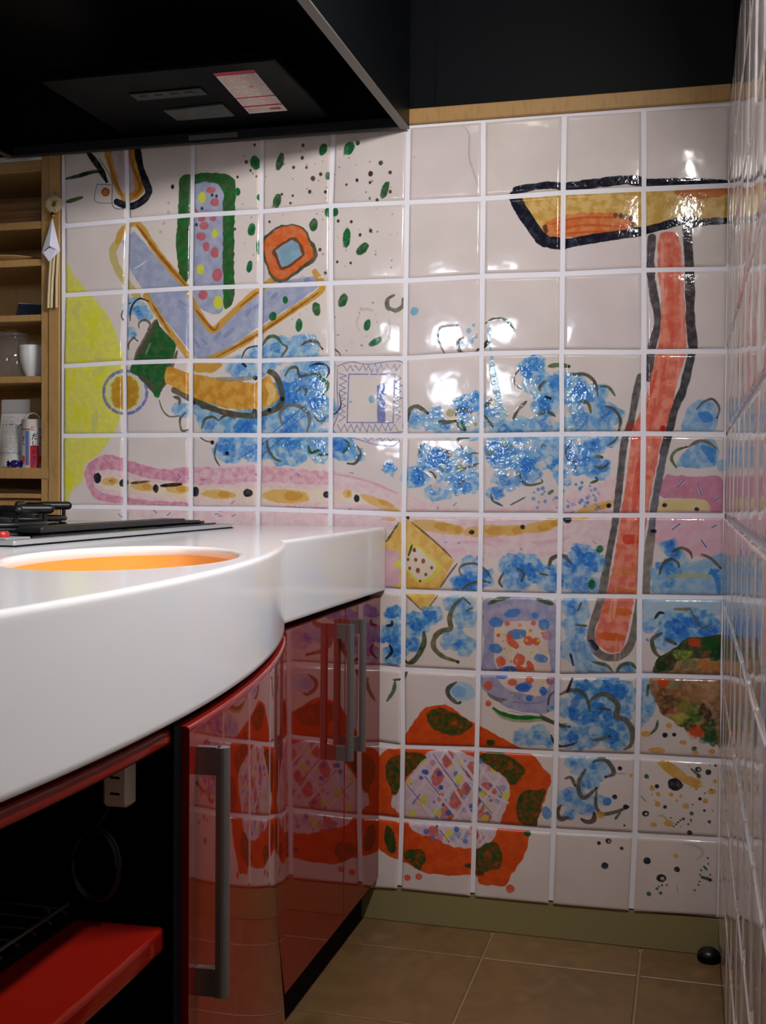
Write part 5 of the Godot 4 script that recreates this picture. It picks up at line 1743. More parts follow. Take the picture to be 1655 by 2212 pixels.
	["s",[704,489,712,473],1.4,53,0.85,0],
	["s",[712,473,717,487],1.4,53,0.85,0],
	["s",[717,487,724,474],1.4,53,0.85,0],
	["s",[724,474,730,487],1.4,53,0.85,0],
	["s",[730,487,739,475],1.4,53,0.85,0],
	["s",[739,475,743,488],1.4,53,0.85,0],
	["s",[743,488,751,475],1.4,53,0.85,0],
	["s",[626,490,641,495],1.5,53,0.85,0],
	["s",[641,495,627,499],1.5,53,0.85,0],
	["s",[627,499,642,506],1.5,53,0.85,0],
	["s",[642,506,627,513],1.5,53,0.85,0],
	["s",[627,513,639,519],1.5,53,0.85,0],
	["s",[639,519,627,524],1.5,53,0.85,0],
	["s",[627,524,641,529],1.5,53,0.85,0],
	["s",[641,529,628,536],1.5,53,0.85,0],
	["s",[628,536,639,540],1.5,53,0.85,0],
	["s",[639,540,628,547],1.5,53,0.85,0],
	["s",[628,547,640,554],1.5,53,0.85,0],
	["s",[640,554,629,560],1.5,53,0.85,0],
	["s",[629,560,638,566],1.5,53,0.85,0],
	["s",[638,566,626,570],1.5,53,0.85,0],
	["s",[626,570,639,576],1.5,53,0.85,0],
	["s",[639,576,626,585],1.5,53,0.85,0],
	["s",[742,496,752,502],1.4,53,0.85,0],
	["s",[752,502,741,509],1.4,53,0.85,0],
	["s",[741,509,755,516],1.4,53,0.85,0],
	["s",[755,516,741,521],1.4,53,0.85,0],
	["s",[741,521,752,527],1.4,53,0.85,0],
	["s",[752,527,741,536],1.4,53,0.85,0],
	["s",[741,536,754,540],1.4,53,0.85,0],
	["s",[754,540,740,547],1.4,53,0.85,0],
	["s",[740,547,751,555],1.4,53,0.85,0],
	["s",[751,555,742,559],1.4,53,0.85,0],
	["s",[742,559,751,567],1.4,53,0.85,0],
	["s",[751,567,742,572],1.4,53,0.85,0],
	["s",[742,572,752,576],1.4,53,0.85,0],
	["s",[752,576,741,586],1.4,53,0.85,0],
	["s",[623,591,630,604],1.5,53,0.85,0],
	["s",[630,604,638,591],1.5,53,0.85,0],
	["s",[638,591,643,604],1.5,53,0.85,0],
	["s",[643,604,651,591],1.5,53,0.85,0],
	["s",[651,591,658,606],1.5,53,0.85,0],
	["s",[658,606,663,592],1.5,53,0.85,0],
	["s",[663,592,670,604],1.4,53,0.85,0],
	["s",[670,604,674,589],1.4,53,0.85,0],
	["s",[674,589,684,606],1.4,53,0.85,0],
	["s",[684,606,688,592],1.4,53,0.85,0],
	["s",[688,592,697,604],1.4,53,0.85,0],
	["s",[697,604,701,591],1.4,53,0.85,0],
	["s",[701,591,708,604],1.4,53,0.85,0],
	["s",[708,604,714,590],1.4,53,0.85,0],
	["s",[714,590,722,604],1.4,53,0.85,0],
	["s",[722,604,727,590],1.4,53,0.85,0],
	["s",[727,590,732,603],1.4,53,0.85,0],
	["s",[732,603,740,591],1.4,53,0.85,0],
	["s",[740,591,747,604],1.4,53,0.85,0],
	["w",[704,515,721,510,721,587,705,587],84,85,0.9,1,4,0.5],
	["d",[1387,1084,6.7,7.7,0],86,0.95],
	["d",[1300,1093,2.4,2.4,0],87,0.95],
	["s",[651,616,675,623,699,630,735,633,751,623],1.7,53,0.85,0],
	["s",[677,616,687,624],1.4,53,0.85,0],
	["s",[687,624,693,617],1.4,53,0.85,0],
	["s",[693,617,700,624],1.4,53,0.85,0],
	["s",[700,624,711,617],1.4,53,0.85,0],
	["s",[711,617,716,624],1.4,53,0.85,0],
	["s",[716,624,724,616],1.4,53,0.85,0],
	["s",[724,616,732,624],1.4,53,0.85,0],
	["s",[732,624,742,616],1.4,53,0.85,0],
	["w",[65,703,73,673,100,654,131,650,162,658,208,672,259,679,304,675,395,674,453,670,528,676,602,681,663,692,723,713,758,727,836,748,911,755,983,747,1062,726,1131,705,1169,696,1159,838,1141,821,1063,842,967,840,913,860,868,849,822,844,766,831,728,903,724,939,715,848,595,805,457,798,304,791,155,774,100,748,80,727],88,89,0.45,0.95,8,1.5],
	["s",[749,821,776,821,808,818],5.9,90,0.5,1],
	["s",[337,761,372,760,402,766],13.5,91,0.5,1],
	["s",[499,760,515,757,574,760],7.5,92,0.5,1],
	["s",[687,764,714,761,743,768],9.8,90,0.5,1],
	["s",[619,698,642,697,694,705],10.4,92,0.5,1],
	["s",[968,764,984,763,1011,763],5,91,0.5,1],
	["s",[596,764,628,765,641,760],10.5,91,0.5,1],
	["s",[887,769,908,771,954,767],7.9,92,0.5,1],
	["s",[548,765,567,762,616,770],7.9,90,0.5,1],
	["s",[399,702,423,702,476,704],6.1,90,0.5,1],
	["s",[635,753,650,755,709,750],8.3,91,0.5,1],
	["s",[1010,815,1027,817,1078,807],8,90,0.5,1],
	["s",[393,759,414,758,459,759],9.5,92,0.5,1],
	["s",[461,702,485,703,538,703],10.3,92,0.5,1],
	["s",[822,766,838,763,885,762],6.7,90,0.5,1],
	["s",[1017,829,1047,829,1083,822],8.5,92,0.5,1],
	["s",[1123,765,1153,764,1182,760],7.3,90,0.5,1],
	["s",[438,758,465,759,494,754],8,91,0.5,1],
	["s",[869,820,897,818,935,822],5.2,90,0.5,1],
	["s",[823,834,852,836,880,832],8.5,91,0.5,1],
	["s",[595,753,627,753,663,753],10,92,0.5,1],
	["s",[910,812,937,811,955,816],10.6,90,0.5,1],
	["w",[68,701,74,672,102,655,132,652,164,660,209,674,259,681,305,679,303,707,259,704,200,697,158,685,120,682,96,687,87,707,100,726,137,736,222,746,305,749,303,755,190,754,100,746,80,726],93,94,0.7,0.95,8,1.5],
	["w",[305,679,395,677,453,673,536,680,606,685,606,709,536,708,453,706,376,711,305,709],95,96,0.5,0.9,8,1.5],
	["w",[457,755,606,755,606,759,536,763,457,761],93,93,0.5,0.8,3,1.5],
	["s",[609,687,681,701,747,726],4.8,97,0.6,1],
	["w",[89,697,117,693,190,706,305,713,453,718,606,720,681,727,754,750,753,761,690,750,606,744,453,748,305,742,190,731,117,722,96,713],98,99,0.85,1,3,1.5],
	["d",[252,1413,19.3,8.6,0],100,0.85],
	["d",[263,1413,7.7,6,0],101,0.7],
	["d",[405,1435,27.4,8.4,4],100,0.85],
	["d",[421,1435,10.9,5.9,4],101,0.7],
	["d",[558,1442,28,9.3,4],100,0.85],
	["d",[575,1442,11.2,6.5,4],101,0.7],
	["d",[743,1463,36.6,9.1,2],100,0.85],
	["d",[765,1463,14.6,6.4,2],101,0.7],
	["d",[1033,1468,49.2,13.8,2],100,0.85],
	["d",[1063,1467,19.6,9.6,2],101,0.7],
	["d",[1289,1456,9.6,8.6,0],100,0.85],
	["d",[1295,1456,3.8,6,0],101,0.7],
	["d",[1422,1493,43.3,8.5,22],100,0.85],
	["d",[1448,1493,17.3,5.9,22],101,0.7],
	["d",[1652,1580,53.2,11.9,8],100,0.85],
	["d",[1684,1580,21.2,8.3,8],101,0.7],
	["d",[1852,1593,52,11.7,-3],100,0.85],
	["d",[1883,1592,20.7,8.1,-3],101,0.7],
	["d",[1950,1589,24.8,10.6,-6],100,0.85],
	["d",[1965,1589,9.9,7.4,-6],101,0.7],
	["d",[2047,1575,31.5,10.5,-8],100,0.85],
	["d",[2066,1575,12.6,7.3,-8],101,0.7],
	["d",[2094,1559,20.9,8.7,-8],100,0.85],
	["d",[2106,1559,8.3,6.1,-8],101,0.7],
	["d",[2208,1533,20.6,6,-12],100,0.85],
	["d",[2220,1532,8.2,4.2,-12],101,0.7],
	["d",[2262,1495,37.5,6.8,-16],100,0.85],
	["d",[2285,1495,15,4.8,-16],101,0.7],
	["d",[1725,1590,18.2,10,5],100,0.85],
	["d",[1736,1590,7.3,7,5],101,0.7],
	["s",[174,710,216,706],5.3,102,0.8,1],
	["s",[242,715,289,711],7.3,103,0.9,1],
	["d",[194,1400,8.6,10.8,0],8,0.95],
	["d",[316,1419,10.6,8.5,0],8,0.95],
	["d",[462,1441,6.3,8.4,0],8,0.95],
	["d",[638,1453,8.7,10.3,0],8,0.95],
	["d",[870,1456,10,8,0],8,0.95],
	["d",[1203,1459,6.8,6.8,0],8,0.95],
	["d",[1328,1474,5.7,7.6,0],8,0.95],
	["d",[1533,1546,4.6,4.6,0],8,0.95],
	["d",[1789,1598,5.4,4.5,0],8,0.95],
	["d",[1985,1575,4.4,4.4,0],8,0.95],
	["d",[2153,1544,7.8,6.9,0],8,0.95],
	["d",[2306,1490,4.2,4.2,0],8,0.95],
	["s",[540,688,545,692],1.8,104,0.8,0],
	["s",[826,755,829,752],1.7,104,0.8,0],
	["s",[749,830,757,831],1.7,104,0.8,0],
	["s",[371,776,377,775],1.8,104,0.8,0],
	["s",[450,690,457,691],1.8,104,0.8,0],
	["s",[1056,750,1062,750],1.6,104,0.8,0],
	["s",[787,823,793,819],1.7,104,0.8,0],
	["s",[540,760,545,755],1.8,104,0.8,0],
	["s",[647,759,652,757],1.7,104,0.8,0],
	["s",[907,825,914,824],1.6,104,0.8,0],
	["s",[146,775,154,781],1.9,104,0.8,0],
	["s",[332,702,340,702],1.8,104,0.8,0],
	["s",[478,759,486,761],1.8,104,0.8,0],
	["s",[257,776,264,770],1.9,104,0.8,0],
	["s",[280,690,286,697],1.9,104,0.8,0],
	["s",[910,748,915,744],1.6,104,0.8,0],
	["s",[1125,812,1131,817],1.5,104,0.8,0],
	["s",[838,761,845,764],1.6,104,0.8,0],
	["s",[768,760,772,762],1.7,104,0.8,0],
	["s",[170,764,175,762],1.9,104,0.8,0],
	["s",[650,686,657,687],1.7,104,0.8,0],
	["s",[466,757,473,758],1.8,104,0.8,0],
	["s",[735,828,742,829],1.7,104,0.8,0],
	["s",[225,766,233,771],1.9,104,0.8,0],
	["s",[124,705,132,706],1.9,104,0.8,0],
	["s",[858,749,864,743],1.6,104,0.8,0],
	["s",[867,822,872,819],1.6,104,0.8,0],
	["s",[1081,761,1088,757],1.6,104,0.8,0],
	["s",[336,762,343,760],1.8,104,0.8,0],
	["s",[842,819,846,820],1.6,104,0.8,0],
	["s",[363,772,371,771],1.8,104,0.8,0],
	["s",[277,704,283,700],1.9,104,0.8,0],
	["s",[236,755,242,762],1.9,104,0.8,0],
	["s",[988,828,992,831],1.6,104,0.8,0],
	["s",[587,762,592,758],1.7,104,0.8,0],
	["s",[302,699,307,700],1.9,104,0.8,0],
	["s",[399,750,405,744],1.8,104,0.8,0],
	["s",[400,776,408,772],1.8,104,0.8,0],
	["s",[370,765,378,765],1.8,104,0.8,0],
	["w",[1252,694,1257,688,1306,690,1356,695,1357,759,1325,760,1323,733,1250,728,1247,708],105,106,0.9,1,6,1.5],
	["w",[1247,735,1323,733,1325,760,1244,761],107,108,0.9,1,3,1.5],
	["d",[2508,1486,4.1,4.1,0],8,0.95],
	["d",[2622,1500,4.1,4.1,0],8,0.95],
	["w",[1241,761,1357,759,1358,832,1308,835,1267,819,1237,812],88,109,0.8,1,7,1.5],
	["s",[1277,709,1288,697],4.9,110,0.9,1],
	["s",[1277,709,1288,697],2.1,111,0.9,0],
	["s",[1313,707,1319,723],4.9,110,0.9,1],
	["s",[1313,707,1319,723],2,111,0.9,0],
	["s",[1343,734,1352,727],4.9,110,0.9,1],
	["s",[1343,734,1352,727],2,111,0.9,0],
	["s",[1268,788,1281,777],5,110,0.9,1],
	["s",[1268,788,1281,777],2.1,111,0.9,0],
	["s",[1338,783,1346,778],4.9,110,0.9,1],
	["s",[1338,783,1346,778],2,111,0.9,0],
	["s",[1320,806,1329,819],4.9,110,0.9,1],
	["s",[1320,806,1329,819],2,111,0.9,0],
	["s",[871,24,882,40,883,83,892,113,900,139],3.5,112,0.4,1],
	["d",[1556,745,8,8.5,0],113,0.95],
	["d",[1551,153,2.2,2.2,0],114,0.7],
	["w",[984,162,1062,159,1209,161,1353,163,1354,228,1283,227,1210,236,1063,244,1031,237,1004,203],115,116,0.95,1,7,1.5],
	["w",[1024,232,1037,211,1091,200,1159,205,1189,221,1186,243,1134,245,1063,245,1039,241],117,118,0.92,1,7,1.5],
	["s",[1048,231,1099,223,1176,230],4.3,119,0.6,1],
	["s",[1039,218,1091,209,1159,212],4.3,119,0.6,1],
	["s",[1052,238,1117,236,1172,240],4.3,119,0.6,1],
	["w",[1266,168,1352,168,1352,183,1299,185,1275,178],120,120,0.6,0.8,3,1.5],
	["d",[2317,415,4.2,5.1,0],121,0.85],
	["d",[2337,419,4.2,5,0],121,0.85],
	["d",[2354,424,4.2,5,0],121,0.85],
	["d",[2373,431,4.2,5,0],121,0.85],
	["d",[2381,452,4.2,5,0],121,0.85],
	["d",[2057,446,4.3,5.2,0],121,0.85],
	["d",[2061,460,4.3,5.2,0],121,0.85],
	["s",[973,150,1003,147,1034,145,1062,149],13.2,8,0.97,0],
	["s",[1071,150,1116,147,1175,144,1209,149],16.3,8,0.97,0],
	["s",[1213,151,1266,153,1307,155,1327,158,1352,161],13.3,8,0.97,0],
	["s",[970,162,984,189,1000,213,1015,235,1029,249,1063,256],22,8,0.97,0],
	["s",[1063,256,1074,255,1118,249,1167,244,1210,239],17.3,8,0.97,0],
	["s",[1210,239,1242,232,1279,224,1300,225],14.2,8,0.97,0],
	["s",[1297,231,1324,228,1353,228],12.2,8,0.97,0],
	["s",[1225,252,1223,304,1229,353,1236,389,1236,417,1227,455,1223,509],14.1,122,0.9,0],
	["s",[1208,507,1201,533,1191,592,1180,627,1173,697,1167,757,1164,784,1158,817,1148,873],12.5,123,0.88,0],
	["s",[1150,864,1142,912,1133,947,1124,978,1126,1006,1143,1025,1169,1028,1187,1017,1199,993,1208,946,1213,914],14.5,124,0.85,0],
	["s",[1287,239,1292,307,1294,356,1295,402,1298,429,1301,457],16.3,125,0.92,0],
	["s",[1300,457,1294,487,1283,534,1268,568,1261,604,1251,646],14.7,126,0.92,0],
	["s",[1253,640,1243,697,1234,756,1231,794],13.2,127,0.9,0],
	["s",[1231,794,1227,828,1223,880,1221,914],16.7,128,0.75,0],
	["s",[1121,1000,1134,1013],13.7,8,0.7,1],
	["d",[2469,1582,5.8,3.3,0],8,0.95],
	["w",[1237,253,1236,305,1242,359,1243,410,1237,456,1229,495,1216,554,1197,597,1189,648,1182,717,1175,760,1169,812,1161,864,1150,912,1137,960,1131,995,1143,1012,1164,1020,1181,1011,1191,976,1201,923,1208,910,1213,837,1224,759,1233,699,1244,640,1256,597,1268,546,1280,496,1289,457,1287,411,1284,360,1280,306,1271,250,1251,243],129,130,0.95,1,7,1],
	["s",[1255,266,1260,360,1263,444],11.5,131,0.35,1],
	["s",[1254,478,1242,546,1226,597],13.2,131,0.35,1],
	["s",[1210,657,1203,717,1199,751],13.4,132,0.45,1],
	["s",[1183,807,1206,807],18.5,133,0.7,1],
	["s",[1162,864,1205,867],15.3,134,0.5,1],
	["s",[1159,903,1203,904],8.5,135,0.6,1],
	["s",[1149,941,1195,943],13.6,136,0.8,1],
	["s",[1139,988,1183,991],13.7,137,0.8,1],
	["s",[1167,916,1158,960],11.9,138,0.6,1],
	["s",[1244,258,1244,325,1248,393],5.8,139,0.7,1],
	["s",[1278,293,1280,377,1281,436],5.7,140,0.6,1],
	["s",[1237,495,1220,563],5,141,0.5,1],
	["s",[1223,631,1211,717],6.7,142,0.5,1],
	["s",[1179,829,1167,890],11.8,143,0.5,1],
	["s",[1230,601,1228,622,1225,647],5.6,144,0.45,1],
	["s",[1193,729,1192,751,1189,788],6.5,145,0.45,1],
	["s",[1257,460,1256,481,1253,509],4.9,145,0.45,1],
	["s",[1204,782,1203,803,1200,838],3.9,145,0.45,1],
	["s",[1170,993,1169,1015,1166,1046],4.6,145,0.45,1],
	["s",[1202,698,1200,720,1197,757],4.6,146,0.45,1],
	["s",[1178,993,1177,1015,1174,1061],2.7,145,0.45,1],
	["s",[1244,527,1242,549,1239,577],6.6,146,0.45,1],
	["s",[1253,339,1251,360,1248,380],3.1,145,0.45,1],
	["s",[1253,405,1251,426,1249,462],3,144,0.45,1],
	["s",[1203,792,1202,813,1199,838],4.3,147,0.45,1],
	["s",[1276,472,1275,493,1272,523],3.5,145,0.45,1],
	["s",[1273,360,1272,381,1269,409],5.9,146,0.45,1],
	["s",[1248,458,1246,479,1243,506],5.9,147,0.45,1],
	["s",[1200,706,1198,727,1195,755],4.6,146,0.45,1],
	["s",[1212,748,1210,770,1207,808],5.2,147,0.45,1],
	["s",[1270,349,1268,370,1265,395],2.6,147,0.45,1],
	["s",[1202,634,1201,656,1198,688],2.8,144,0.45,1],
	["s",[1242,503,1240,524,1237,560],4.8,144,0.45,1],
	["s",[1250,380,1249,401,1246,441],3.9,144,0.45,1],
	["s",[1164,911,1163,932,1160,977],3.6,146,0.45,1],
	["s",[1274,398,1273,419,1270,457],3.2,147,0.45,1],
	["s",[1221,620,1220,642,1217,666],3.2,145,0.45,1],
	["s",[1168,895,1167,917,1164,958],5,145,0.45,1],
	["s",[1208,828,1206,850,1203,873],5.5,147,0.45,1],
	["s",[1222,717,1221,738,1218,774],5.7,145,0.45,1],
	["d",[2498,1204,5,5.8,0],148,0.95],
	["d",[2381,1197,7.6,7.6,0],149,0.7],
	["w",[1282,609,1296,563,1320,550,1342,560,1347,591,1337,606],57,150,0.75,1,7,2],
	["w",[1309,576,1329,572,1337,589,1321,591],59,59,0.7,0.9,3,1.5],
	["w",[1273,669,1293,640,1321,621,1347,630,1345,665,1322,675,1298,674],57,151,0.75,1,7,2],
	["w",[1317,635,1342,640,1340,665,1328,657],59,59,0.7,0.9,3,1.5],
	["w",[1345,665,1359,657,1359,678,1348,678],57,57,0.9,1,3,1.5],
	["s",[1309,567,1320,555,1335,549,1346,560,1348,572,1344,583],4.5,61,0.85,1],
	["d",[2689,1166,1.6,1.6,0],8,0.7],
	["s",[1274,674,1265,657,1273,643,1291,636],5.4,78,0.85,1],
	["d",[2583,1272,1.9,1.9,0],8,0.7],
	["s",[1294,636,1314,625,1330,628,1344,639],5.9,152,0.85,1],
	["s",[930,464,932,490,939,522,946,554,961,576],11.7,153,0.9,1],
	["w",[799,581,795,590,787,601,772,598,764,587,768,576,772,565,787,561,799,569],57,58,0.51,0.9,7,3.5],
	["w",[842,581,833,595,820,604,801,604,792,588,796,575,804,565,820,555,835,566],57,58,0.53,0.91,7,3.5],
	["w",[907,558,894,569,882,575,866,578,857,565,856,550,868,541,883,534,899,542],57,62,0.63,0.98,7,3.5],
	["w",[921,549,914,560,903,567,890,564,880,555,882,543,889,533,903,527,917,536],57,62,0.59,0.95,7,3.5],
	["w",[857,600,857,613,844,621,830,615,817,607,817,592,831,587,843,581,855,589],57,58,0.55,0.92,7,3.5],
	["w",[911,599,906,615,891,626,872,621,857,609,863,592,870,576,889,577,902,586],57,58,0.55,0.92,7,3.5],
	["w",[955,578,947,592,932,596,914,599,906,585,904,569,914,555,932,558,947,563],57,58,0.51,0.9,7,3.5],
	["w",[989,613,978,630,961,643,936,644,922,624,928,604,937,585,961,582,979,595],57,58,0.57,0.94,7,3.5],
	["w",[1026,604,1014,622,997,637,975,629,956,616,963,595,976,582,996,577,1011,588],57,58,0.55,0.92,7,3.5],
	["w",[1065,600,1058,623,1033,628,1013,623,992,612,992,588,1013,577,1032,573,1052,581],57,58,0.55,0.92,7,3.5],
	["w",[1030,489,1025,503,1012,512,996,506,986,496,980,479,994,469,1012,460,1032,470],57,62,0.65,1,7,3.5],
	["w",[1045,513,1035,527,1022,540,1004,532,987,522,991,504,1001,489,1021,486,1038,496],57,58,0.49,0.88,7,3.5],
	["w",[1078,528,1065,546,1047,553,1028,552,1006,539,1018,519,1028,504,1047,501,1066,510],57,58,0.57,0.94,7,3.5],
	["w",[1067,561,1053,575,1040,581,1025,578,1012,568,1008,551,1022,540,1040,535,1056,545],57,62,0.61,0.97,7,3.5],
	["w",[1085,516,1080,530,1065,534,1047,540,1036,524,1042,509,1050,498,1066,491,1080,501],57,58,0.53,0.91,7,3.5],
	["w",[1121,529,1113,550,1091,553,1068,557,1060,537,1060,520,1068,500,1092,496,1108,511],57,62,0.59,0.95,7,3.5],
	["w",[1143,553,1140,574,1119,579,1098,578,1077,565,1088,544,1094,522,1119,519,1143,530],57,58,0.55,0.92,7,3.5],
	["w",[1154,538,1150,548,1141,555,1129,551,1116,545,1118,531,1126,520,1140,520,1152,526],57,58,0.51,0.9,7,3.5],
	["w",[1181,579,1166,593,1152,602,1132,605,1121,588,1118,569,1131,552,1153,551,1170,562],57,62,0.59,0.95,7,3.5],
	["w",[1130,595,1120,614,1100,620,1081,618,1060,606,1065,584,1082,574,1101,564,1124,572],57,58,0.55,0.92,7,3.5],
	["w",[1170,621,1164,634,1151,641,1135,640,1124,628,1125,613,1133,599,1151,596,1166,605],57,58,0.53,0.91,7,3.5],
	["w",[842,657,835,675,815,679,797,679,787,665,788,650,794,631,815,635,835,639],57,62,0.61,0.97,7,3.5],
	["w",[814,695,803,710,787,714,772,713,757,704,756,686,771,676,788,671,801,682],57,62,0.65,1,7,3.5],
	["w",[875,668,868,690,846,702,822,695,806,679,814,660,823,644,844,639,859,652],57,62,0.63,0.98,7,3.5],
	["w",[905,657,908,675,889,682,871,678,858,666,856,648,870,636,888,635,903,643],57,58,0.57,0.94,7,3.5],
	["w",[911,703,903,723,882,725,862,729,849,713,853,696,862,680,881,681,901,685],57,62,0.63,0.98,7,3.5],
	["w",[855,722,849,736,834,739,816,744,802,731,804,714,819,705,834,698,845,710],57,58,0.55,0.92,7,3.5],
	["w",[980,650,970,668,953,679,932,674,922,658,917,640,932,627,951,625,970,632],57,62,0.61,0.97,7,3.5],
	["w",[989,692,983,706,971,724,954,711,933,703,938,684,953,673,970,667,987,675],57,58,0.57,0.94,7,3.5],
	["w",[955,724,955,734,945,736,935,736,925,730,924,719,935,713,945,710,957,713],57,62,0.63,0.98,7,3.5],
	["w",[1027,685,1019,699,1005,708,984,712,975,694,971,676,983,658,1005,658,1019,670],57,62,0.59,0.95,7,3.5],
	["w",[1067,648,1058,666,1041,677,1018,675,998,661,1002,637,1019,622,1041,615,1059,629],57,58,0.55,0.92,7,3.5],
	["w",[1103,631,1102,649,1083,654,1066,651,1053,639,1052,622,1067,613,1083,607,1104,611],57,58,0.55,0.92,7,3.5],
	["w",[1146,640,1139,653,1126,662,1108,661,1098,647,1099,632,1108,619,1125,619,1141,624],57,62,0.59,0.95,7,3.5],
	["w",[1123,666,1120,683,1102,688,1084,688,1076,673,1073,657,1084,644,1101,647,1114,652],57,62,0.61,0.97,7,3.5],
	["w",[1157,674,1154,689,1139,698,1122,695,1110,682,1109,665,1124,658,1138,656,1149,663],57,62,0.61,0.97,7,3.5],
	["w",[1073,666,1063,677,1053,684,1040,680,1025,674,1031,660,1040,651,1053,645,1067,652],57,62,0.63,0.98,7,3.5],
	["w",[1081,692,1081,703,1070,708,1058,706,1050,698,1048,686,1056,676,1070,673,1079,682],57,58,0.53,0.91,7,3.5],
	["w",[1013,666,1012,682,995,685,977,689,966,674,963,656,975,641,996,639,1014,648],57,62,0.61,0.97,7,3.5],
	["w",[787,584,786,591,779,595,772,588,770,580,778,576,785,576],59,60,0.17,0.54,9,4],
	["w",[831,572,828,578,822,582,815,577,817,569,821,563,828,568],59,60,0.21,0.61,9,4],
	["w",[891,559,887,568,874,574,863,564,867,552,874,548,883,547],59,60,0.41,0.94,9,4],
	["w",[892,566,887,575,878,575,874,569,875,560,879,552,890,560],59,60,0.41,0.94,9,4],
	["w",[901,545,900,551,894,555,891,547,887,542,894,539,902,537],59,60,0.33,0.8,9,4],
	["w",[910,543,905,548,899,550,891,546,893,540,898,535,905,535],59,60,0.33,0.8,9,4],
	["w",[848,593,842,603,834,602,830,597,827,588,834,581,842,588],59,60,0.25,0.68,9,4],
	["w",[888,597,889,602,881,608,876,600,876,594,881,588,889,592],59,60,0.25,0.68,9,4],
	["w",[944,571,936,578,925,579,915,575,914,566,925,559,934,562],59,60,0.17,0.54,9,4],
	["w",[969,604,962,617,951,619,943,612,943,599,951,592,963,595],59,60,0.29,0.74,9,4],
	["w",[991,614,991,626,977,627,971,620,973,608,978,598,991,603],59,60,0.25,0.68,9,4],
	["w",[1046,595,1044,604,1031,610,1025,603,1021,588,1031,582,1043,583],59,60,0.25,0.68,9,4],
	["w",[1010,493,1006,503,997,507,988,498,988,488,998,478,1007,483],59,60,0.45,1,9,4],
	["w",[1023,480,1016,492,1007,495,996,486,998,473,1005,470,1014,468],59,60,0.45,1,9,4],
	["w",[1036,507,1033,515,1021,518,1016,514,1016,503,1022,496,1029,500],59,60,0.13,0.48,9,4],
	["w",[1066,522,1060,531,1049,537,1042,526,1038,516,1051,507,1065,511],59,60,0.29,0.74,9,4],
	["w",[1045,554,1047,565,1034,565,1024,560,1024,549,1034,540,1043,546],59,60,0.37,0.87,9,4],
	["w",[1042,555,1036,569,1027,571,1021,561,1015,549,1028,542,1041,542],59,60,0.37,0.87,9,4],
	["w",[1064,512,1064,525,1050,527,1039,519,1044,505,1049,496,1061,503],59,60,0.21,0.61,9,4],
	["w",[1114,541,1111,554,1095,558,1087,547,1082,533,1094,521,1111,530],59,60,0.33,0.8,9,4],
	["w",[1112,524,1105,537,1093,535,1084,531,1089,520,1093,511,1104,512],59,60,0.33,0.8,9,4],
	["w",[1127,544,1120,551,1108,553,1102,551,1097,537,1109,529,1121,534],59,60,0.25,0.68,9,4],
	["w",[1149,539,1145,543,1139,544,1132,541,1134,535,1140,529,1146,532],59,60,0.17,0.54,9,4],
	["w",[1166,572,1162,583,1155,578,1146,576,1151,565,1156,560,1165,562],59,60,0.33,0.8,9,4],
	["w",[1153,572,1152,578,1139,589,1131,577,1132,564,1140,562,1150,562],59,60,0.33,0.8,9,4],
	["w",[1114,587,1109,596,1092,608,1084,594,1086,578,1092,569,1111,574],59,60,0.25,0.68,9,4],
	["w",[1165,627,1158,640,1151,640,1141,631,1143,622,1151,616,1160,616],59,60,0.21,0.61,9,4],
	["w",[828,667,826,681,813,679,801,672,798,661,812,657,828,652],59,60,0.37,0.87,9,4],
	["w",[841,654,828,666,817,663,805,661,808,649,818,640,828,640],59,60,0.37,0.87,9,4],
	["w",[802,688,799,701,787,700,780,695,781,682,786,675,799,676],59,60,0.45,1,9,4],
	["w",[801,698,794,708,786,709,775,702,776,691,785,689,797,689],59,60,0.45,1,9,4],
	["w",[851,657,850,666,838,669,829,662,831,650,837,649,846,645],59,60,0.41,0.94,9,4],
	["w",[854,672,845,687,834,682,825,678,820,664,833,660,846,659],59,60,0.41,0.94,9,4],
	["w",[894,661,895,667,883,668,874,666,877,658,884,649,893,650],59,60,0.29,0.74,9,4],
	["w",[877,706,875,712,869,720,861,712,861,701,868,692,876,695],59,60,0.41,0.94,9,4],
	["w",[896,711,890,719,881,724,872,717,877,707,881,704,891,703],59,60,0.41,0.94,9,4],
	["w",[838,718,829,729,820,728,814,722,816,713,821,709,829,712],59,60,0.25,0.68,9,4],
	["w",[956,644,951,663,934,667,918,653,918,637,935,628,954,632],59,60,0.37,0.87,9,4],
	["w",[975,643,966,651,956,653,948,650,948,638,957,626,968,632],59,60,0.37,0.87,9,4],
	["w",[972,697,972,709,960,710,948,703,948,693,959,683,971,687],59,60,0.29,0.74,9,4],
	["w",[945,718,942,722,936,724,933,721,934,715,937,711,941,715],59,60,0.41,0.94,9,4],
	["w",[955,720,954,728,946,729,940,723,939,718,947,715,953,714],59,60,0.41,0.94,9,4],
	["w",[1007,683,1006,690,997,696,987,688,992,677,997,672,1010,675],59,60,0.33,0.8,9,4],
	["w",[1009,675,1006,680,998,685,992,679,993,669,998,665,1005,670],59,60,0.33,0.8,9,4],
	["w",[1034,654,1029,661,1020,668,1012,659,1010,648,1021,646,1028,648],59,60,0.25,0.68,9,4],
	["w",[1083,633,1082,644,1073,646,1068,639,1068,628,1073,625,1083,626],59,60,0.25,0.68,9,4],
	["w",[1136,634,1134,647,1124,644,1116,639,1114,630,1125,618,1132,627],59,60,0.33,0.8,9,4],
	["w",[1129,636,1127,646,1116,645,1111,641,1107,630,1116,622,1127,628],59,60,0.33,0.8,9,4],
	["w",[1099,659,1099,665,1088,669,1078,666,1075,653,1088,646,1096,650],59,60,0.37,0.87,9,4],
	["w",[1119,661,1111,670,1104,669,1099,665,1098,656,1103,649,1113,649],59,60,0.37,0.87,9,4],
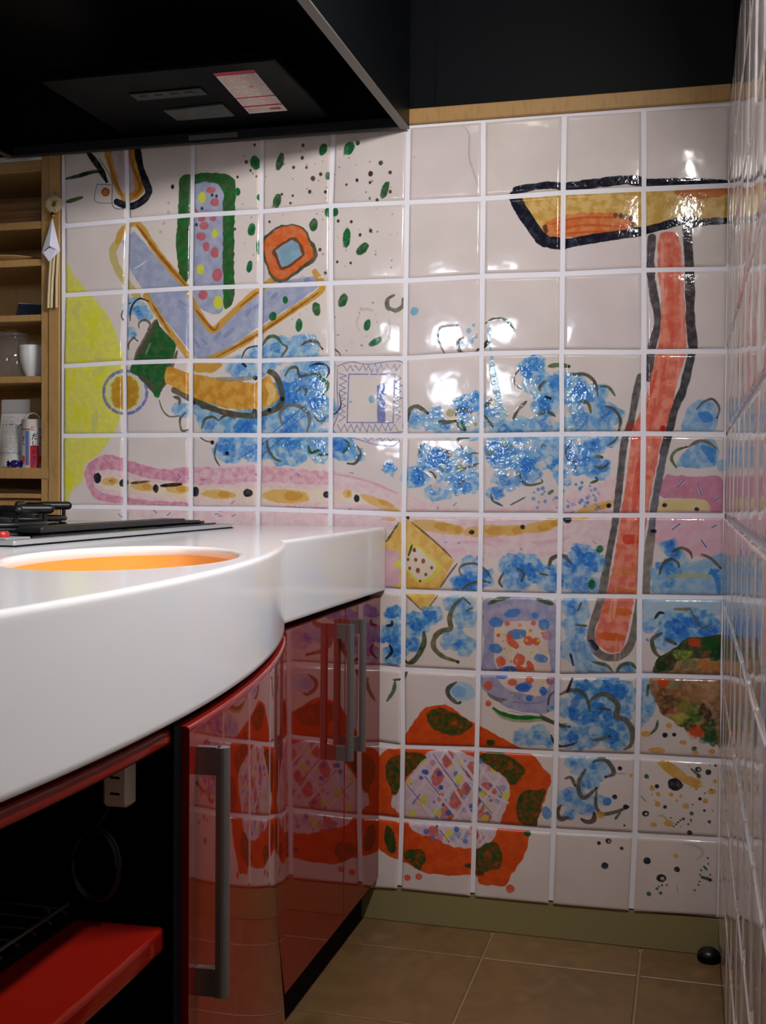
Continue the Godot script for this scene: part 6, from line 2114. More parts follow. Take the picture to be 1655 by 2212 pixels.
	["w",[1152,673,1149,682,1140,683,1131,678,1132,667,1140,664,1150,663],59,60,0.37,0.87,9,4],
	["w",[1138,683,1133,689,1126,689,1122,686,1122,679,1125,673,1134,677],59,60,0.37,0.87,9,4],
	["w",[1051,672,1047,677,1042,678,1035,676,1037,668,1043,663,1049,667],59,60,0.41,0.94,9,4],
	["w",[1063,665,1059,669,1053,672,1047,668,1049,662,1053,660,1059,658],59,60,0.41,0.94,9,4],
	["w",[1075,685,1073,692,1067,691,1061,687,1065,683,1068,679,1072,682],59,60,0.21,0.61,9,4],
	["w",[1010,665,1003,672,991,680,984,670,982,660,992,654,1001,653],59,60,0.37,0.87,9,4],
	["w",[1021,673,1011,680,998,691,990,680,993,665,999,659,1009,659],59,60,0.37,0.87,9,4],
	["d",[2128,1134,10.7,7.3,0],154,0.7],
	["d",[2225,1128,8.1,9.3,0],154,0.7],
	["d",[1641,1363,10.6,6.5,0],154,0.7],
	["d",[1799,1184,8.4,9.3,0],154,0.7],
	["d",[1720,1151,7.3,7.7,0],154,0.7],
	["d",[2123,1350,8.8,6.3,0],154,0.7],
	["d",[1647,1422,9,9.7,0],154,0.7],
	["d",[2193,1252,9.1,6.9,0],154,0.7],
	["d",[1674,1420,6.3,9.4,0],154,0.7],
	["d",[1583,1130,8.3,5.5,0],154,0.7],
	["d",[1939,1371,10.3,9.7,0],154,0.7],
	["d",[1723,1203,8.8,8.3,0],154,0.7],
	["d",[2050,1341,11.3,7.4,0],154,0.7],
	["d",[2083,1323,5.3,9.1,0],154,0.7],
	["d",[2088,1174,9.7,9.1,0],154,0.7],
	["d",[1709,1300,8.6,8.9,0],154,0.7],
	["d",[1747,1335,9.9,9.3,0],154,0.7],
	["d",[1775,1194,10.3,8.7,0],154,0.7],
	["d",[1701,1139,7.8,7.8,0],155,0.55],
	["d",[1742,1353,7.9,7.9,0],155,0.55],
	["d",[1910,1268,3.9,3.9,0],155,0.55],
	["d",[1676,1349,6.5,6.5,0],155,0.55],
	["d",[1800,1184,3.9,3.9,0],155,0.55],
	["d",[2140,1206,3.7,3.7,0],155,0.55],
	["d",[2178,1216,4.2,4.2,0],155,0.55],
	["d",[2008,1229,5.8,5.8,0],155,0.55],
	["d",[1936,1271,4.7,4.7,0],155,0.55],
	["d",[1966,1374,4.5,4.5,0],155,0.55],
	["d",[1909,1252,5.6,5.6,0],155,0.55],
	["d",[1858,1293,7.7,7.7,0],155,0.55],
	["s",[862,403,840,403,828,408,826,428,838,456],3.3,156,0.85,1],
	["s",[875,426,865,433,866,448,875,457,895,456,904,449],6.6,61,0.85,1],
	["d",[1807,898,2.3,2.3,0],8,0.7],
	["s",[917,400,933,392,953,394,966,404,973,415],5.6,78,0.85,1],
	["d",[1947,831,1.9,1.9,0],8,0.7],
	["s",[925,432,914,445],9.1,157,0.85,1],
	["s",[766,585,770,563,786,557,806,570],8.1,61,0.85,1],
	["d",[1612,1140,2.8,2.8,0],8,0.7],
	["s",[861,575,865,564,883,564,892,571],5.3,61,0.85,1],
	["s",[866,581,866,596,879,605],3.1,61,0.85,1],
	["s",[873,586,880,603],6.1,158,0.85,1],
	["d",[1760,1206,2.1,2.1,0],8,0.7],
	["s",[986,487,973,503,978,520,988,527],3.6,61,0.85,1],
	["s",[1039,484,1058,482,1076,485],8.8,78,0.85,1],
	["d",[2153,970,3.1,3.1,0],8,0.7],
	["s",[1033,511,1022,523,1024,530],5.5,61,0.85,1],
	["s",[1033,541,1044,545],4.6,8,0.85,1],
	["d",[2087,1089,1.6,1.6,0],8,0.7],
	["s",[972,583,982,565,997,550],6.4,61,0.85,1],
	["d",[1994,1101,2.2,2.2,0],8,0.7],
	["s",[1019,577,1035,569,1052,578],5.5,61,0.85,1],
	["s",[918,558,931,545],7.8,61,0.85,1],
	["s",[917,575,933,597],5.2,61,0.85,1],
	["d",[1867,1193,1.8,1.8,0],8,0.7],
	["s",[864,626,870,618,888,617],6.6,159,0.85,1],
	["s",[868,629,884,649],2.9,61,0.85,1],
	["s",[827,642,840,642,851,650,844,658],4.9,61,0.85,1],
	["d",[1689,1315,1.7,1.7,0],8,0.7],
	["s",[888,657,893,648,906,648],3.3,61,0.85,1],
	["s",[873,680,906,667],4.8,61,0.85,1],
	["s",[810,683,818,687,824,697],4,61,0.85,1],
	["s",[867,708,880,700],4.4,61,0.85,1],
	["s",[986,684,990,699,1003,708,1028,703,1027,697],4.3,61,0.85,1],
	["s",[1026,637,1030,631,1035,635],2.7,61,0.85,1],
	["s",[931,725,935,738,946,744,954,748],4.3,160,0.85,1],
	["s",[969,746,997,731],3.4,160,0.85,1],
	["s",[1041,724,1049,718],5.5,78,0.85,1],
	["s",[828,587,844,588,861,585],8,161,0.85,1],
	["d",[1723,1171,2.8,2.8,0],8,0.7],
	["s",[793,631,789,648],3.1,61,0.85,1],
	["s",[791,648,793,635],2.2,61,0.85,1],
	["d",[1789,806,3.5,3.5,0],162,0.85],
	["d",[1770,826,5.2,5.2,0],162,0.85],
	["d",[1779,867,5.7,5.7,0],162,0.85],
	["d",[1744,880,5.7,5.7,0],162,0.85],
	["d",[1850,826,5.2,5.2,0],162,0.85],
	["d",[1798,850,3.5,3.5,0],162,0.85],
	["d",[1728,803,2.6,2.6,0],8,0.85],
	["s",[925,415,925,432,928,451],5.2,163,0.8,1],
	["s",[888,433,903,419],3,164,0.8,1],
	["s",[1079,501,1105,500,1122,512,1129,532,1130,541],6.2,61,0.85,1],
	["s",[1135,523,1150,525,1162,541],5.1,78,0.85,1],
	["s",[1144,560,1160,566,1172,584,1170,605],6.1,61,0.85,1],
	["d",[2339,1211,2.1,2.1,0],8,0.7],
	["s",[1169,612,1163,624,1149,633],4.6,61,0.85,1],
	["s",[1083,624,1073,643,1076,658,1091,665,1090,679],3.6,61,0.85,1],
	["s",[1126,672,1140,675,1151,667],4.7,61,0.85,1],
	["d",[2301,1334,1.6,1.6,0],8,0.7],
	["s",[1119,703,1131,698,1129,693],5.2,78,0.85,1],
	["d",[2258,1386,1.8,1.8,0],8,0.7],
	["s",[1099,550,1113,555,1118,572],5.7,165,0.85,1],
	["s",[1128,653,1140,655],6.1,166,0.85,1],
	["d",[2280,1310,2.1,2.1,0],8,0.7],
	["d",[2113,1463,2.6,2.6,0],167,0.8],
	["d",[2043,1432,3.3,3.3,0],167,0.8],
	["d",[2055,1452,1.6,1.6,0],167,0.8],
	["d",[2040,1501,2.5,2.5,0],167,0.8],
	["d",[2141,1412,1.7,1.7,0],167,0.8],
	["d",[2155,1495,3.7,3.7,0],167,0.8],
	["d",[2124,1455,1.9,1.9,0],167,0.8],
	["d",[2236,1417,2.1,2.1,0],167,0.8],
	["d",[2070,1477,3.6,3.6,0],167,0.8],
	["d",[2134,1437,3.7,3.7,0],167,0.8],
	["d",[2046,1480,2.1,2.1,0],167,0.8],
	["d",[2255,1429,3.5,3.5,0],167,0.8],
	["d",[2241,1434,1.8,1.8,0],167,0.8],
	["d",[2184,1412,2.8,2.8,0],167,0.8],
	["d",[2100,1470,1.6,1.6,0],167,0.8],
	["d",[2199,1430,2.8,2.8,0],167,0.8],
	["d",[2207,1420,2.1,2.1,0],167,0.8],
	["d",[2206,1471,3.6,3.6,0],167,0.8],
	["d",[2027,1444,2.2,2.2,0],167,0.8],
	["d",[2249,1452,2.1,2.1,0],167,0.8],
	["d",[2061,1449,2.2,2.2,0],167,0.8],
	["d",[2025,1467,3.7,3.7,0],167,0.8],
	["d",[2126,1449,3.6,3.6,0],167,0.8],
	["d",[2268,1497,3.2,3.2,0],167,0.8],
	["d",[2067,1440,2.2,2.2,0],167,0.8],
	["d",[2228,1480,3.4,3.4,0],167,0.8],
	["d",[2059,1427,3.9,3.9,0],167,0.8],
	["d",[2108,1463,2.4,2.4,0],167,0.8],
	["d",[2206,1405,3.4,3.4,0],167,0.8],
	["d",[2256,1471,2.2,2.2,0],167,0.8],
	["d",[2200,1425,3.3,3.3,0],167,0.8],
	["d",[2227,1462,3.2,3.2,0],167,0.8],
	["d",[2200,1479,3.6,3.6,0],167,0.8],
	["d",[2218,1493,3.1,3.1,0],167,0.8],
	["s",[1061,725,1065,729],1.7,168,0.7,0],
	["s",[1132,720,1136,725],1.7,168,0.7,0],
	["s",[1128,742,1133,747],1.7,168,0.7,0],
	["s",[1066,749,1070,753],1.7,168,0.7,0],
	["s",[1115,725,1119,729],1.7,168,0.7,0],
	["s",[1083,742,1088,746],1.7,168,0.7,0],
	["s",[1107,738,1112,742],1.7,168,0.7,0],
	["s",[1127,728,1131,733],1.7,168,0.7,0],
	["s",[1127,751,1132,755],1.7,168,0.7,0],
	["s",[1127,733,1131,737],1.7,168,0.7,0],
	["s",[1075,735,1079,740],1.7,168,0.7,0],
	["s",[1088,741,1092,745],1.7,168,0.7,0],
	["s",[1061,728,1065,733],1.7,168,0.7,0],
	["s",[1061,722,1066,727],1.7,168,0.7,0],
	["w",[765,773,861,854,831,911,806,955,763,923,713,901,713,832,750,783],169,170,0.95,1,6,0.8],
	["w",[706,848,746,838,751,868,749,905,706,906],88,171,0.85,1,3,1.5],
	["w",[770,828,791,829,817,850,835,868,813,894,792,900,769,879,739,865,763,849],172,172,0.75,0.95,3,1.5],
	["w",[772,833,791,833,812,852,826,868,810,887,792,894,772,876,753,864,765,851],173,173,0.9,1,3,1.5],
	["d",[1563,1672,3.5,4.2,0],174,0.9],
	["d",[1569,1710,3.3,4,0],174,0.9],
	["d",[1599,1714,3.8,4.5,0],174,0.9],
	["d",[1545,1743,2.8,3.4,0],174,0.9],
	["d",[1578,1751,4.2,5.1,0],174,0.9],
	["d",[1633,1739,2.8,3.4,0],174,0.9],
	["d",[1610,1766,2.8,3.4,0],174,0.9],
	["d",[1587,1792,2.4,2.8,0],174,0.9],
	["d",[1538,1709,2.8,3.4,0],174,0.9],
	["s",[776,782,824,820,856,849],3.5,175,0.85,1],
	["s",[867,860,850,883,834,907],3.5,176,0.85,1],
	["s",[750,783,726,820],4.3,177,0.85,1],
	["d",[1451,1640,1.5,1.5,0],8,0.7],
	["s",[766,925,799,954],3.1,178,0.85,1],
	["s",[829,923,806,955],2.6,178,0.85,1],
	["s",[777,826,770,847],5.2,179,0.85,1],
	["d",[1540,1693,1.8,1.8,0],8,0.7],
	["s",[715,776,743,777],5.3,180,0.6,1],
	["w",[923,893,913,907,899,921,881,914,865,904,871,887,882,875,897,874,916,876],57,62,0.63,0.98,7,3.5],
	["w",[938,886,936,900,920,905,905,905,900,892,893,879,908,873,920,870,936,871],57,62,0.61,0.97,7,3.5],
	["w",[915,866,918,881,903,889,890,880,879,873,876,859,885,846,902,847,917,851],57,58,0.49,0.88,7,3.5],
	["w",[889,896,887,908,874,910,861,913,855,902,851,891,862,883,873,883,885,885],57,62,0.65,1,7,3.5],
	["w",[993,864,991,879,975,882,959,884,950,872,948,857,957,844,975,839,990,849],57,62,0.59,0.95,7,3.5],
	["w",[1027,861,1019,876,1005,887,985,886,977,870,978,855,985,838,1004,839,1023,843],57,62,0.65,1,7,3.5],
	["w",[1011,890,1000,904,987,914,966,918,953,902,954,883,965,865,988,860,1006,872],57,58,0.57,0.94,7,3.5],
	["w",[1040,874,1032,886,1020,896,1007,890,993,883,992,867,1004,856,1020,852,1033,861],57,62,0.61,0.97,7,3.5],
	["w",[1069,895,1060,905,1051,916,1039,909,1025,904,1025,889,1035,877,1051,875,1061,884],57,58,0.53,0.91,7,3.5],
	["w",[1070,873,1065,884,1055,893,1042,889,1035,879,1033,868,1041,857,1055,856,1064,863],57,62,0.65,1,7,3.5],
	["w",[764,964,757,977,743,981,730,981,723,971,719,959,731,951,744,943,757,951],57,62,0.65,1,7,3.5],
	["w",[763,1003,763,1020,746,1031,730,1021,712,1015,715,997,724,981,746,976,762,987],57,62,0.61,0.97,7,3.5],
	["w",[773,1040,762,1053,750,1065,732,1062,720,1051,723,1035,734,1025,749,1021,761,1029],57,62,0.61,0.97,7,3.5],
	["w",[816,978,810,995,793,1004,773,1003,765,988,761,972,772,957,792,954,805,966],57,62,0.63,0.98,7,3.5],
	["w",[837,964,833,975,822,982,806,983,799,972,800,959,805,945,822,945,837,949],57,62,0.65,1,7,3.5],
	["w",[800,1018,793,1028,784,1033,769,1037,766,1024,766,1015,771,1004,784,1002,793,1009],57,62,0.61,0.97,7,3.5],
	["w",[900,941,896,958,878,963,860,964,850,951,847,934,857,916,878,915,897,923],57,58,0.49,0.88,7,3.5],
	["w",[914,965,902,977,891,984,874,988,865,975,866,960,874,945,891,948,905,952],57,58,0.49,0.88,7,3.5],
	["w",[892,1007,885,1024,866,1027,851,1027,834,1019,837,1001,850,989,868,981,883,992],57,58,0.57,0.94,7,3.5],
	["w",[911,1018,900,1031,888,1041,872,1037,866,1025,860,1012,871,1001,887,999,900,1006],57,58,0.55,0.92,7,3.5],
	["w",[873,935,871,945,861,953,848,950,839,942,843,931,851,926,860,923,872,924],57,58,0.51,0.9,7,3.5],
	["w",[903,898,893,913,883,908,873,907,868,893,884,886,894,887],59,60,0.41,0.94,9,4],
	["w",[908,891,900,898,888,900,878,897,875,886,889,876,899,881],59,60,0.41,0.94,9,4],
	["w",[927,884,924,892,918,892,913,887,909,879,918,872,927,877],59,60,0.37,0.87,9,4],
	["w",[927,889,922,896,911,904,907,893,902,884,912,883,922,878],59,60,0.37,0.87,9,4],
	["w",[915,859,910,868,903,867,899,862,896,854,902,845,913,848],59,60,0.13,0.48,9,4],
	["w",[881,896,877,903,869,906,863,901,864,894,869,886,876,888],59,60,0.45,1,9,4],
	["w",[881,894,879,901,873,902,866,896,868,890,874,889,881,888],59,60,0.45,1,9,4],
	["w",[993,856,987,862,976,867,971,860,971,850,976,847,986,843],59,60,0.33,0.8,9,4],
	["w",[977,866,970,873,964,874,960,870,960,864,964,859,973,857],59,60,0.33,0.8,9,4],
	["w",[1017,866,1008,881,994,876,982,874,984,863,996,858,1007,855],59,60,0.45,1,9,4],
	["w",[1000,869,998,876,990,882,984,873,984,863,989,858,997,863],59,60,0.45,1,9,4],
	["w",[1002,893,996,903,990,902,984,899,983,888,989,885,997,886],59,60,0.29,0.74,9,4],
	["w",[1023,869,1017,877,1012,878,1007,873,1007,868,1011,864,1019,863],59,60,0.37,0.87,9,4],
	["w",[1023,880,1019,886,1010,891,1002,885,1006,874,1010,868,1017,873],59,60,0.37,0.87,9,4],
	["w",[1061,903,1060,908,1052,914,1042,909,1042,900,1051,896,1058,895],59,60,0.21,0.61,9,4],
	["w",[1054,866,1052,873,1045,875,1042,872,1037,863,1045,860,1051,861],59,60,0.45,1,9,4],
	["w",[1058,877,1056,882,1051,883,1046,881,1045,875,1051,872,1057,873],59,60,0.45,1,9,4],
	["w",[750,962,741,970,732,973,721,969,726,958,732,948,740,952],59,60,0.45,1,9,4],
	["w",[742,963,740,969,735,969,729,967,729,961,735,955,743,959],59,60,0.45,1,9,4],
	["w",[746,1012,742,1027,730,1022,715,1019,722,1005,730,1002,743,999],59,60,0.37,0.87,9,4],
	["w",[751,1006,749,1014,737,1022,728,1011,731,1001,738,996,746,998],59,60,0.37,0.87,9,4],
	["w",[759,1033,750,1045,739,1045,730,1041,730,1029,741,1024,750,1024],59,60,0.37,0.87,9,4],
	["w",[755,1035,750,1044,742,1042,738,1038,738,1032,742,1030,749,1029],59,60,0.37,0.87,9,4],
	["w",[801,983,802,992,789,998,778,990,781,976,789,971,803,974],59,60,0.41,0.94,9,4],
	["w",[796,981,791,994,781,995,772,987,770,977,781,971,794,970],59,60,0.41,0.94,9,4],
	["w",[825,961,826,969,814,973,807,967,804,958,814,951,823,952],59,60,0.45,1,9,4],
	["w",[821,961,817,969,811,968,807,965,805,958,811,953,819,954],59,60,0.45,1,9,4],
	["w",[790,1016,789,1023,782,1023,774,1019,776,1014,781,1006,789,1009],59,60,0.37,0.87,9,4],
	["w",[787,1026,781,1033,775,1031,770,1031,767,1024,774,1016,783,1019],59,60,0.37,0.87,9,4],
	["w",[885,936,881,943,871,944,862,942,860,932,870,928,880,929],59,60,0.13,0.48,9,4],
	["w",[896,958,891,968,883,969,875,962,875,955,884,948,892,953],59,60,0.13,0.48,9,4],
	["w",[878,1017,874,1023,865,1027,860,1021,858,1014,866,1010,874,1009],59,60,0.29,0.74,9,4],
	["w",[885,1019,886,1028,874,1029,869,1025,864,1014,875,1005,886,1010],59,60,0.25,0.68,9,4],
	["w",[861,931,858,935,852,936,847,935,847,929,852,926,856,926],59,60,0.17,0.54,9,4],
	["s",[875,883,871,871,880,862,903,860,923,872,933,886],4.6,61,0.85,1],
	["s",[878,908,894,898,917,893,930,895],5.5,61,0.85,1],
	["d",[1861,1790,1.9,1.9,0],8,0.7],
	["s",[955,903,949,892,957,876],5.4,61,0.85,1],
	["s",[982,866,996,875,991,891],4.5,61,0.85,1],
	["d",[1983,1781,1.6,1.6,0],8,0.7],
	["s",[1025,875,1043,878],3.3,61,0.85,1],
	["s",[1045,860,1047,847,1060,841],7.1,61,0.85,1],
	["s",[878,926,862,942,853,965,855,986,839,991,825,1003,822,1024,840,1041,870,1050],10.1,181,0.85,1],
	["d",[1740,2101,3.6,3.6,0],8,0.7],
	["s",[802,995,802,1018,788,1046,774,1057,765,1054],10.3,182,0.85,1],
	["d",[1529,2108,3.6,3.6,0],8,0.7],
	["s",[880,926,894,939],4.1,61,0.85,1],
	["s",[883,952,897,945],3,61,0.85,1],
	["s",[726,986,737,984,738,977],5.7,8,0.85,1],
	["d",[1475,1953,2,2,0],8,0.7],
	["s",[726,1051,738,1037,733,1023],5.7,8,0.85,1],
	["w",[1102,855,1099,868,1086,875,1072,873,1059,864,1062,849,1071,838,1086,832,1096,844],57,62,0.63,0.98,7,3.5],
	["w",[1136,839,1128,856,1112,864,1093,862,1084,848,1085,833,1091,816,1111,816,1126,825],57,62,0.65,1,7,3.5],
	["w",[1146,854,1145,868,1131,877,1115,874,1110,861,1106,848,1116,837,1130,836,1146,839],57,62,0.59,0.95,7,3.5],
	["w",[1090,885,1088,899,1074,904,1061,901,1048,894,1055,881,1060,871,1073,868,1083,875],57,62,0.61,0.97,7,3.5],
	["w",[1127,884,1118,898,1105,913,1085,910,1081,892,1079,879,1086,863,1104,860,1117,871],57,58,0.55,0.92,7,3.5],
	["w",[1139,896,1139,909,1126,916,1114,911,1104,904,1102,891,1113,882,1125,881,1138,884],57,58,0.51,0.9,7,3.5],
	["w",[1120,939,1114,958,1097,970,1080,959,1069,949,1069,934,1078,921,1096,909,1114,921],57,58,0.51,0.9,7,3.5],
	["w",[1115,975,1112,989,1098,996,1082,994,1074,983,1068,968,1081,956,1097,959,1112,960],57,58,0.55,0.92,7,3.5],
	["w",[1130,1017,1116,1035,1099,1041,1082,1039,1065,1029,1067,1010,1078,994,1099,988,1116,1000],57,58,0.49,0.88,7,3.5],
	["w",[1141,1041,1134,1057,1119,1066,1102,1064,1093,1050,1093,1036,1100,1021,1119,1014,1130,1029],57,58,0.51,0.9,7,3.5],
	["w",[1158,1053,1157,1063,1148,1073,1134,1071,1129,1059,1126,1048,1136,1042,1147,1035,1155,1044],57,58,0.51,0.9,7,3.5],
	["w",[1203,1048,1196,1057,1188,1062,1178,1061,1174,1054,1172,1045,1179,1039,1187,1038,1196,1039],57,58,0.57,0.94,7,3.5],
	["w",[1111,925,1105,938,1092,944,1080,940,1069,933,1071,920,1078,910,1092,904,1101,915],57,58,0.51,0.9,7,3.5],
	["w",[1089,855,1091,861,1080,864,1072,859,1077,849,1081,849,1088,848],59,60,0.41,0.94,9,4],
	["w",[1095,864,1096,870,1087,871,1080,868,1080,859,1086,853,1095,856],59,60,0.41,0.94,9,4],
	["w",[1112,836,1106,846,1096,843,1091,841,1090,830,1096,824,1104,829],59,60,0.45,1,9,4],
	["w",[1126,846,1122,858,1110,862,1100,851,1099,843,1111,834,1122,836],59,60,0.45,1,9,4],
	["w",[1135,858,1135,867,1127,868,1118,863,1120,854,1127,850,1137,850],59,60,0.33,0.8,9,4],
	["w",[1134,857,1132,864,1124,867,1119,862,1118,854,1125,852,1131,850],59,60,0.33,0.8,9,4],
	["w",[1073,880,1072,888,1065,890,1059,883,1057,876,1064,870,1072,875],59,60,0.37,0.87,9,4],
	["w",[1071,887,1073,895,1062,896,1054,890,1056,882,1062,874,1070,882],59,60,0.37,0.87,9,4],
	["w",[1122,894,1115,909,1102,909,1092,900,1089,891,1102,879,1115,884],59,60,0.25,0.68,9,4],
	["w",[1132,892,1131,898,1126,899,1122,895,1120,890,1126,886,1130,886],59,60,0.17,0.54,9,4],
	["w",[1094,937,1095,947,1085,950,1078,942,1075,933,1085,927,1092,925],59,60,0.17,0.54,9,4],
	["w",[1109,980,1106,985,1099,989,1095,985,1095,976,1099,975,1105,974],59,60,0.25,0.68,9,4],
	["w",[1117,1008,1110,1021,1095,1023,1087,1016,1084,1005,1097,992,1106,1001],59,60,0.13,0.48,9,4],
	["w",[1126,1051,1126,1059,1118,1061,1114,1055,1112,1047,1118,1042,1126,1044],59,60,0.17,0.54,9,4],
	["w",[1151,1048,1150,1055,1145,1052,1139,1050,1142,1046,1145,1041,1150,1042],59,60,0.17,0.54,9,4],
	["w",[1196,1046,1194,1052,1189,1051,1186,1049,1182,1043,1189,1037,1193,1041],59,60,0.29,0.74,9,4],
	["w",[1099,933,1097,943,1088,945,1078,940,1077,928,1088,921,1094,922],59,60,0.17,0.54,9,4],
	["s",[1042,859,1052,844,1070,841,1085,855],7,61,0.85,1],
	["s",[1095,970,1116,971],4.5,61,0.85,1],
	["s",[1098,945,1105,927],4,61,0.85,1],
	["s",[1085,1024,1091,1046],4.5,8,0.85,1],
	["d",[2181,2092,1.6,1.6,0],8,0.7],
	["s",[1126,1038,1151,1043,1163,1053],5.9,61,0.85,1],
	["s",[1171,1055,1180,1042,1197,1038,1207,1048],6.3,78,0.85,1],
	["d",[2275,1653,6.4,6.9,0],183,0.95],
	["d",[2247,1786,6.4,9.3,0],183,0.95],
	["d",[2537,1768,6.4,5.5,0],183,0.95],
	["d",[2556,1811,4.3,2.4,0],183,0.95],
	["w",[1229,852,1258,871,1353,829,1365,829,1366,907,1241,907,1234,884],57,184,0.75,1,6,2],
	["w",[1217,911,1366,907,1367,940,1306,940,1273,946,1249,955,1218,978],185,57,0.6,0.95,6,2],
	["w",[1283,821,1279,833,1267,835,1257,834,1252,826,1244,815,1255,808,1267,805,1279,809],57,62,0.63,0.98,7,3.5],
	["w",[1298,843,1295,854,1285,862,1272,858,1261,851,1263,837,1271,827,1284,824,1295,832],57,58,0.57,0.94,7,3.5],
	["w",[1266,861,1261,871,1250,873,1241,874,1233,867,1236,857,1241,851,1250,848,1259,852],57,58,0.57,0.94,7,3.5],
	["w",[1289,860,1282,872,1271,879,1258,877,1252,866,1250,855,1256,843,1270,841,1279,851],57,62,0.63,0.98,7,3.5],
	["w",[1278,890,1273,902,1261,909,1248,906,1243,896,1243,886,1250,877,1260,875,1268,882],57,58,0.51,0.9,7,3.5],
	["w",[1355,868,1355,876,1347,881,1340,876,1335,872,1335,865,1338,857,1347,857,1353,861],57,62,0.63,0.98,7,3.5],
	["w",[1301,962,1296,981,1278,989,1259,987,1245,975,1247,956,1258,941,1277,939,1296,944],57,62,0.65,1,7,3.5],
	["w",[1343,956,1331,975,1314,986,1292,986,1286,966,1283,949,1295,936,1313,929,1333,936],57,62,0.65,1,7,3.5],
	["w",[1364,965,1358,982,1342,994,1325,987,1310,976,1309,957,1323,945,1341,938,1352,953],57,62,0.63,0.98,7,3.5],
	["w",[1282,993,1278,1008,1264,1016,1250,1009,1238,1002,1237,987,1247,974,1263,969,1273,982],57,62,0.59,0.95,7,3.5],
	["w",[1302,982,1301,996,1286,999,1272,1001,1266,989,1261,976,1271,964,1286,966,1297,971],57,62,0.61,0.97,7,3.5],
	["w",[1244,967,1241,975,1233,981,1223,981,1217,973,1219,964,1224,958,1233,952,1240,960],57,58,0.51,0.9,7,3.5],
	["w",[1232,995,1230,997,1228,997,1227,997,1226,996,1226,994,1226,992,1228,992,1230,993],57,62,0.61,0.97,7,3.5],
	["w",[1273,818,1271,827,1263,830,1259,822,1257,814,1263,807,1272,812],59,60,0.41,0.94,9,4],
	["w",[1281,828,1278,836,1269,837,1262,831,1262,825,1268,822,1275,820],59,60,0.41,0.94,9,4],
	["w",[1287,838,1279,843,1274,849,1267,843,1268,835,1273,831,1282,831],59,60,0.29,0.74,9,4],
	["w",[1249,856,1246,861,1242,861,1237,858,1239,854,1242,848,1247,851],59,60,0.29,0.74,9,4],
	["w",[1270,855,1266,862,1259,870,1253,860,1254,851,1258,846,1265,848],59,60,0.41,0.94,9,4],
	["w",[1276,858,1274,865,1267,866,1262,860,1262,855,1267,851,1273,852],59,60,0.41,0.94,9,4],
	["w",[1274,886,1267,892,1260,894,1254,890,1253,883,1261,881,1270,879],59,60,0.17,0.54,9,4],
	["w",[1350,864,1349,867,1345,870,1343,866,1343,862,1345,859,1349,861],59,60,0.41,0.94,9,4],
	["w",[1345,868,1346,872,1340,872,1336,870,1336,864,1340,860,1345,864],59,60,0.41,0.94,9,4],
	["w",[1297,966,1290,980,1278,981,1268,973,1270,963,1277,951,1290,960],59,60,0.45,1,9,4],
	["w",[1292,960,1282,967,1272,971,1259,967,1262,956,1272,949,1281,952],59,60,0.45,1,9,4],
	["w",[1317,958,1310,968,1301,967,1292,966,1289,951,1302,947,1310,951],59,60,0.45,1,9,4],
	["w",[1323,956,1319,964,1310,963,1305,963,1301,954,1309,950,1317,949],59,60,0.45,1,9,4],
	["w",[1346,972,1339,987,1327,988,1314,977,1319,967,1327,963,1338,962],59,60,0.41,0.94,9,4],
	["w",[1354,971,1348,981,1336,987,1326,979,1330,968,1337,961,1347,961],59,60,0.41,0.94,9,4],
	["w",[1273,985,1271,989,1265,991,1259,988,1258,983,1265,978,1272,980],59,60,0.33,0.8,9,4],
	["w",[1277,988,1272,994,1264,998,1258,993,1257,986,1264,982,1272,982],59,60,0.33,0.8,9,4],
	["w",[1289,979,1285,983,1279,985,1276,981,1273,974,1279,971,1286,971],59,60,0.37,0.87,9,4],
	["w",[1302,984,1296,993,1289,992,1285,988,1282,981,1289,979,1297,976],59,60,0.37,0.87,9,4],
	["w",[1240,967,1237,971,1233,973,1231,969,1229,965,1233,964,1238,963],59,60,0.17,0.54,9,4],
	["w",[1230,996,1230,997,1229,997,1228,996,1228,996,1229,995,1230,995],59,60,0.37,0.87,9,4],
	["w",[1229,994,1228,995,1228,995,1227,995,1227,994,1228,993,1229,993],59,60,0.37,0.87,9,4],
	["s",[1262,874,1300,871,1338,871],8.1,186,0.6,1],
	["s",[1281,860,1351,839],11.8,187,0.6,1],
	["s",[1338,859,1349,878,1352,902],9.3,59,0.8,1],
	["s",[1269,829,1285,821,1300,828,1304,839],5.7,61,0.85,1],
	["s",[1246,871,1253,851,1267,842,1279,848,1281,857],5.7,61,0.85,1],
	["s",[1239,953,1247,942,1255,942],4.8,8,0.85,1],
	["d",[2510,1884,1.7,1.7,0],8,0.7],
	["s",[1301,931,1313,952,1325,966,1341,958],4.7,188,0.85,1],
	["s",[1252,979,1235,992,1240,1014,1250,1024],7.6,61,0.85,1],
	["d",[2500,2047,2.7,2.7,0],8,0.7],
	["s",[1273,934,1301,933],5.7,189,0.85,1],
	["s",[1259,989,1277,998],6.7,61,0.85,1],
	["d",[2554,1996,2.3,2.3,0],8,0.7],
	["s",[1321,832,1337,839,1354,856],5.6,190,0.85,1],
	["d",[2708,1712,2,2,0],8,0.7],
	["w",[1239,1046,1243,1029,1259,1016,1283,1000,1297,986,1330,983,1370,982,1371,1057,1281,1054,1243,1056],191,192,0.95,1,9,1.5],
	["w",[1281,1030,1319,1023,1370,1023,1371,1057,1284,1056],193,194,0.8,1,8,1.5],
	["w",[1322,993,1320,1001,1307,1001,1300,998,1299,991,1308,985,1318,985],195,195,0.3,0.95,9,4],
	["w",[1361,994,1352,1004,1335,1009,1323,1003,1318,989,1336,985,1353,982],196,196,0.3,0.95,9,4],
	["w",[1311,1016,1305,1021,1284,1028,1273,1022,1275,1013,1285,1009,1307,1011],197,197,0.3,0.95,9,4],
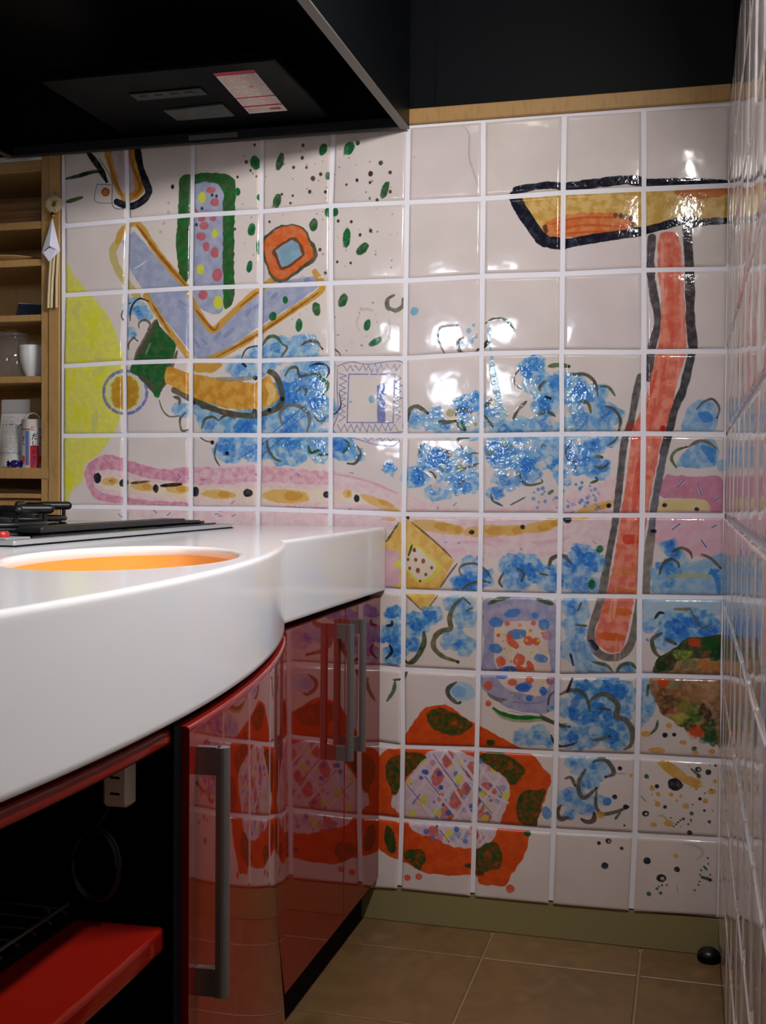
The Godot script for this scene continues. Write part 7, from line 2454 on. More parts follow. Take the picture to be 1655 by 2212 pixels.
	["w",[1338,1037,1337,1043,1325,1047,1317,1043,1315,1032,1325,1026,1338,1028],198,198,0.3,0.95,9,4],
	["w",[1314,1038,1314,1049,1297,1048,1282,1046,1288,1034,1295,1025,1314,1027],199,199,0.3,0.95,9,4],
	["w",[1267,1043,1266,1056,1252,1053,1238,1050,1245,1038,1251,1031,1265,1035],200,200,0.3,0.95,9,4],
	["w",[1365,1011,1357,1020,1346,1024,1337,1019,1336,1007,1346,998,1356,1002],201,201,0.3,0.95,9,4],
	["w",[1340,1012,1337,1017,1328,1021,1323,1016,1323,1010,1328,1008,1338,1008],202,202,0.3,0.95,9,4],
	["w",[1359,1038,1353,1051,1345,1055,1337,1045,1338,1032,1345,1028,1352,1027],203,203,0.3,0.95,9,4],
	["w",[1277,1027,1269,1038,1261,1040,1257,1033,1258,1023,1262,1018,1270,1019],204,204,0.3,0.95,9,4],
	["w",[1216,1061,1234,1060,1244,1111,1237,1129,1217,1153],57,205,0.6,1,7,2],
	["w",[1236,1057,1364,1051,1365,1183,1351,1179,1316,1166,1275,1142,1249,1119],206,207,0.92,1,9,1.5],
	["w",[1269,1071,1262,1077,1252,1084,1247,1075,1244,1066,1252,1058,1262,1063],195,195,0.3,0.95,9,4],
	["w",[1282,1075,1280,1080,1272,1081,1267,1080,1267,1073,1272,1066,1280,1068],208,208,0.3,0.95,9,4],
	["w",[1267,1095,1262,1105,1250,1108,1240,1102,1244,1090,1250,1082,1261,1086],209,209,0.3,0.95,9,4],
	["w",[1295,1104,1284,1112,1272,1117,1263,1111,1256,1099,1270,1089,1286,1092],210,210,0.3,0.95,9,4],
	["w",[1301,1089,1292,1100,1281,1102,1271,1097,1274,1086,1280,1075,1292,1076],211,211,0.3,0.95,9,4],
	["w",[1325,1124,1322,1140,1308,1139,1300,1133,1301,1115,1307,1105,1319,1113],212,212,0.3,0.95,9,4],
	["w",[1307,1132,1294,1139,1281,1144,1269,1138,1273,1130,1280,1125,1294,1125],213,213,0.3,0.95,9,4],
	["w",[1331,1157,1322,1166,1312,1171,1299,1163,1304,1152,1312,1144,1326,1146],214,214,0.3,0.95,9,4],
	["w",[1352,1154,1349,1166,1339,1174,1330,1162,1325,1147,1338,1134,1352,1136],215,215,0.3,0.95,9,4],
	["w",[1356,1173,1347,1182,1336,1181,1324,1179,1320,1172,1336,1164,1352,1169],216,216,0.3,0.95,9,4],
	["w",[1341,1123,1338,1137,1327,1134,1318,1130,1318,1119,1327,1105,1338,1109],217,217,0.3,0.95,9,4],
	["w",[1318,1146,1314,1153,1299,1156,1292,1152,1286,1144,1298,1134,1311,1136],218,218,0.3,0.95,9,4],
	["w",[1278,1117,1272,1122,1258,1128,1248,1122,1246,1114,1257,1108,1271,1111],219,219,0.3,0.95,9,4],
	["w",[1310,1110,1306,1117,1290,1123,1282,1115,1278,1107,1290,1103,1301,1104],220,220,0.3,0.95,9,4],
	["w",[1358,1081,1351,1094,1337,1103,1322,1096,1325,1074,1338,1066,1348,1067],221,221,0.3,0.95,9,4],
	["w",[1330,1084,1329,1100,1316,1102,1305,1094,1310,1079,1316,1065,1326,1075],222,222,0.3,0.95,9,4],
	["w",[1278,1122,1275,1126,1269,1128,1265,1126,1266,1120,1269,1116,1274,1117],223,223,0.3,0.95,9,4],
	["d",[2620,1988,10.8,8,11.8],224,0.8],
	["d",[2511,2142,10,7.6,-1.54],224,0.8],
	["d",[2632,2315,13.2,8.9,6.25],225,0.8],
	["d",[2679,1988,14,7.9,12.67],226,0.8],
	["d",[2684,2329,11.7,9.4,16.36],227,0.8],
	["d",[2505,2081,9.5,9.5,5.06],228,0.8],
	["w",[918,935,942,924,972,920,1029,921,1056,931,1061,963,1060,1060,1058,1108,1053,1133,1032,1142,979,1137,934,1113,913,1085,920,1022],229,230,0.85,1,6,1.5],
	["w",[943,978,968,969,1021,966,1042,981,1044,1017,1049,1060,1042,1096,1014,1108,960,1093,944,1057,940,1012],231,232,0.9,1,3,1.5],
	["d",[1950,1904,15.8,8.1,-13.29],233,0.85],
	["d",[1887,1942,13.6,10,-0.82],233,0.85],
	["d",[2036,1910,7.1,6.2,11.89],233,0.85],
	["d",[2069,1944,10.2,11.1,5.93],233,0.85],
	["d",[1967,1984,18.9,9.9,-10.02],233,0.85],
	["d",[1886,2042,12.7,9.1,7.99],233,0.85],
	["d",[2060,2072,13.4,8,7.41],233,0.85],
	["d",[1928,2121,20.4,5.9,-11.51],233,0.85],
	["d",[2000,2181,14.4,7.6,-10.71],233,0.85],
	["d",[1930,1944,5,5,5.44],234,0.9],
	["d",[2030,1939,4.9,4.9,-21.96],234,0.9],
	["d",[1897,1991,3.9,3.6,-38.53],234,0.9],
	["d",[2012,2007,9.9,9,28.07],234,0.9],
	["d",[2041,2008,8,7.6,33.92],234,0.9],
	["d",[1952,2019,13.5,7.2,36.93],234,0.9],
	["d",[1907,2091,9.1,10,-20.21],234,0.9],
	["d",[1977,2083,10.8,12.6,36.9],234,0.9],
	["d",[2020,2103,5.8,11.2,-34.09],234,0.9],
	["d",[1986,2118,9,5.4,21.16],234,0.9],
	["d",[1940,1994,6.8,5.9,-12.02],234,0.9],
	["d",[1965,2036,2.3,2.3,0.74],234,0.9],
	["d",[2083,1984,9.8,8.9,0],235,0.7],
	["d",[1978,1950,4,4,0],236,0.8],
	["d",[1953,2169,9,6.8,0],237,0.85],
	["d",[2018,2157,7.6,7.2,0],237,0.85],
	["d",[1975,2116,9,5.4,0],237,0.85],
	["d",[2096,2157,8,7.5,0],238,0.85],
	["d",[1860,2185,9.1,9.1,0],237,0.85],
	["d",[2013,2114,6.7,4.5,0],237,0.85],
	["d",[1992,2189,13.9,8.1,0],239,0.9],
	["d",[2070,2196,7.1,8,0],239,0.9],
	["d",[2017,2226,6.3,6.3,0],239,0.9],
	["d",[1910,2149,11.3,4.5,0],239,0.9],
	["d",[1941,2118,12.6,5,0],239,0.9],
	["d",[2076,2077,1.9,1.9,0],240,0.75],
	["d",[2019,1968,3.3,3.3,0],241,0.75],
	["d",[2076,1961,1.1,1.1,0],242,0.75],
	["d",[1972,2059,2.2,2.2,0],241,0.75],
	["d",[1947,2046,3.2,3.2,0],242,0.75],
	["d",[1915,2013,1.5,1.5,0],241,0.75],
	["d",[2064,1958,2.6,2.6,0],241,0.75],
	["d",[2049,2005,3.1,3.1,0],242,0.75],
	["d",[1968,2086,3.4,3.4,0],240,0.75],
	["d",[2079,2051,2.9,2.9,0],242,0.75],
	["d",[2019,1980,3.1,3.1,0],242,0.75],
	["d",[1932,2054,2.6,2.6,0],242,0.75],
	["d",[1942,2125,2.6,2.6,0],242,0.75],
	["d",[2014,1982,1.3,1.3,0],242,0.75],
	["d",[2064,1976,2.7,2.7,0],241,0.75],
	["d",[1919,1989,3,3,0],240,0.75],
	["d",[2007,1985,3.2,3.2,0],240,0.75],
	["d",[2005,2006,3.1,3.1,0],242,0.75],
	["d",[1920,2042,2.2,2.2,0],241,0.75],
	["d",[1980,2033,2.6,2.6,0],240,0.75],
	["d",[1898,2111,2.1,2.1,0],241,0.75],
	["d",[2025,2051,3.3,3.3,0],242,0.75],
	["d",[1896,1968,3.4,3.4,0],242,0.75],
	["d",[1947,2089,2.7,2.7,0],241,0.75],
	["d",[1930,1985,1.6,1.6,0],241,0.75],
	["d",[1983,1991,2.4,2.4,0],240,0.75],
	["d",[2031,2219,2.2,2.2,0],243,0.8],
	["d",[2068,2160,2,2,0],244,0.8],
	["d",[1953,2219,1.4,1.4,0],244,0.8],
	["d",[2064,2189,1.1,1.1,0],244,0.8],
	["d",[1919,2237,2.3,2.3,0],243,0.8],
	["d",[1910,2244,1.9,1.9,0],243,0.8],
	["d",[1966,2179,1.9,1.9,0],243,0.8],
	["d",[1979,2229,1.8,1.8,0],243,0.8],
	["s",[928,936,948,927,970,922],8.1,245,0.85,1],
	["s",[1022,924,1038,929,1052,932],7.9,245,0.85,1],
	["s",[930,1110,946,1118,964,1118],6.8,246,0.7,1],
	["s",[940,1136,956,1148,985,1154,1019,1152,1037,1153],12.3,247,0.7,1],
	["s",[940,1136,956,1145,985,1151,1019,1149,1034,1149],7.7,248,0.95,1],
	["s",[1034,1151,1059,1158,1075,1164],5.8,249,0.9,1],
	["s",[1063,1093,1047,1108,1044,1137],2.7,250,0.85,1],
	["s",[974,1121,1007,1123,1036,1119],1.8,251,0.6,1],
	["s",[969,1139,1008,1146],1.6,251,0.5,1],
	["w",[1007,1186,1009,1199,996,1205,981,1206,978,1193,978,1183,983,1173,995,1173,1007,1175],57,58,0.49,0.88,7,3.5],
	["w",[1048,1184,1045,1200,1027,1204,1012,1205,998,1196,1000,1179,1013,1170,1028,1161,1041,1171],57,58,0.53,0.91,7,3.5],
	["w",[1061,1190,1056,1197,1049,1204,1038,1205,1031,1197,1033,1187,1040,1181,1048,1180,1057,1182],57,58,0.53,0.91,7,3.5],
	["w",[1064,1129,1064,1137,1056,1139,1049,1138,1044,1134,1042,1126,1048,1121,1056,1121,1061,1124],57,58,0.49,0.88,7,3.5],
	["w",[997,1188,993,1195,985,1200,978,1192,978,1184,987,1183,992,1180],59,60,0.13,0.48,9,4],
	["w",[1030,1186,1030,1194,1021,1192,1016,1192,1013,1183,1021,1176,1027,1177],59,60,0.21,0.61,9,4],
	["w",[1055,1192,1052,1197,1048,1199,1044,1195,1045,1189,1047,1185,1052,1188],59,60,0.21,0.61,9,4],
	["w",[1056,1126,1053,1132,1049,1133,1045,1129,1046,1124,1049,1120,1054,1122],59,60,0.13,0.48,9,4],
	["d",[1759,2215,25.4,18.5,0],57,0.9],
	["d",[1746,2216,13.9,11.6,0],252,0.6],
	["s",[867,1090,852,1102,852,1116,868,1130,875,1129],7.9,253,0.85,1],
	["d",[1751,2257,2.8,2.8,0],8,0.7],
	["s",[745,1093,742,1113,729,1134],7.1,254,0.85,1],
	["s",[741,1092,757,1090],4.3,255,0.85,1],
	["d",[1513,2180,1.5,1.5,0],8,0.7],
	["s",[769,1072,761,1091],6.2,255,0.85,1],
	["d",[1523,2182,2.2,2.2,0],8,0.7],
	["s",[1050,1181,1057,1197,1073,1200],3.1,256,0.85,1],
	["s",[859,1079,882,1078,900,1084,906,1099],1.4,257,0.5,1],
	["w",[801,1149,817,1139,840,1135,859,1140,906,1168,993,1210,1020,1224,1042,1249,1052,1264,1043,1294,1025,1354,1014,1366,1006,1406,977,1458,966,1478,943,1478,916,1478,906,1462,851,1468,808,1466,765,1449,729,1438,710,1413,702,1325,709,1255,730,1230,759,1225,763,1204],258,259,0.96,1,6,1.5],
	["w",[813,1229,860,1221,906,1236,952,1260,972,1281,969,1316,953,1360,944,1386,922,1404,903,1411,859,1410,826,1396,784,1386,772,1368,738,1336,764,1295,797,1253],260,261,0.95,1,7,1.5],
	["d",[1688,2537,6.1,7.4,0],262,0.55],
	["d",[1773,2621,9.2,7.6,0],263,0.55],
	["d",[1698,2660,8.5,5.3,0],264,0.55],
	["d",[1712,2492,5.7,9.5,0],265,0.55],
	["d",[1855,2553,9,7.1,0],266,0.55],
	["d",[1695,2686,8.6,9.5,0],264,0.55],
	["d",[1654,2696,5.8,9.2,0],265,0.55],
	["d",[1646,2500,6.5,6.8,0],262,0.55],
	["d",[1607,2771,7.9,10.7,0],267,0.55],
	["d",[1781,2586,6.6,5.7,0],264,0.55],
	["d",[1775,2773,5.4,6.5,0],263,0.55],
	["d",[1805,2717,8.2,9.6,0],266,0.55],
	["d",[1810,2738,8,8.1,0],266,0.55],
	["d",[1721,2790,6.1,7.6,0],263,0.55],
	["d",[1725,2713,6.1,8.4,0],264,0.55],
	["d",[1835,2690,6.7,8,0],264,0.55],
	["d",[1919,2578,8.4,5.9,0],263,0.55],
	["d",[1753,2487,6.4,9.8,0],265,0.55],
	["d",[1691,2710,7.3,8,0],262,0.55],
	["d",[1743,2574,5.6,7,0],266,0.55],
	["d",[1698,2476,8.9,9.3,0],263,0.55],
	["d",[1815,2767,4.9,9.7,0],264,0.55],
	["d",[1585,2714,7,8.3,0],267,0.55],
	["d",[1790,2750,6.7,10,0],262,0.55],
	["d",[1675,2791,6.3,7.8,0],262,0.55],
	["d",[1858,2650,4.5,8.1,0],265,0.55],
	["d",[1756,2663,9,10.2,0],262,0.55],
	["d",[1713,2719,6.6,5.7,0],266,0.55],
	["d",[1597,2679,7.4,8.7,0],267,0.55],
	["d",[1616,2557,5.6,6.9,0],267,0.55],
	["d",[1661,2604,5.8,5.9,0],262,0.55],
	["d",[1783,2588,6.4,7.7,0],263,0.55],
	["d",[1805,2696,5.7,7.4,0],265,0.55],
	["d",[1773,2669,5.9,7.9,0],266,0.55],
	["d",[1547,2715,5.7,10.5,0],268,0.55],
	["d",[1810,2664,4.9,7.2,0],264,0.55],
	["d",[1791,2520,5.5,9.5,0],266,0.55],
	["d",[1908,2625,6.5,10.1,0],263,0.55],
	["d",[1851,2503,8.6,8.7,0],266,0.55],
	["d",[1792,2512,6.7,5.8,0],265,0.55],
	["d",[1697,2496,4.7,10.7,0],262,0.55],
	["d",[1888,2627,6.8,5.2,0],266,0.55],
	["d",[1551,2723,9,10.6,0],267,0.55],
	["d",[1743,2603,8.8,8.1,0],265,0.55],
	["d",[1725,2701,5.6,6.8,0],265,0.55],
	["d",[1681,2635,8.6,9.5,0],264,0.55],
	["d",[1745,2771,9.1,5.8,0],263,0.55],
	["d",[1871,2506,4.9,6,0],262,0.55],
	["d",[1548,2576,4.6,7.6,0],267,0.55],
	["d",[1704,2480,10.2,16.3,20],269,0.7],
	["d",[1665,2552,11.7,18.7,20],269,0.7],
	["d",[1781,2589,10.6,13.8,20],269,0.7],
	["d",[1738,2634,11.6,20.9,20],269,0.7],
	["d",[1718,2709,7,9.3,20],269,0.7],
	["d",[1864,2587,16,13.7,20],269,0.7],
	["d",[1799,2514,11.5,16.1,20],269,0.7],
	["d",[1828,2654,11.5,13.8,20],269,0.7],
	["d",[1648,2770,10.8,11.7,20],269,0.7],
	["d",[1825,2773,11.5,11.5,20],269,0.7],
	["d",[1865,2696,11.4,13.7,20],269,0.7],
	["d",[1815,2726,3.7,3.7,0],270,0.85],
	["d",[1720,2630,3,3,0],271,0.85],
	["d",[1556,2587,3,3,0],270,0.85],
	["d",[1617,2734,3.7,3.7,0],272,0.85],
	["d",[1686,2661,3,3,0],270,0.85],
	["d",[1598,2562,4.2,4.2,0],272,0.85],
	["d",[1757,2786,4.2,4.2,0],270,0.85],
	["d",[1621,2771,5.5,5.5,0],272,0.85],
	["d",[1663,2747,2.8,2.8,0],270,0.85],
	["d",[1873,2629,2.4,2.4,0],272,0.85],
	["d",[1618,2538,5.1,5.1,0],270,0.85],
	["d",[1679,2595,3.8,3.8,0],271,0.85],
	["d",[1737,2537,5.5,5.5,0],271,0.85],
	["d",[1833,2479,5.9,5.9,0],271,0.85],
	["d",[1610,2537,4.7,4.7,0],272,0.85],
	["d",[1608,2657,4.1,4.1,0],271,0.85],
	["d",[1718,2586,2.4,2.4,0],272,0.85],
	["d",[1650,2653,2.4,2.4,0],270,0.85],
	["d",[1646,2794,4.5,4.5,0],271,0.85],
	["d",[1658,2710,3.8,3.8,0],272,0.85],
	["d",[1670,2539,5.7,5.7,0],270,0.85],
	["d",[1860,2683,3.8,3.8,0],271,0.85],
	["d",[1876,2570,3.8,3.8,0],272,0.85],
	["d",[1810,2605,3,3,0],270,0.85],
	["d",[1695,2727,5.3,5.3,0],271,0.85],
	["d",[1708,2689,5.6,5.6,0],270,0.85],
	["d",[1798,2657,4.6,4.6,0],272,0.85],
	["d",[1718,2477,2.6,2.6,0],271,0.85],
	["d",[1792,2578,5.4,5.4,0],271,0.85],
	["d",[1776,2796,5,5,0],271,0.85],
	["d",[1741,2753,5.5,5.5,0],272,0.85],
	["d",[1909,2619,3.7,3.7,0],270,0.85],
	["d",[1836,2589,5.9,5.9,0],272,0.85],
	["d",[1830,2635,2.8,2.8,0],270,0.85],
	["d",[1798,2674,2.4,2.4,0],270,0.85],
	["d",[1694,2643,2.8,2.8,0],271,0.85],
	["d",[1774,2485,3.3,3.3,0],272,0.85],
	["d",[1678,2592,4.6,4.6,0],270,0.85],
	["s",[818,1231,903,1353,922,1399],5.6,273,0.9,0],
	["s",[846,1224,907,1300,953,1358],5.6,273,0.9,0],
	["s",[865,1223,918,1290,969,1316],5.6,273,0.9,0],
	["s",[807,1278,861,1340,903,1383],5.6,273,0.9,0],
	["s",[769,1297,828,1361,862,1407],5.7,273,0.9,0],
	["s",[906,1238,934,1275,957,1298],5.5,273,0.9,0],
	["s",[846,1227,809,1284,767,1339],5.6,273,0.9,0],
	["s",[890,1240,849,1311,819,1360],5.5,273,0.9,0],
	["s",[925,1251,889,1318,859,1366],5.5,273,0.9,0],
	["s",[955,1267,914,1331,875,1399],5.5,273,0.9,0],
	["s",[968,1291,940,1352,908,1401],5.4,273,0.9,0],
	["s",[806,1252,774,1296],5.6,273,0.9,0],
	["s",[823,1233,846,1263,875,1298],1.4,274,0.85,0],
	["s",[807,1278,837,1312],1.4,274,0.85,0],
	["s",[771,1297,802,1331],1.4,274,0.85,0],
	["s",[797,1313,783,1333],1.4,274,0.85,0],
	["s",[907,1305,939,1339],1.4,274,0.85,0],
	["s",[879,1254,900,1278],1.4,274,0.85,0],
	["s",[948,1286,959,1301],1.4,274,0.85,0],
	["s",[838,1381,857,1403],1.4,274,0.85,0],
	["d",[1552,2583,4.7,8,30],275,0.75],
	["d",[1609,2648,6.5,11.4,30],275,0.75],
	["d",[1666,2694,4.4,9.6,30],275,0.75],
	["d",[1933,2605,6.7,9.9,30],275,0.75],
	["d",[1852,2702,6.9,9.6,30],275,0.75],
	["d",[1749,2555,7.6,9.9,30],275,0.75],
	["d",[1567,2703,5.3,10.5,30],275,0.75],
	["d",[1882,2509,4.6,8.8,30],275,0.75],
	["d",[1603,2496,4.8,7.3,30],275,0.75],
	["d",[1709,2774,6.5,10.9,30],275,0.75],
	["d",[1841,2603,5.2,7.7,30],275,0.75],
	["w",[808,1155,836,1142,859,1148,899,1166,894,1180,860,1194,822,1182],276,277,0.8,1,12,2],
	["d",[1728,2341,5.8,4.4,20.26],278,0.6],
	["d",[1731,2337,7.4,3.2,-40.13],278,0.6],
	["d",[1675,2335,6.9,4.8,13.8],279,0.6],
	["d",[1753,2354,4.2,2.7,-2.04],278,0.6],
	["d",[1674,2324,5.6,2.5,-50.19],280,0.6],
	["d",[1680,2323,7,4.4,26.25],281,0.6],
	["w",[913,1229,940,1220,975,1227,1003,1252,995,1262,991,1271,975,1282,964,1266,929,1246],276,277,0.8,1,12,2],
	["d",[1978,2496,3.8,2.9,26.21],281,0.6],
	["d",[1936,2522,6.7,2.4,-53.45],279,0.6],
	["d",[1983,2534,4.7,4.4,30.68],281,0.6],
	["d",[1950,2485,7.2,3.7,51.46],278,0.6],
	["d",[1946,2498,5,3.9,46.66],282,0.6],
	["d",[1972,2497,6.1,4.4,26.05],281,0.6],
	["w",[987,1314,998,1293,1039,1285,1036,1306,1021,1362,996,1354,985,1335],276,277,0.8,1,12,2],
	["d",[1988,2678,3,3,28.2],278,0.6],
	["d",[1989,2615,7,4.5,-58.57],280,0.6],
	["d",[1985,2649,6.8,2.5,-44.56],279,0.6],
	["d",[1988,2665,5.2,2.7,-42.69],281,0.6],
	["d",[2049,2669,3.6,5,50.11],282,0.6],
	["d",[2014,2668,7.1,4.8,21.79],281,0.6],
	["w",[726,1270,738,1246,778,1231,807,1236,797,1253,764,1288,748,1319,733,1299],276,277,0.8,1,12,2],
	["d",[1543,2485,6.7,3.7,-11.01],282,0.6],
	["d",[1530,2512,8,5.3,-28.85],282,0.6],
	["d",[1518,2509,4.5,4.4,59.4],278,0.6],
	["d",[1491,2563,4.1,4.3,36.42],280,0.6],
	["d",[1495,2538,7.6,4.3,17],280,0.6],
	["d",[1532,2516,7.3,3.1,42.82],281,0.6],
	["w",[906,1417,940,1393,959,1410,956,1440,931,1453,911,1451],276,277,0.8,1,12,2],
	["d",[1866,2838,7.3,5.5,37.2],278,0.6],
	["d",[1883,2885,5.7,2.5,28.4],281,0.6],
	["d",[1850,2842,3.5,4.7,-16.85],282,0.6],
	["d",[1898,2872,4.6,3.6,-50.92],282,0.6],
	["d",[1899,2818,7,3.9,42.4],279,0.6],
	["d",[1874,2875,5.6,3.8,31.15],281,0.6],
	["w",[768,1429,796,1422,809,1433,799,1462,789,1458,770,1445],276,277,0.8,1,12,2],
	["d",[1588,2875,5.9,2.7,-55.87],282,0.6],
	["d",[1555,2887,5.7,2.7,-22.06],278,0.6],
	["d",[1587,2898,3.1,5.1,-46.62],278,0.6],
	["d",[1568,2884,6.2,3.8,-58.33],280,0.6],
	["d",[1573,2866,5.9,5.1,3.47],279,0.6],
	["d",[1591,2864,7,2.6,-27.61],282,0.6],
	["d",[1475,2817,11,26.8,-12],283,0.95],
	["d",[1871,2406,8.7,6.4,0],284,0.95],
	["d",[2016,2745,6.7,4.9,0],285,0.95],
	["d",[1794,2890,10.2,4.6,0],286,0.9],
	["d",[1831,2914,9.2,5.5,0],287,0.9],
	["d",[1546,2960,6.4,6.4,0],288,0.95],
	["d",[1592,2951,6.6,6.6,0],288,0.95],
	["d",[1952,2964,8.2,8.2,0],288,0.95],
	["d",[1861,2255,5.7,5.7,0],288,0.95],
	["d",[2088,2660,9.4,12,-20],289,0.9],
	["w",[1146,1094,1135,1111,1120,1120,1100,1122,1088,1107,1085,1088,1102,1076,1118,1075,1133,1080],57,62,0.65,1,7,3.5],
	["w",[1177,1085,1172,1103,1155,1116,1137,1107,1118,1099,1123,1079,1136,1066,1155,1055,1174,1066],57,62,0.65,1,7,3.5],
	["w",[1206,1091,1200,1105,1189,1120,1169,1116,1152,1105,1158,1085,1169,1071,1188,1068,1202,1076],57,62,0.63,0.98,7,3.5],
	["w",[1127,1131,1128,1150,1109,1161,1090,1154,1079,1142,1077,1125,1090,1112,1108,1101,1129,1110],57,62,0.65,1,7,3.5],
	["w",[1168,1121,1167,1142,1144,1145,1123,1152,1116,1132,1111,1114,1122,1096,1145,1094,1161,1104],57,62,0.65,1,7,3.5],
	["w",[1199,1139,1192,1157,1174,1165,1155,1165,1138,1153,1149,1135,1156,1120,1174,1115,1189,1124],57,62,0.63,0.98,7,3.5],
	["w",[1156,1154,1146,1172,1128,1179,1107,1183,1101,1165,1100,1150,1106,1131,1128,1129,1146,1136],57,62,0.61,0.97,7,3.5],
	["w",[1193,1174,1190,1194,1170,1203,1152,1198,1140,1186,1136,1168,1150,1152,1169,1152,1184,1159],57,62,0.65,1,7,3.5],
	["w",[1208,1163,1202,1176,1190,1183,1179,1178,1166,1173,1170,1160,1178,1152,1190,1145,1202,1151],57,58,0.55,0.92,7,3.5],
	["w",[1107,1180,1100,1191,1091,1206,1073,1202,1065,1190,1065,1175,1073,1161,1090,1158,1104,1166],57,62,0.59,0.95,7,3.5],
	["w",[1121,1194,1113,1202,1106,1209,1097,1206,1088,1201,1087,1191,1095,1182,1106,1178,1116,1184],57,58,0.51,0.9,7,3.5],
	["w",[1100,1125,1097,1139,1081,1144,1067,1145,1055,1135,1061,1121,1070,1113,1081,1108,1094,1113],57,58,0.51,0.9,7,3.5],
	["w",[1210,1118,1203,1126,1196,1131,1187,1131,1180,1125,1180,1115,1186,1108,1196,1105,1204,1110],57,58,0.53,0.91,7,3.5],
	["w",[1140,1187,1139,1196,1131,1201,1121,1201,1116,1193,1115,1185,1119,1175,1130,1176,1138,1180],57,58,0.49,0.88,7,3.5],
	["w",[1240,1124,1239,1133,1230,1138,1221,1135,1216,1129,1213,1121,1220,1114,1230,1111,1237,1117],57,58,0.57,0.94,7,3.5],
	["w",[1122,1229,1117,1243,1103,1253,1088,1248,1079,1239,1074,1224,1089,1215,1103,1205,1115,1217],57,58,0.55,0.92,7,3.5],
	["w",[1165,1236,1159,1254,1141,1264,1124,1258,1111,1248,1112,1232,1122,1216,1141,1209,1158,1219],57,58,0.57,0.94,7,3.5],
	["w",[1141,1263,1139,1275,1128,1282,1116,1278,1102,1273,1102,1258,1114,1248,1127,1249,1142,1248],57,58,0.55,0.92,7,3.5],
	["w",[1114,1295,1109,1309,1097,1320,1081,1316,1064,1309,1065,1289,1081,1279,1096,1276,1115,1276],57,58,0.57,0.94,7,3.5],
	["w",[1139,1308,1131,1320,1122,1333,1107,1327,1091,1321,1094,1304,1105,1291,1121,1288,1136,1293],57,58,0.57,0.94,7,3.5],
	["w",[1103,1324,1100,1332,1092,1336,1082,1338,1075,1331,1078,1321,1083,1314,1092,1313,1101,1315],57,58,0.55,0.92,7,3.5],
	["w",[1159,1299,1155,1306,1148,1307,1143,1307,1135,1305,1138,1298,1141,1291,1149,1289,1156,1292],57,58,0.49,0.88,7,3.5],
	["w",[1123,1085,1121,1096,1110,1095,1105,1090,1105,1083,1110,1073,1121,1077],59,60,0.45,1,9,4],
	["w",[1121,1098,1116,1107,1105,1108,1098,1107,1092,1091,1104,1080,1117,1087],59,60,0.45,1,9,4],
	["w",[1168,1085,1158,1097,1151,1098,1143,1093,1143,1082,1152,1074,1160,1078],59,60,0.45,1,9,4],
	["w",[1167,1081,1159,1088,1153,1096,1144,1087,1144,1078,1151,1069,1162,1075],59,60,0.45,1,9,4],
	["w",[1187,1089,1180,1102,1171,1102,1158,1097,1166,1082,1171,1072,1182,1079],59,60,0.41,0.94,9,4],
	["w",[1192,1089,1184,1097,1170,1105,1162,1097,1165,1085,1171,1081,1182,1076],59,60,0.41,0.94,9,4],
	["w",[1106,1132,1106,1143,1095,1144,1085,1137,1085,1128,1095,1123,1102,1127],59,60,0.45,1,9,4],
	["w",[1104,1139,1100,1151,1093,1148,1086,1145,1083,1136,1092,1124,1102,1130],59,60,0.45,1,9,4],
	["w",[1147,1126,1143,1139,1128,1143,1118,1137,1118,1123,1129,1116,1144,1112],59,60,0.45,1,9,4],
	["w",[1151,1121,1145,1133,1136,1130,1130,1126,1126,1120,1136,1110,1146,1116],59,60,0.45,1,9,4],
	["w",[1174,1144,1167,1152,1158,1159,1150,1148,1149,1138,1158,1135,1167,1136],59,60,0.41,0.94,9,4],
	["w",[1171,1134,1164,1141,1157,1147,1151,1139,1148,1132,1157,1124,1164,1128],59,60,0.41,0.94,9,4],
	["w",[1132,1150,1126,1157,1117,1159,1107,1156,1107,1145,1117,1138,1127,1144],59,60,0.37,0.87,9,4],
	["w",[1129,1147,1130,1153,1119,1154,1112,1153,1112,1145,1119,1137,1128,1139],59,60,0.37,0.87,9,4],
	["w",[1180,1174,1173,1182,1164,1188,1156,1180,1159,1172,1164,1166,1174,1167],59,60,0.45,1,9,4],
	["w",[1175,1177,1166,1191,1156,1189,1150,1184,1145,1171,1156,1161,1171,1166],59,60,0.45,1,9,4],
	["w",[1189,1161,1187,1168,1181,1166,1175,1166,1177,1159,1181,1154,1185,1155],59,60,0.25,0.68,9,4],
	["w",[1102,1185,1096,1197,1088,1200,1081,1189,1078,1181,1088,1171,1099,1178],59,60,0.33,0.8,9,4],
	["w",[1102,1180,1096,1189,1091,1192,1082,1186,1083,1177,1089,1173,1098,1172],59,60,0.33,0.8,9,4],
	["w",[1112,1195,1110,1201,1101,1206,1098,1200,1098,1190,1101,1186,1108,1187],59,60,0.17,0.54,9,4],
	["w",[1098,1127,1094,1137,1084,1140,1075,1132,1077,1122,1083,1120,1093,1116],59,60,0.17,0.54,9,4],
	["w",[1198,1120,1195,1127,1188,1127,1186,1125,1185,1118,1189,1111,1193,1114],59,60,0.21,0.61,9,4],
	["w",[1135,1189,1131,1196,1124,1194,1120,1192,1117,1187,1124,1184,1131,1182],59,60,0.13,0.48,9,4],
	["w",[1234,1126,1233,1130,1229,1132,1224,1128,1224,1124,1229,1121,1232,1121],59,60,0.29,0.74,9,4],
	["w",[1102,1233,1098,1237,1090,1239,1088,1237,1087,1229,1091,1227,1096,1225],59,60,0.25,0.68,9,4],
	["w",[1138,1236,1138,1243,1130,1244,1124,1240,1122,1233,1129,1228,1140,1230],59,60,0.29,0.74,9,4],
	["w",[1129,1269,1127,1275,1119,1277,1115,1276,1110,1264,1119,1261,1127,1259],59,60,0.25,0.68,9,4],
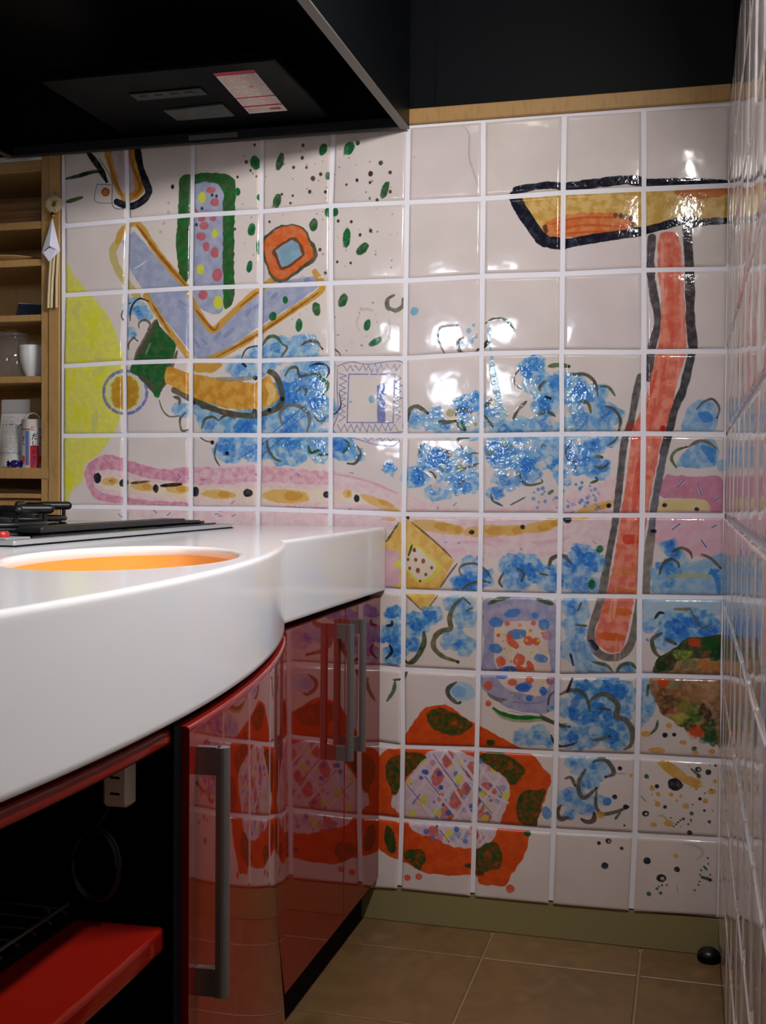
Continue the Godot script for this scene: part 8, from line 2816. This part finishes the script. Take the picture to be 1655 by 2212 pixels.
	["w",[1094,1294,1095,1304,1082,1308,1076,1299,1074,1289,1081,1284,1090,1285],59,60,0.29,0.74,9,4],
	["w",[1130,1314,1128,1324,1121,1322,1118,1319,1114,1312,1122,1307,1130,1307],59,60,0.29,0.74,9,4],
	["w",[1095,1328,1093,1335,1089,1336,1081,1332,1084,1325,1089,1320,1095,1320],59,60,0.25,0.68,9,4],
	["w",[1148,1301,1146,1304,1144,1304,1140,1303,1140,1300,1144,1298,1147,1299],59,60,0.13,0.48,9,4],
	["d",[2190,2234,8.4,8.4,0],290,0.8],
	["s",[1065,1104,1085,1094,1105,1095,1117,1109,1123,1131],7,61,0.85,1],
	["s",[1122,1113,1139,1099,1159,1101,1174,1118,1172,1138,1189,1144,1201,1164,1199,1189,1187,1199],10.4,291,0.85,1],
	["s",[1030,1144,1061,1160,1086,1163],6.6,61,0.85,1],
	["d",[2171,2326,2.3,2.3,0],8,0.7],
	["s",[1051,1181,1061,1200,1081,1199,1100,1191],3.8,292,0.85,1],
	["s",[1080,1098,1090,1070],5,8,0.85,1],
	["d",[2179,2140,1.7,1.7,0],8,0.7],
	["s",[1140,1125,1159,1126],5.4,61,0.85,1],
	["d",[2319,2252,1.9,1.9,0],8,0.7],
	["s",[1128,1186,1145,1182,1160,1176],6.9,293,0.85,1],
	["d",[2320,2352,2.4,2.4,0],8,0.7],
	["s",[1078,1262,1089,1259,1097,1274],6.5,61,0.85,1],
	["d",[2194,2547,2.3,2.3,0],8,0.7],
	["s",[1116,1242,1104,1265,1105,1286,1115,1295,1137,1276],7.9,61,0.85,1],
	["d",[2273,2551,2.8,2.8,0],8,0.7],
	["s",[1131,1226,1148,1220,1163,1231,1168,1246,1154,1253],7.9,61,0.85,1],
	["d",[2307,2506,2.7,2.7,0],8,0.7],
	["s",[1070,1314,1064,1327,1070,1339,1084,1335],9,294,0.85,1],
	["s",[1109,1336,1120,1341,1132,1336,1133,1324],8.9,294,0.85,1],
	["d",[2267,2647,3.1,3.1,0],8,0.7],
	["s",[1137,1281,1136,1308,1147,1323,1171,1318,1196,1306],6.6,61,0.85,1],
	["d",[2391,2612,2.3,2.3,0],8,0.7],
	["s",[1307,1226,1322,1239],4.2,78,0.85,1],
	["s",[1247,1141,1244,1156,1235,1166],4.8,78,0.85,1],
	["d",[2470,2333,1.7,1.7,0],8,0.7],
	["s",[1229,1075,1227,1097],4.8,78,0.85,1],
	["d",[2313,2598,8.3,8.3,0],295,0.95],
	["w",[1248,1218,1274,1218,1300,1239,1325,1247,1320,1263,1303,1257,1265,1237],296,297,0.8,1,3,1.5],
	["d",[2559,2515,13.3,11.4,0],8,0.95],
	["d",[2359,2470,4.1,3.9,0],8,0.95],
	["d",[2341,2579,4.6,4.4,0],8,0.95],
	["d",[2676,2462,5.2,4.9,0],8,0.95],
	["d",[2494,2527,3.8,3.6,0],8,0.95],
	["d",[2524,2602,3.3,3.2,0],8,0.95],
	["d",[2648,2562,3.1,2.9,0],8,0.95],
	["d",[2613,2691,4.7,4.5,0],8,0.95],
	["d",[2664,2604,2.3,2.2,0],8,0.95],
	["d",[2701,2435,2.3,2.2,0],8,0.95],
	["d",[2520,2335,4.8,4.5,0],8,0.95],
	["d",[2553,2331,3.6,3.4,0],8,0.95],
	["d",[2378,2683,1.9,1.8,0],8,0.95],
	["d",[2285,2758,3.4,3.3,0],8,0.95],
	["d",[2369,2770,3.4,3.2,0],8,0.95],
	["d",[2308,2841,6.4,6.1,0],8,0.95],
	["d",[2462,2808,6.7,6.4,0],8,0.95],
	["d",[2570,2830,5.2,5,0],8,0.95],
	["d",[2687,2859,2.8,2.7,0],8,0.95],
	["d",[2382,2613,4.9,4.6,0],8,0.95],
	["d",[2641,2454,5.6,4.8,0],8,0.95],
	["d",[2643,2455,2.5,2.3,0],298,0.95],
	["d",[2454,2632,6.3,5.3,0],8,0.95],
	["d",[2456,2633,2.8,2.5,0],298,0.95],
	["d",[2320,2747,5.4,4.6,0],8,0.95],
	["d",[2322,2748,2.4,2.2,0],298,0.95],
	["d",[2514,2868,8.6,7.3,0],8,0.95],
	["d",[2518,2869,3.9,3.4,0],298,0.95],
	["d",[2456,2493,4.1,4.1,0],299,0.95],
	["d",[2643,2479,4.2,4.2,0],299,0.95],
	["d",[2682,2644,3,3,0],299,0.95],
	["d",[2590,2641,2.8,2.8,0],299,0.95],
	["d",[2619,2618,3.8,3.8,0],299,0.95],
	["d",[2470,2931,4.3,4.3,0],299,0.95],
	["d",[2512,2924,3.1,3.1,0],299,0.95],
	["d",[2499,2909,2.6,2.6,0],299,0.95],
	["d",[2625,2379,4.7,4.7,0],299,0.95],
	["d",[2477,2536,4.8,4.8,0],300,0.85],
	["d",[2499,2556,4.3,4.3,0],300,0.85],
	["d",[2545,2554,4.3,3.8,0],300,0.85],
	["d",[2580,2557,2.8,3.3,0],300,0.85],
	["d",[2566,2575,2.4,2.4,0],300,0.85],
	["d",[2497,2593,5.3,5.3,0],300,0.85],
	["d",[2598,2592,5.9,5.2,0],300,0.85],
	["d",[2539,2662,8.6,5.7,0],300,0.85],
	["d",[2484,2672,6.2,4.3,0],300,0.85],
	["d",[2689,2532,7,5.1,0],300,0.85],
	["d",[2668,2568,4.7,4.7,0],300,0.85],
	["d",[2700,2494,3.7,4.2,0],300,0.85],
	["d",[2534,2299,5.7,4.8,0],300,0.85],
	["d",[2585,2358,6.2,4.3,0],300,0.85],
	["d",[2628,2392,6.1,3.8,0],300,0.85],
	["d",[2687,2385,6.5,5.1,0],300,0.85],
	["d",[2492,2393,14.4,5.3,0],300,0.85],
	["d",[2451,2336,8.7,5.3,0],300,0.85],
	["d",[2565,2781,4.3,4.3,0],300,0.85],
	["d",[2289,2651,8.4,6.4,0],300,0.85],
	["d",[2400,2494,3.4,3.4,0],300,0.85],
	["s",[1248,1319,1259,1318,1268,1328],2.4,301,0.7,1],
	["d",[2664,2654,0,0,0],8,0.95],
	["d",[2634,2528,1.2,1.2,0],302,0.8],
	["d",[2662,2573,1.2,1.2,0],302,0.8],
	["d",[2476,2559,0.9,0.9,0],8,0.8],
	["d",[2681,2436,1.2,1.2,0],302,0.8],
	["d",[2619,2651,1.2,1.2,0],302,0.8],
	["d",[2612,2524,1,1,0],302,0.8],
	["d",[2487,2580,0.7,0.7,0],8,0.8],
	["d",[2463,2500,1,1,0],8,0.8],
	["d",[2518,2443,1.2,1.2,0],302,0.8],
	["d",[2474,2527,0.9,0.9,0],8,0.8],
	["d",[2694,2602,1,1,0],8,0.8],
	["d",[2665,2540,1.6,1.6,0],302,0.8],
	["d",[2655,2515,0.8,0.8,0],302,0.8],
	["d",[2642,2471,1,1,0],8,0.8],
	["d",[2688,2525,1.4,1.4,0],8,0.8],
	["d",[2622,2585,1.4,1.4,0],8,0.8],
	["d",[2581,2670,0.9,0.9,0],8,0.8],
	["d",[2563,2460,1.1,1.1,0],302,0.8],
	["d",[2545,2641,1.5,1.5,0],8,0.8],
	["d",[2605,2443,1,1,0],302,0.8],
	["d",[2556,2672,1.7,1.7,0],303,0.95],
	["d",[2564,2663,1.7,1.7,0],303,0.95],
	["d",[2572,2655,1.7,1.7,0],303,0.95],
	["d",[2580,2647,1.7,1.7,0],303,0.95],
	["d",[2617,2643,1.7,1.7,0],303,0.95],
	["d",[2608,2659,1.7,1.7,0],303,0.95],
	["d",[2679,2778,1.6,1.6,0],303,0.95],
	["d",[2681,2799,1.6,1.6,0],303,0.95],
	["d",[2667,2811,1.6,1.6,0],303,0.95],
	["d",[2671,2818,1.6,1.6,0],303,0.95],
	["d",[2656,2825,1.6,1.6,0],303,0.95],
	["d",[2653,2842,1.6,1.6,0],303,0.95],
	["d",[2688,2839,1.6,1.6,0],303,0.95],
	["d",[2659,2852,1.6,1.6,0],303,0.95],
	["d",[2651,2867,1.6,1.6,0],303,0.95],
	["d",[2647,2880,1.6,1.6,0],303,0.95],
	["d",[2634,2901,1.7,1.7,0],303,0.95],
	["d",[2506,2900,1.7,1.7,0],303,0.95],
	["d",[2517,2894,1.7,1.7,0],303,0.95],
	["d",[2534,2892,1.7,1.7,0],303,0.95],
	["s",[1328,1425,1338,1427,1347,1429],5.2,304,0.9,1],
	["s",[1332,1405,1339,1411],3.3,305,0.9,1],
	["s",[1297,1367,1316,1368,1331,1379,1319,1395],5.2,306,0.45,1],
	["s",[1285,1445,1287,1460],1.9,307,0.5,1],
	["s",[1218,1284,1228,1294],1.9,308,0.7,1],
	["s",[1169,1246,1192,1244],1.7,309,0.7,1],
	["s",[1172,1331,1181,1317],4.9,78,0.8,1],
]
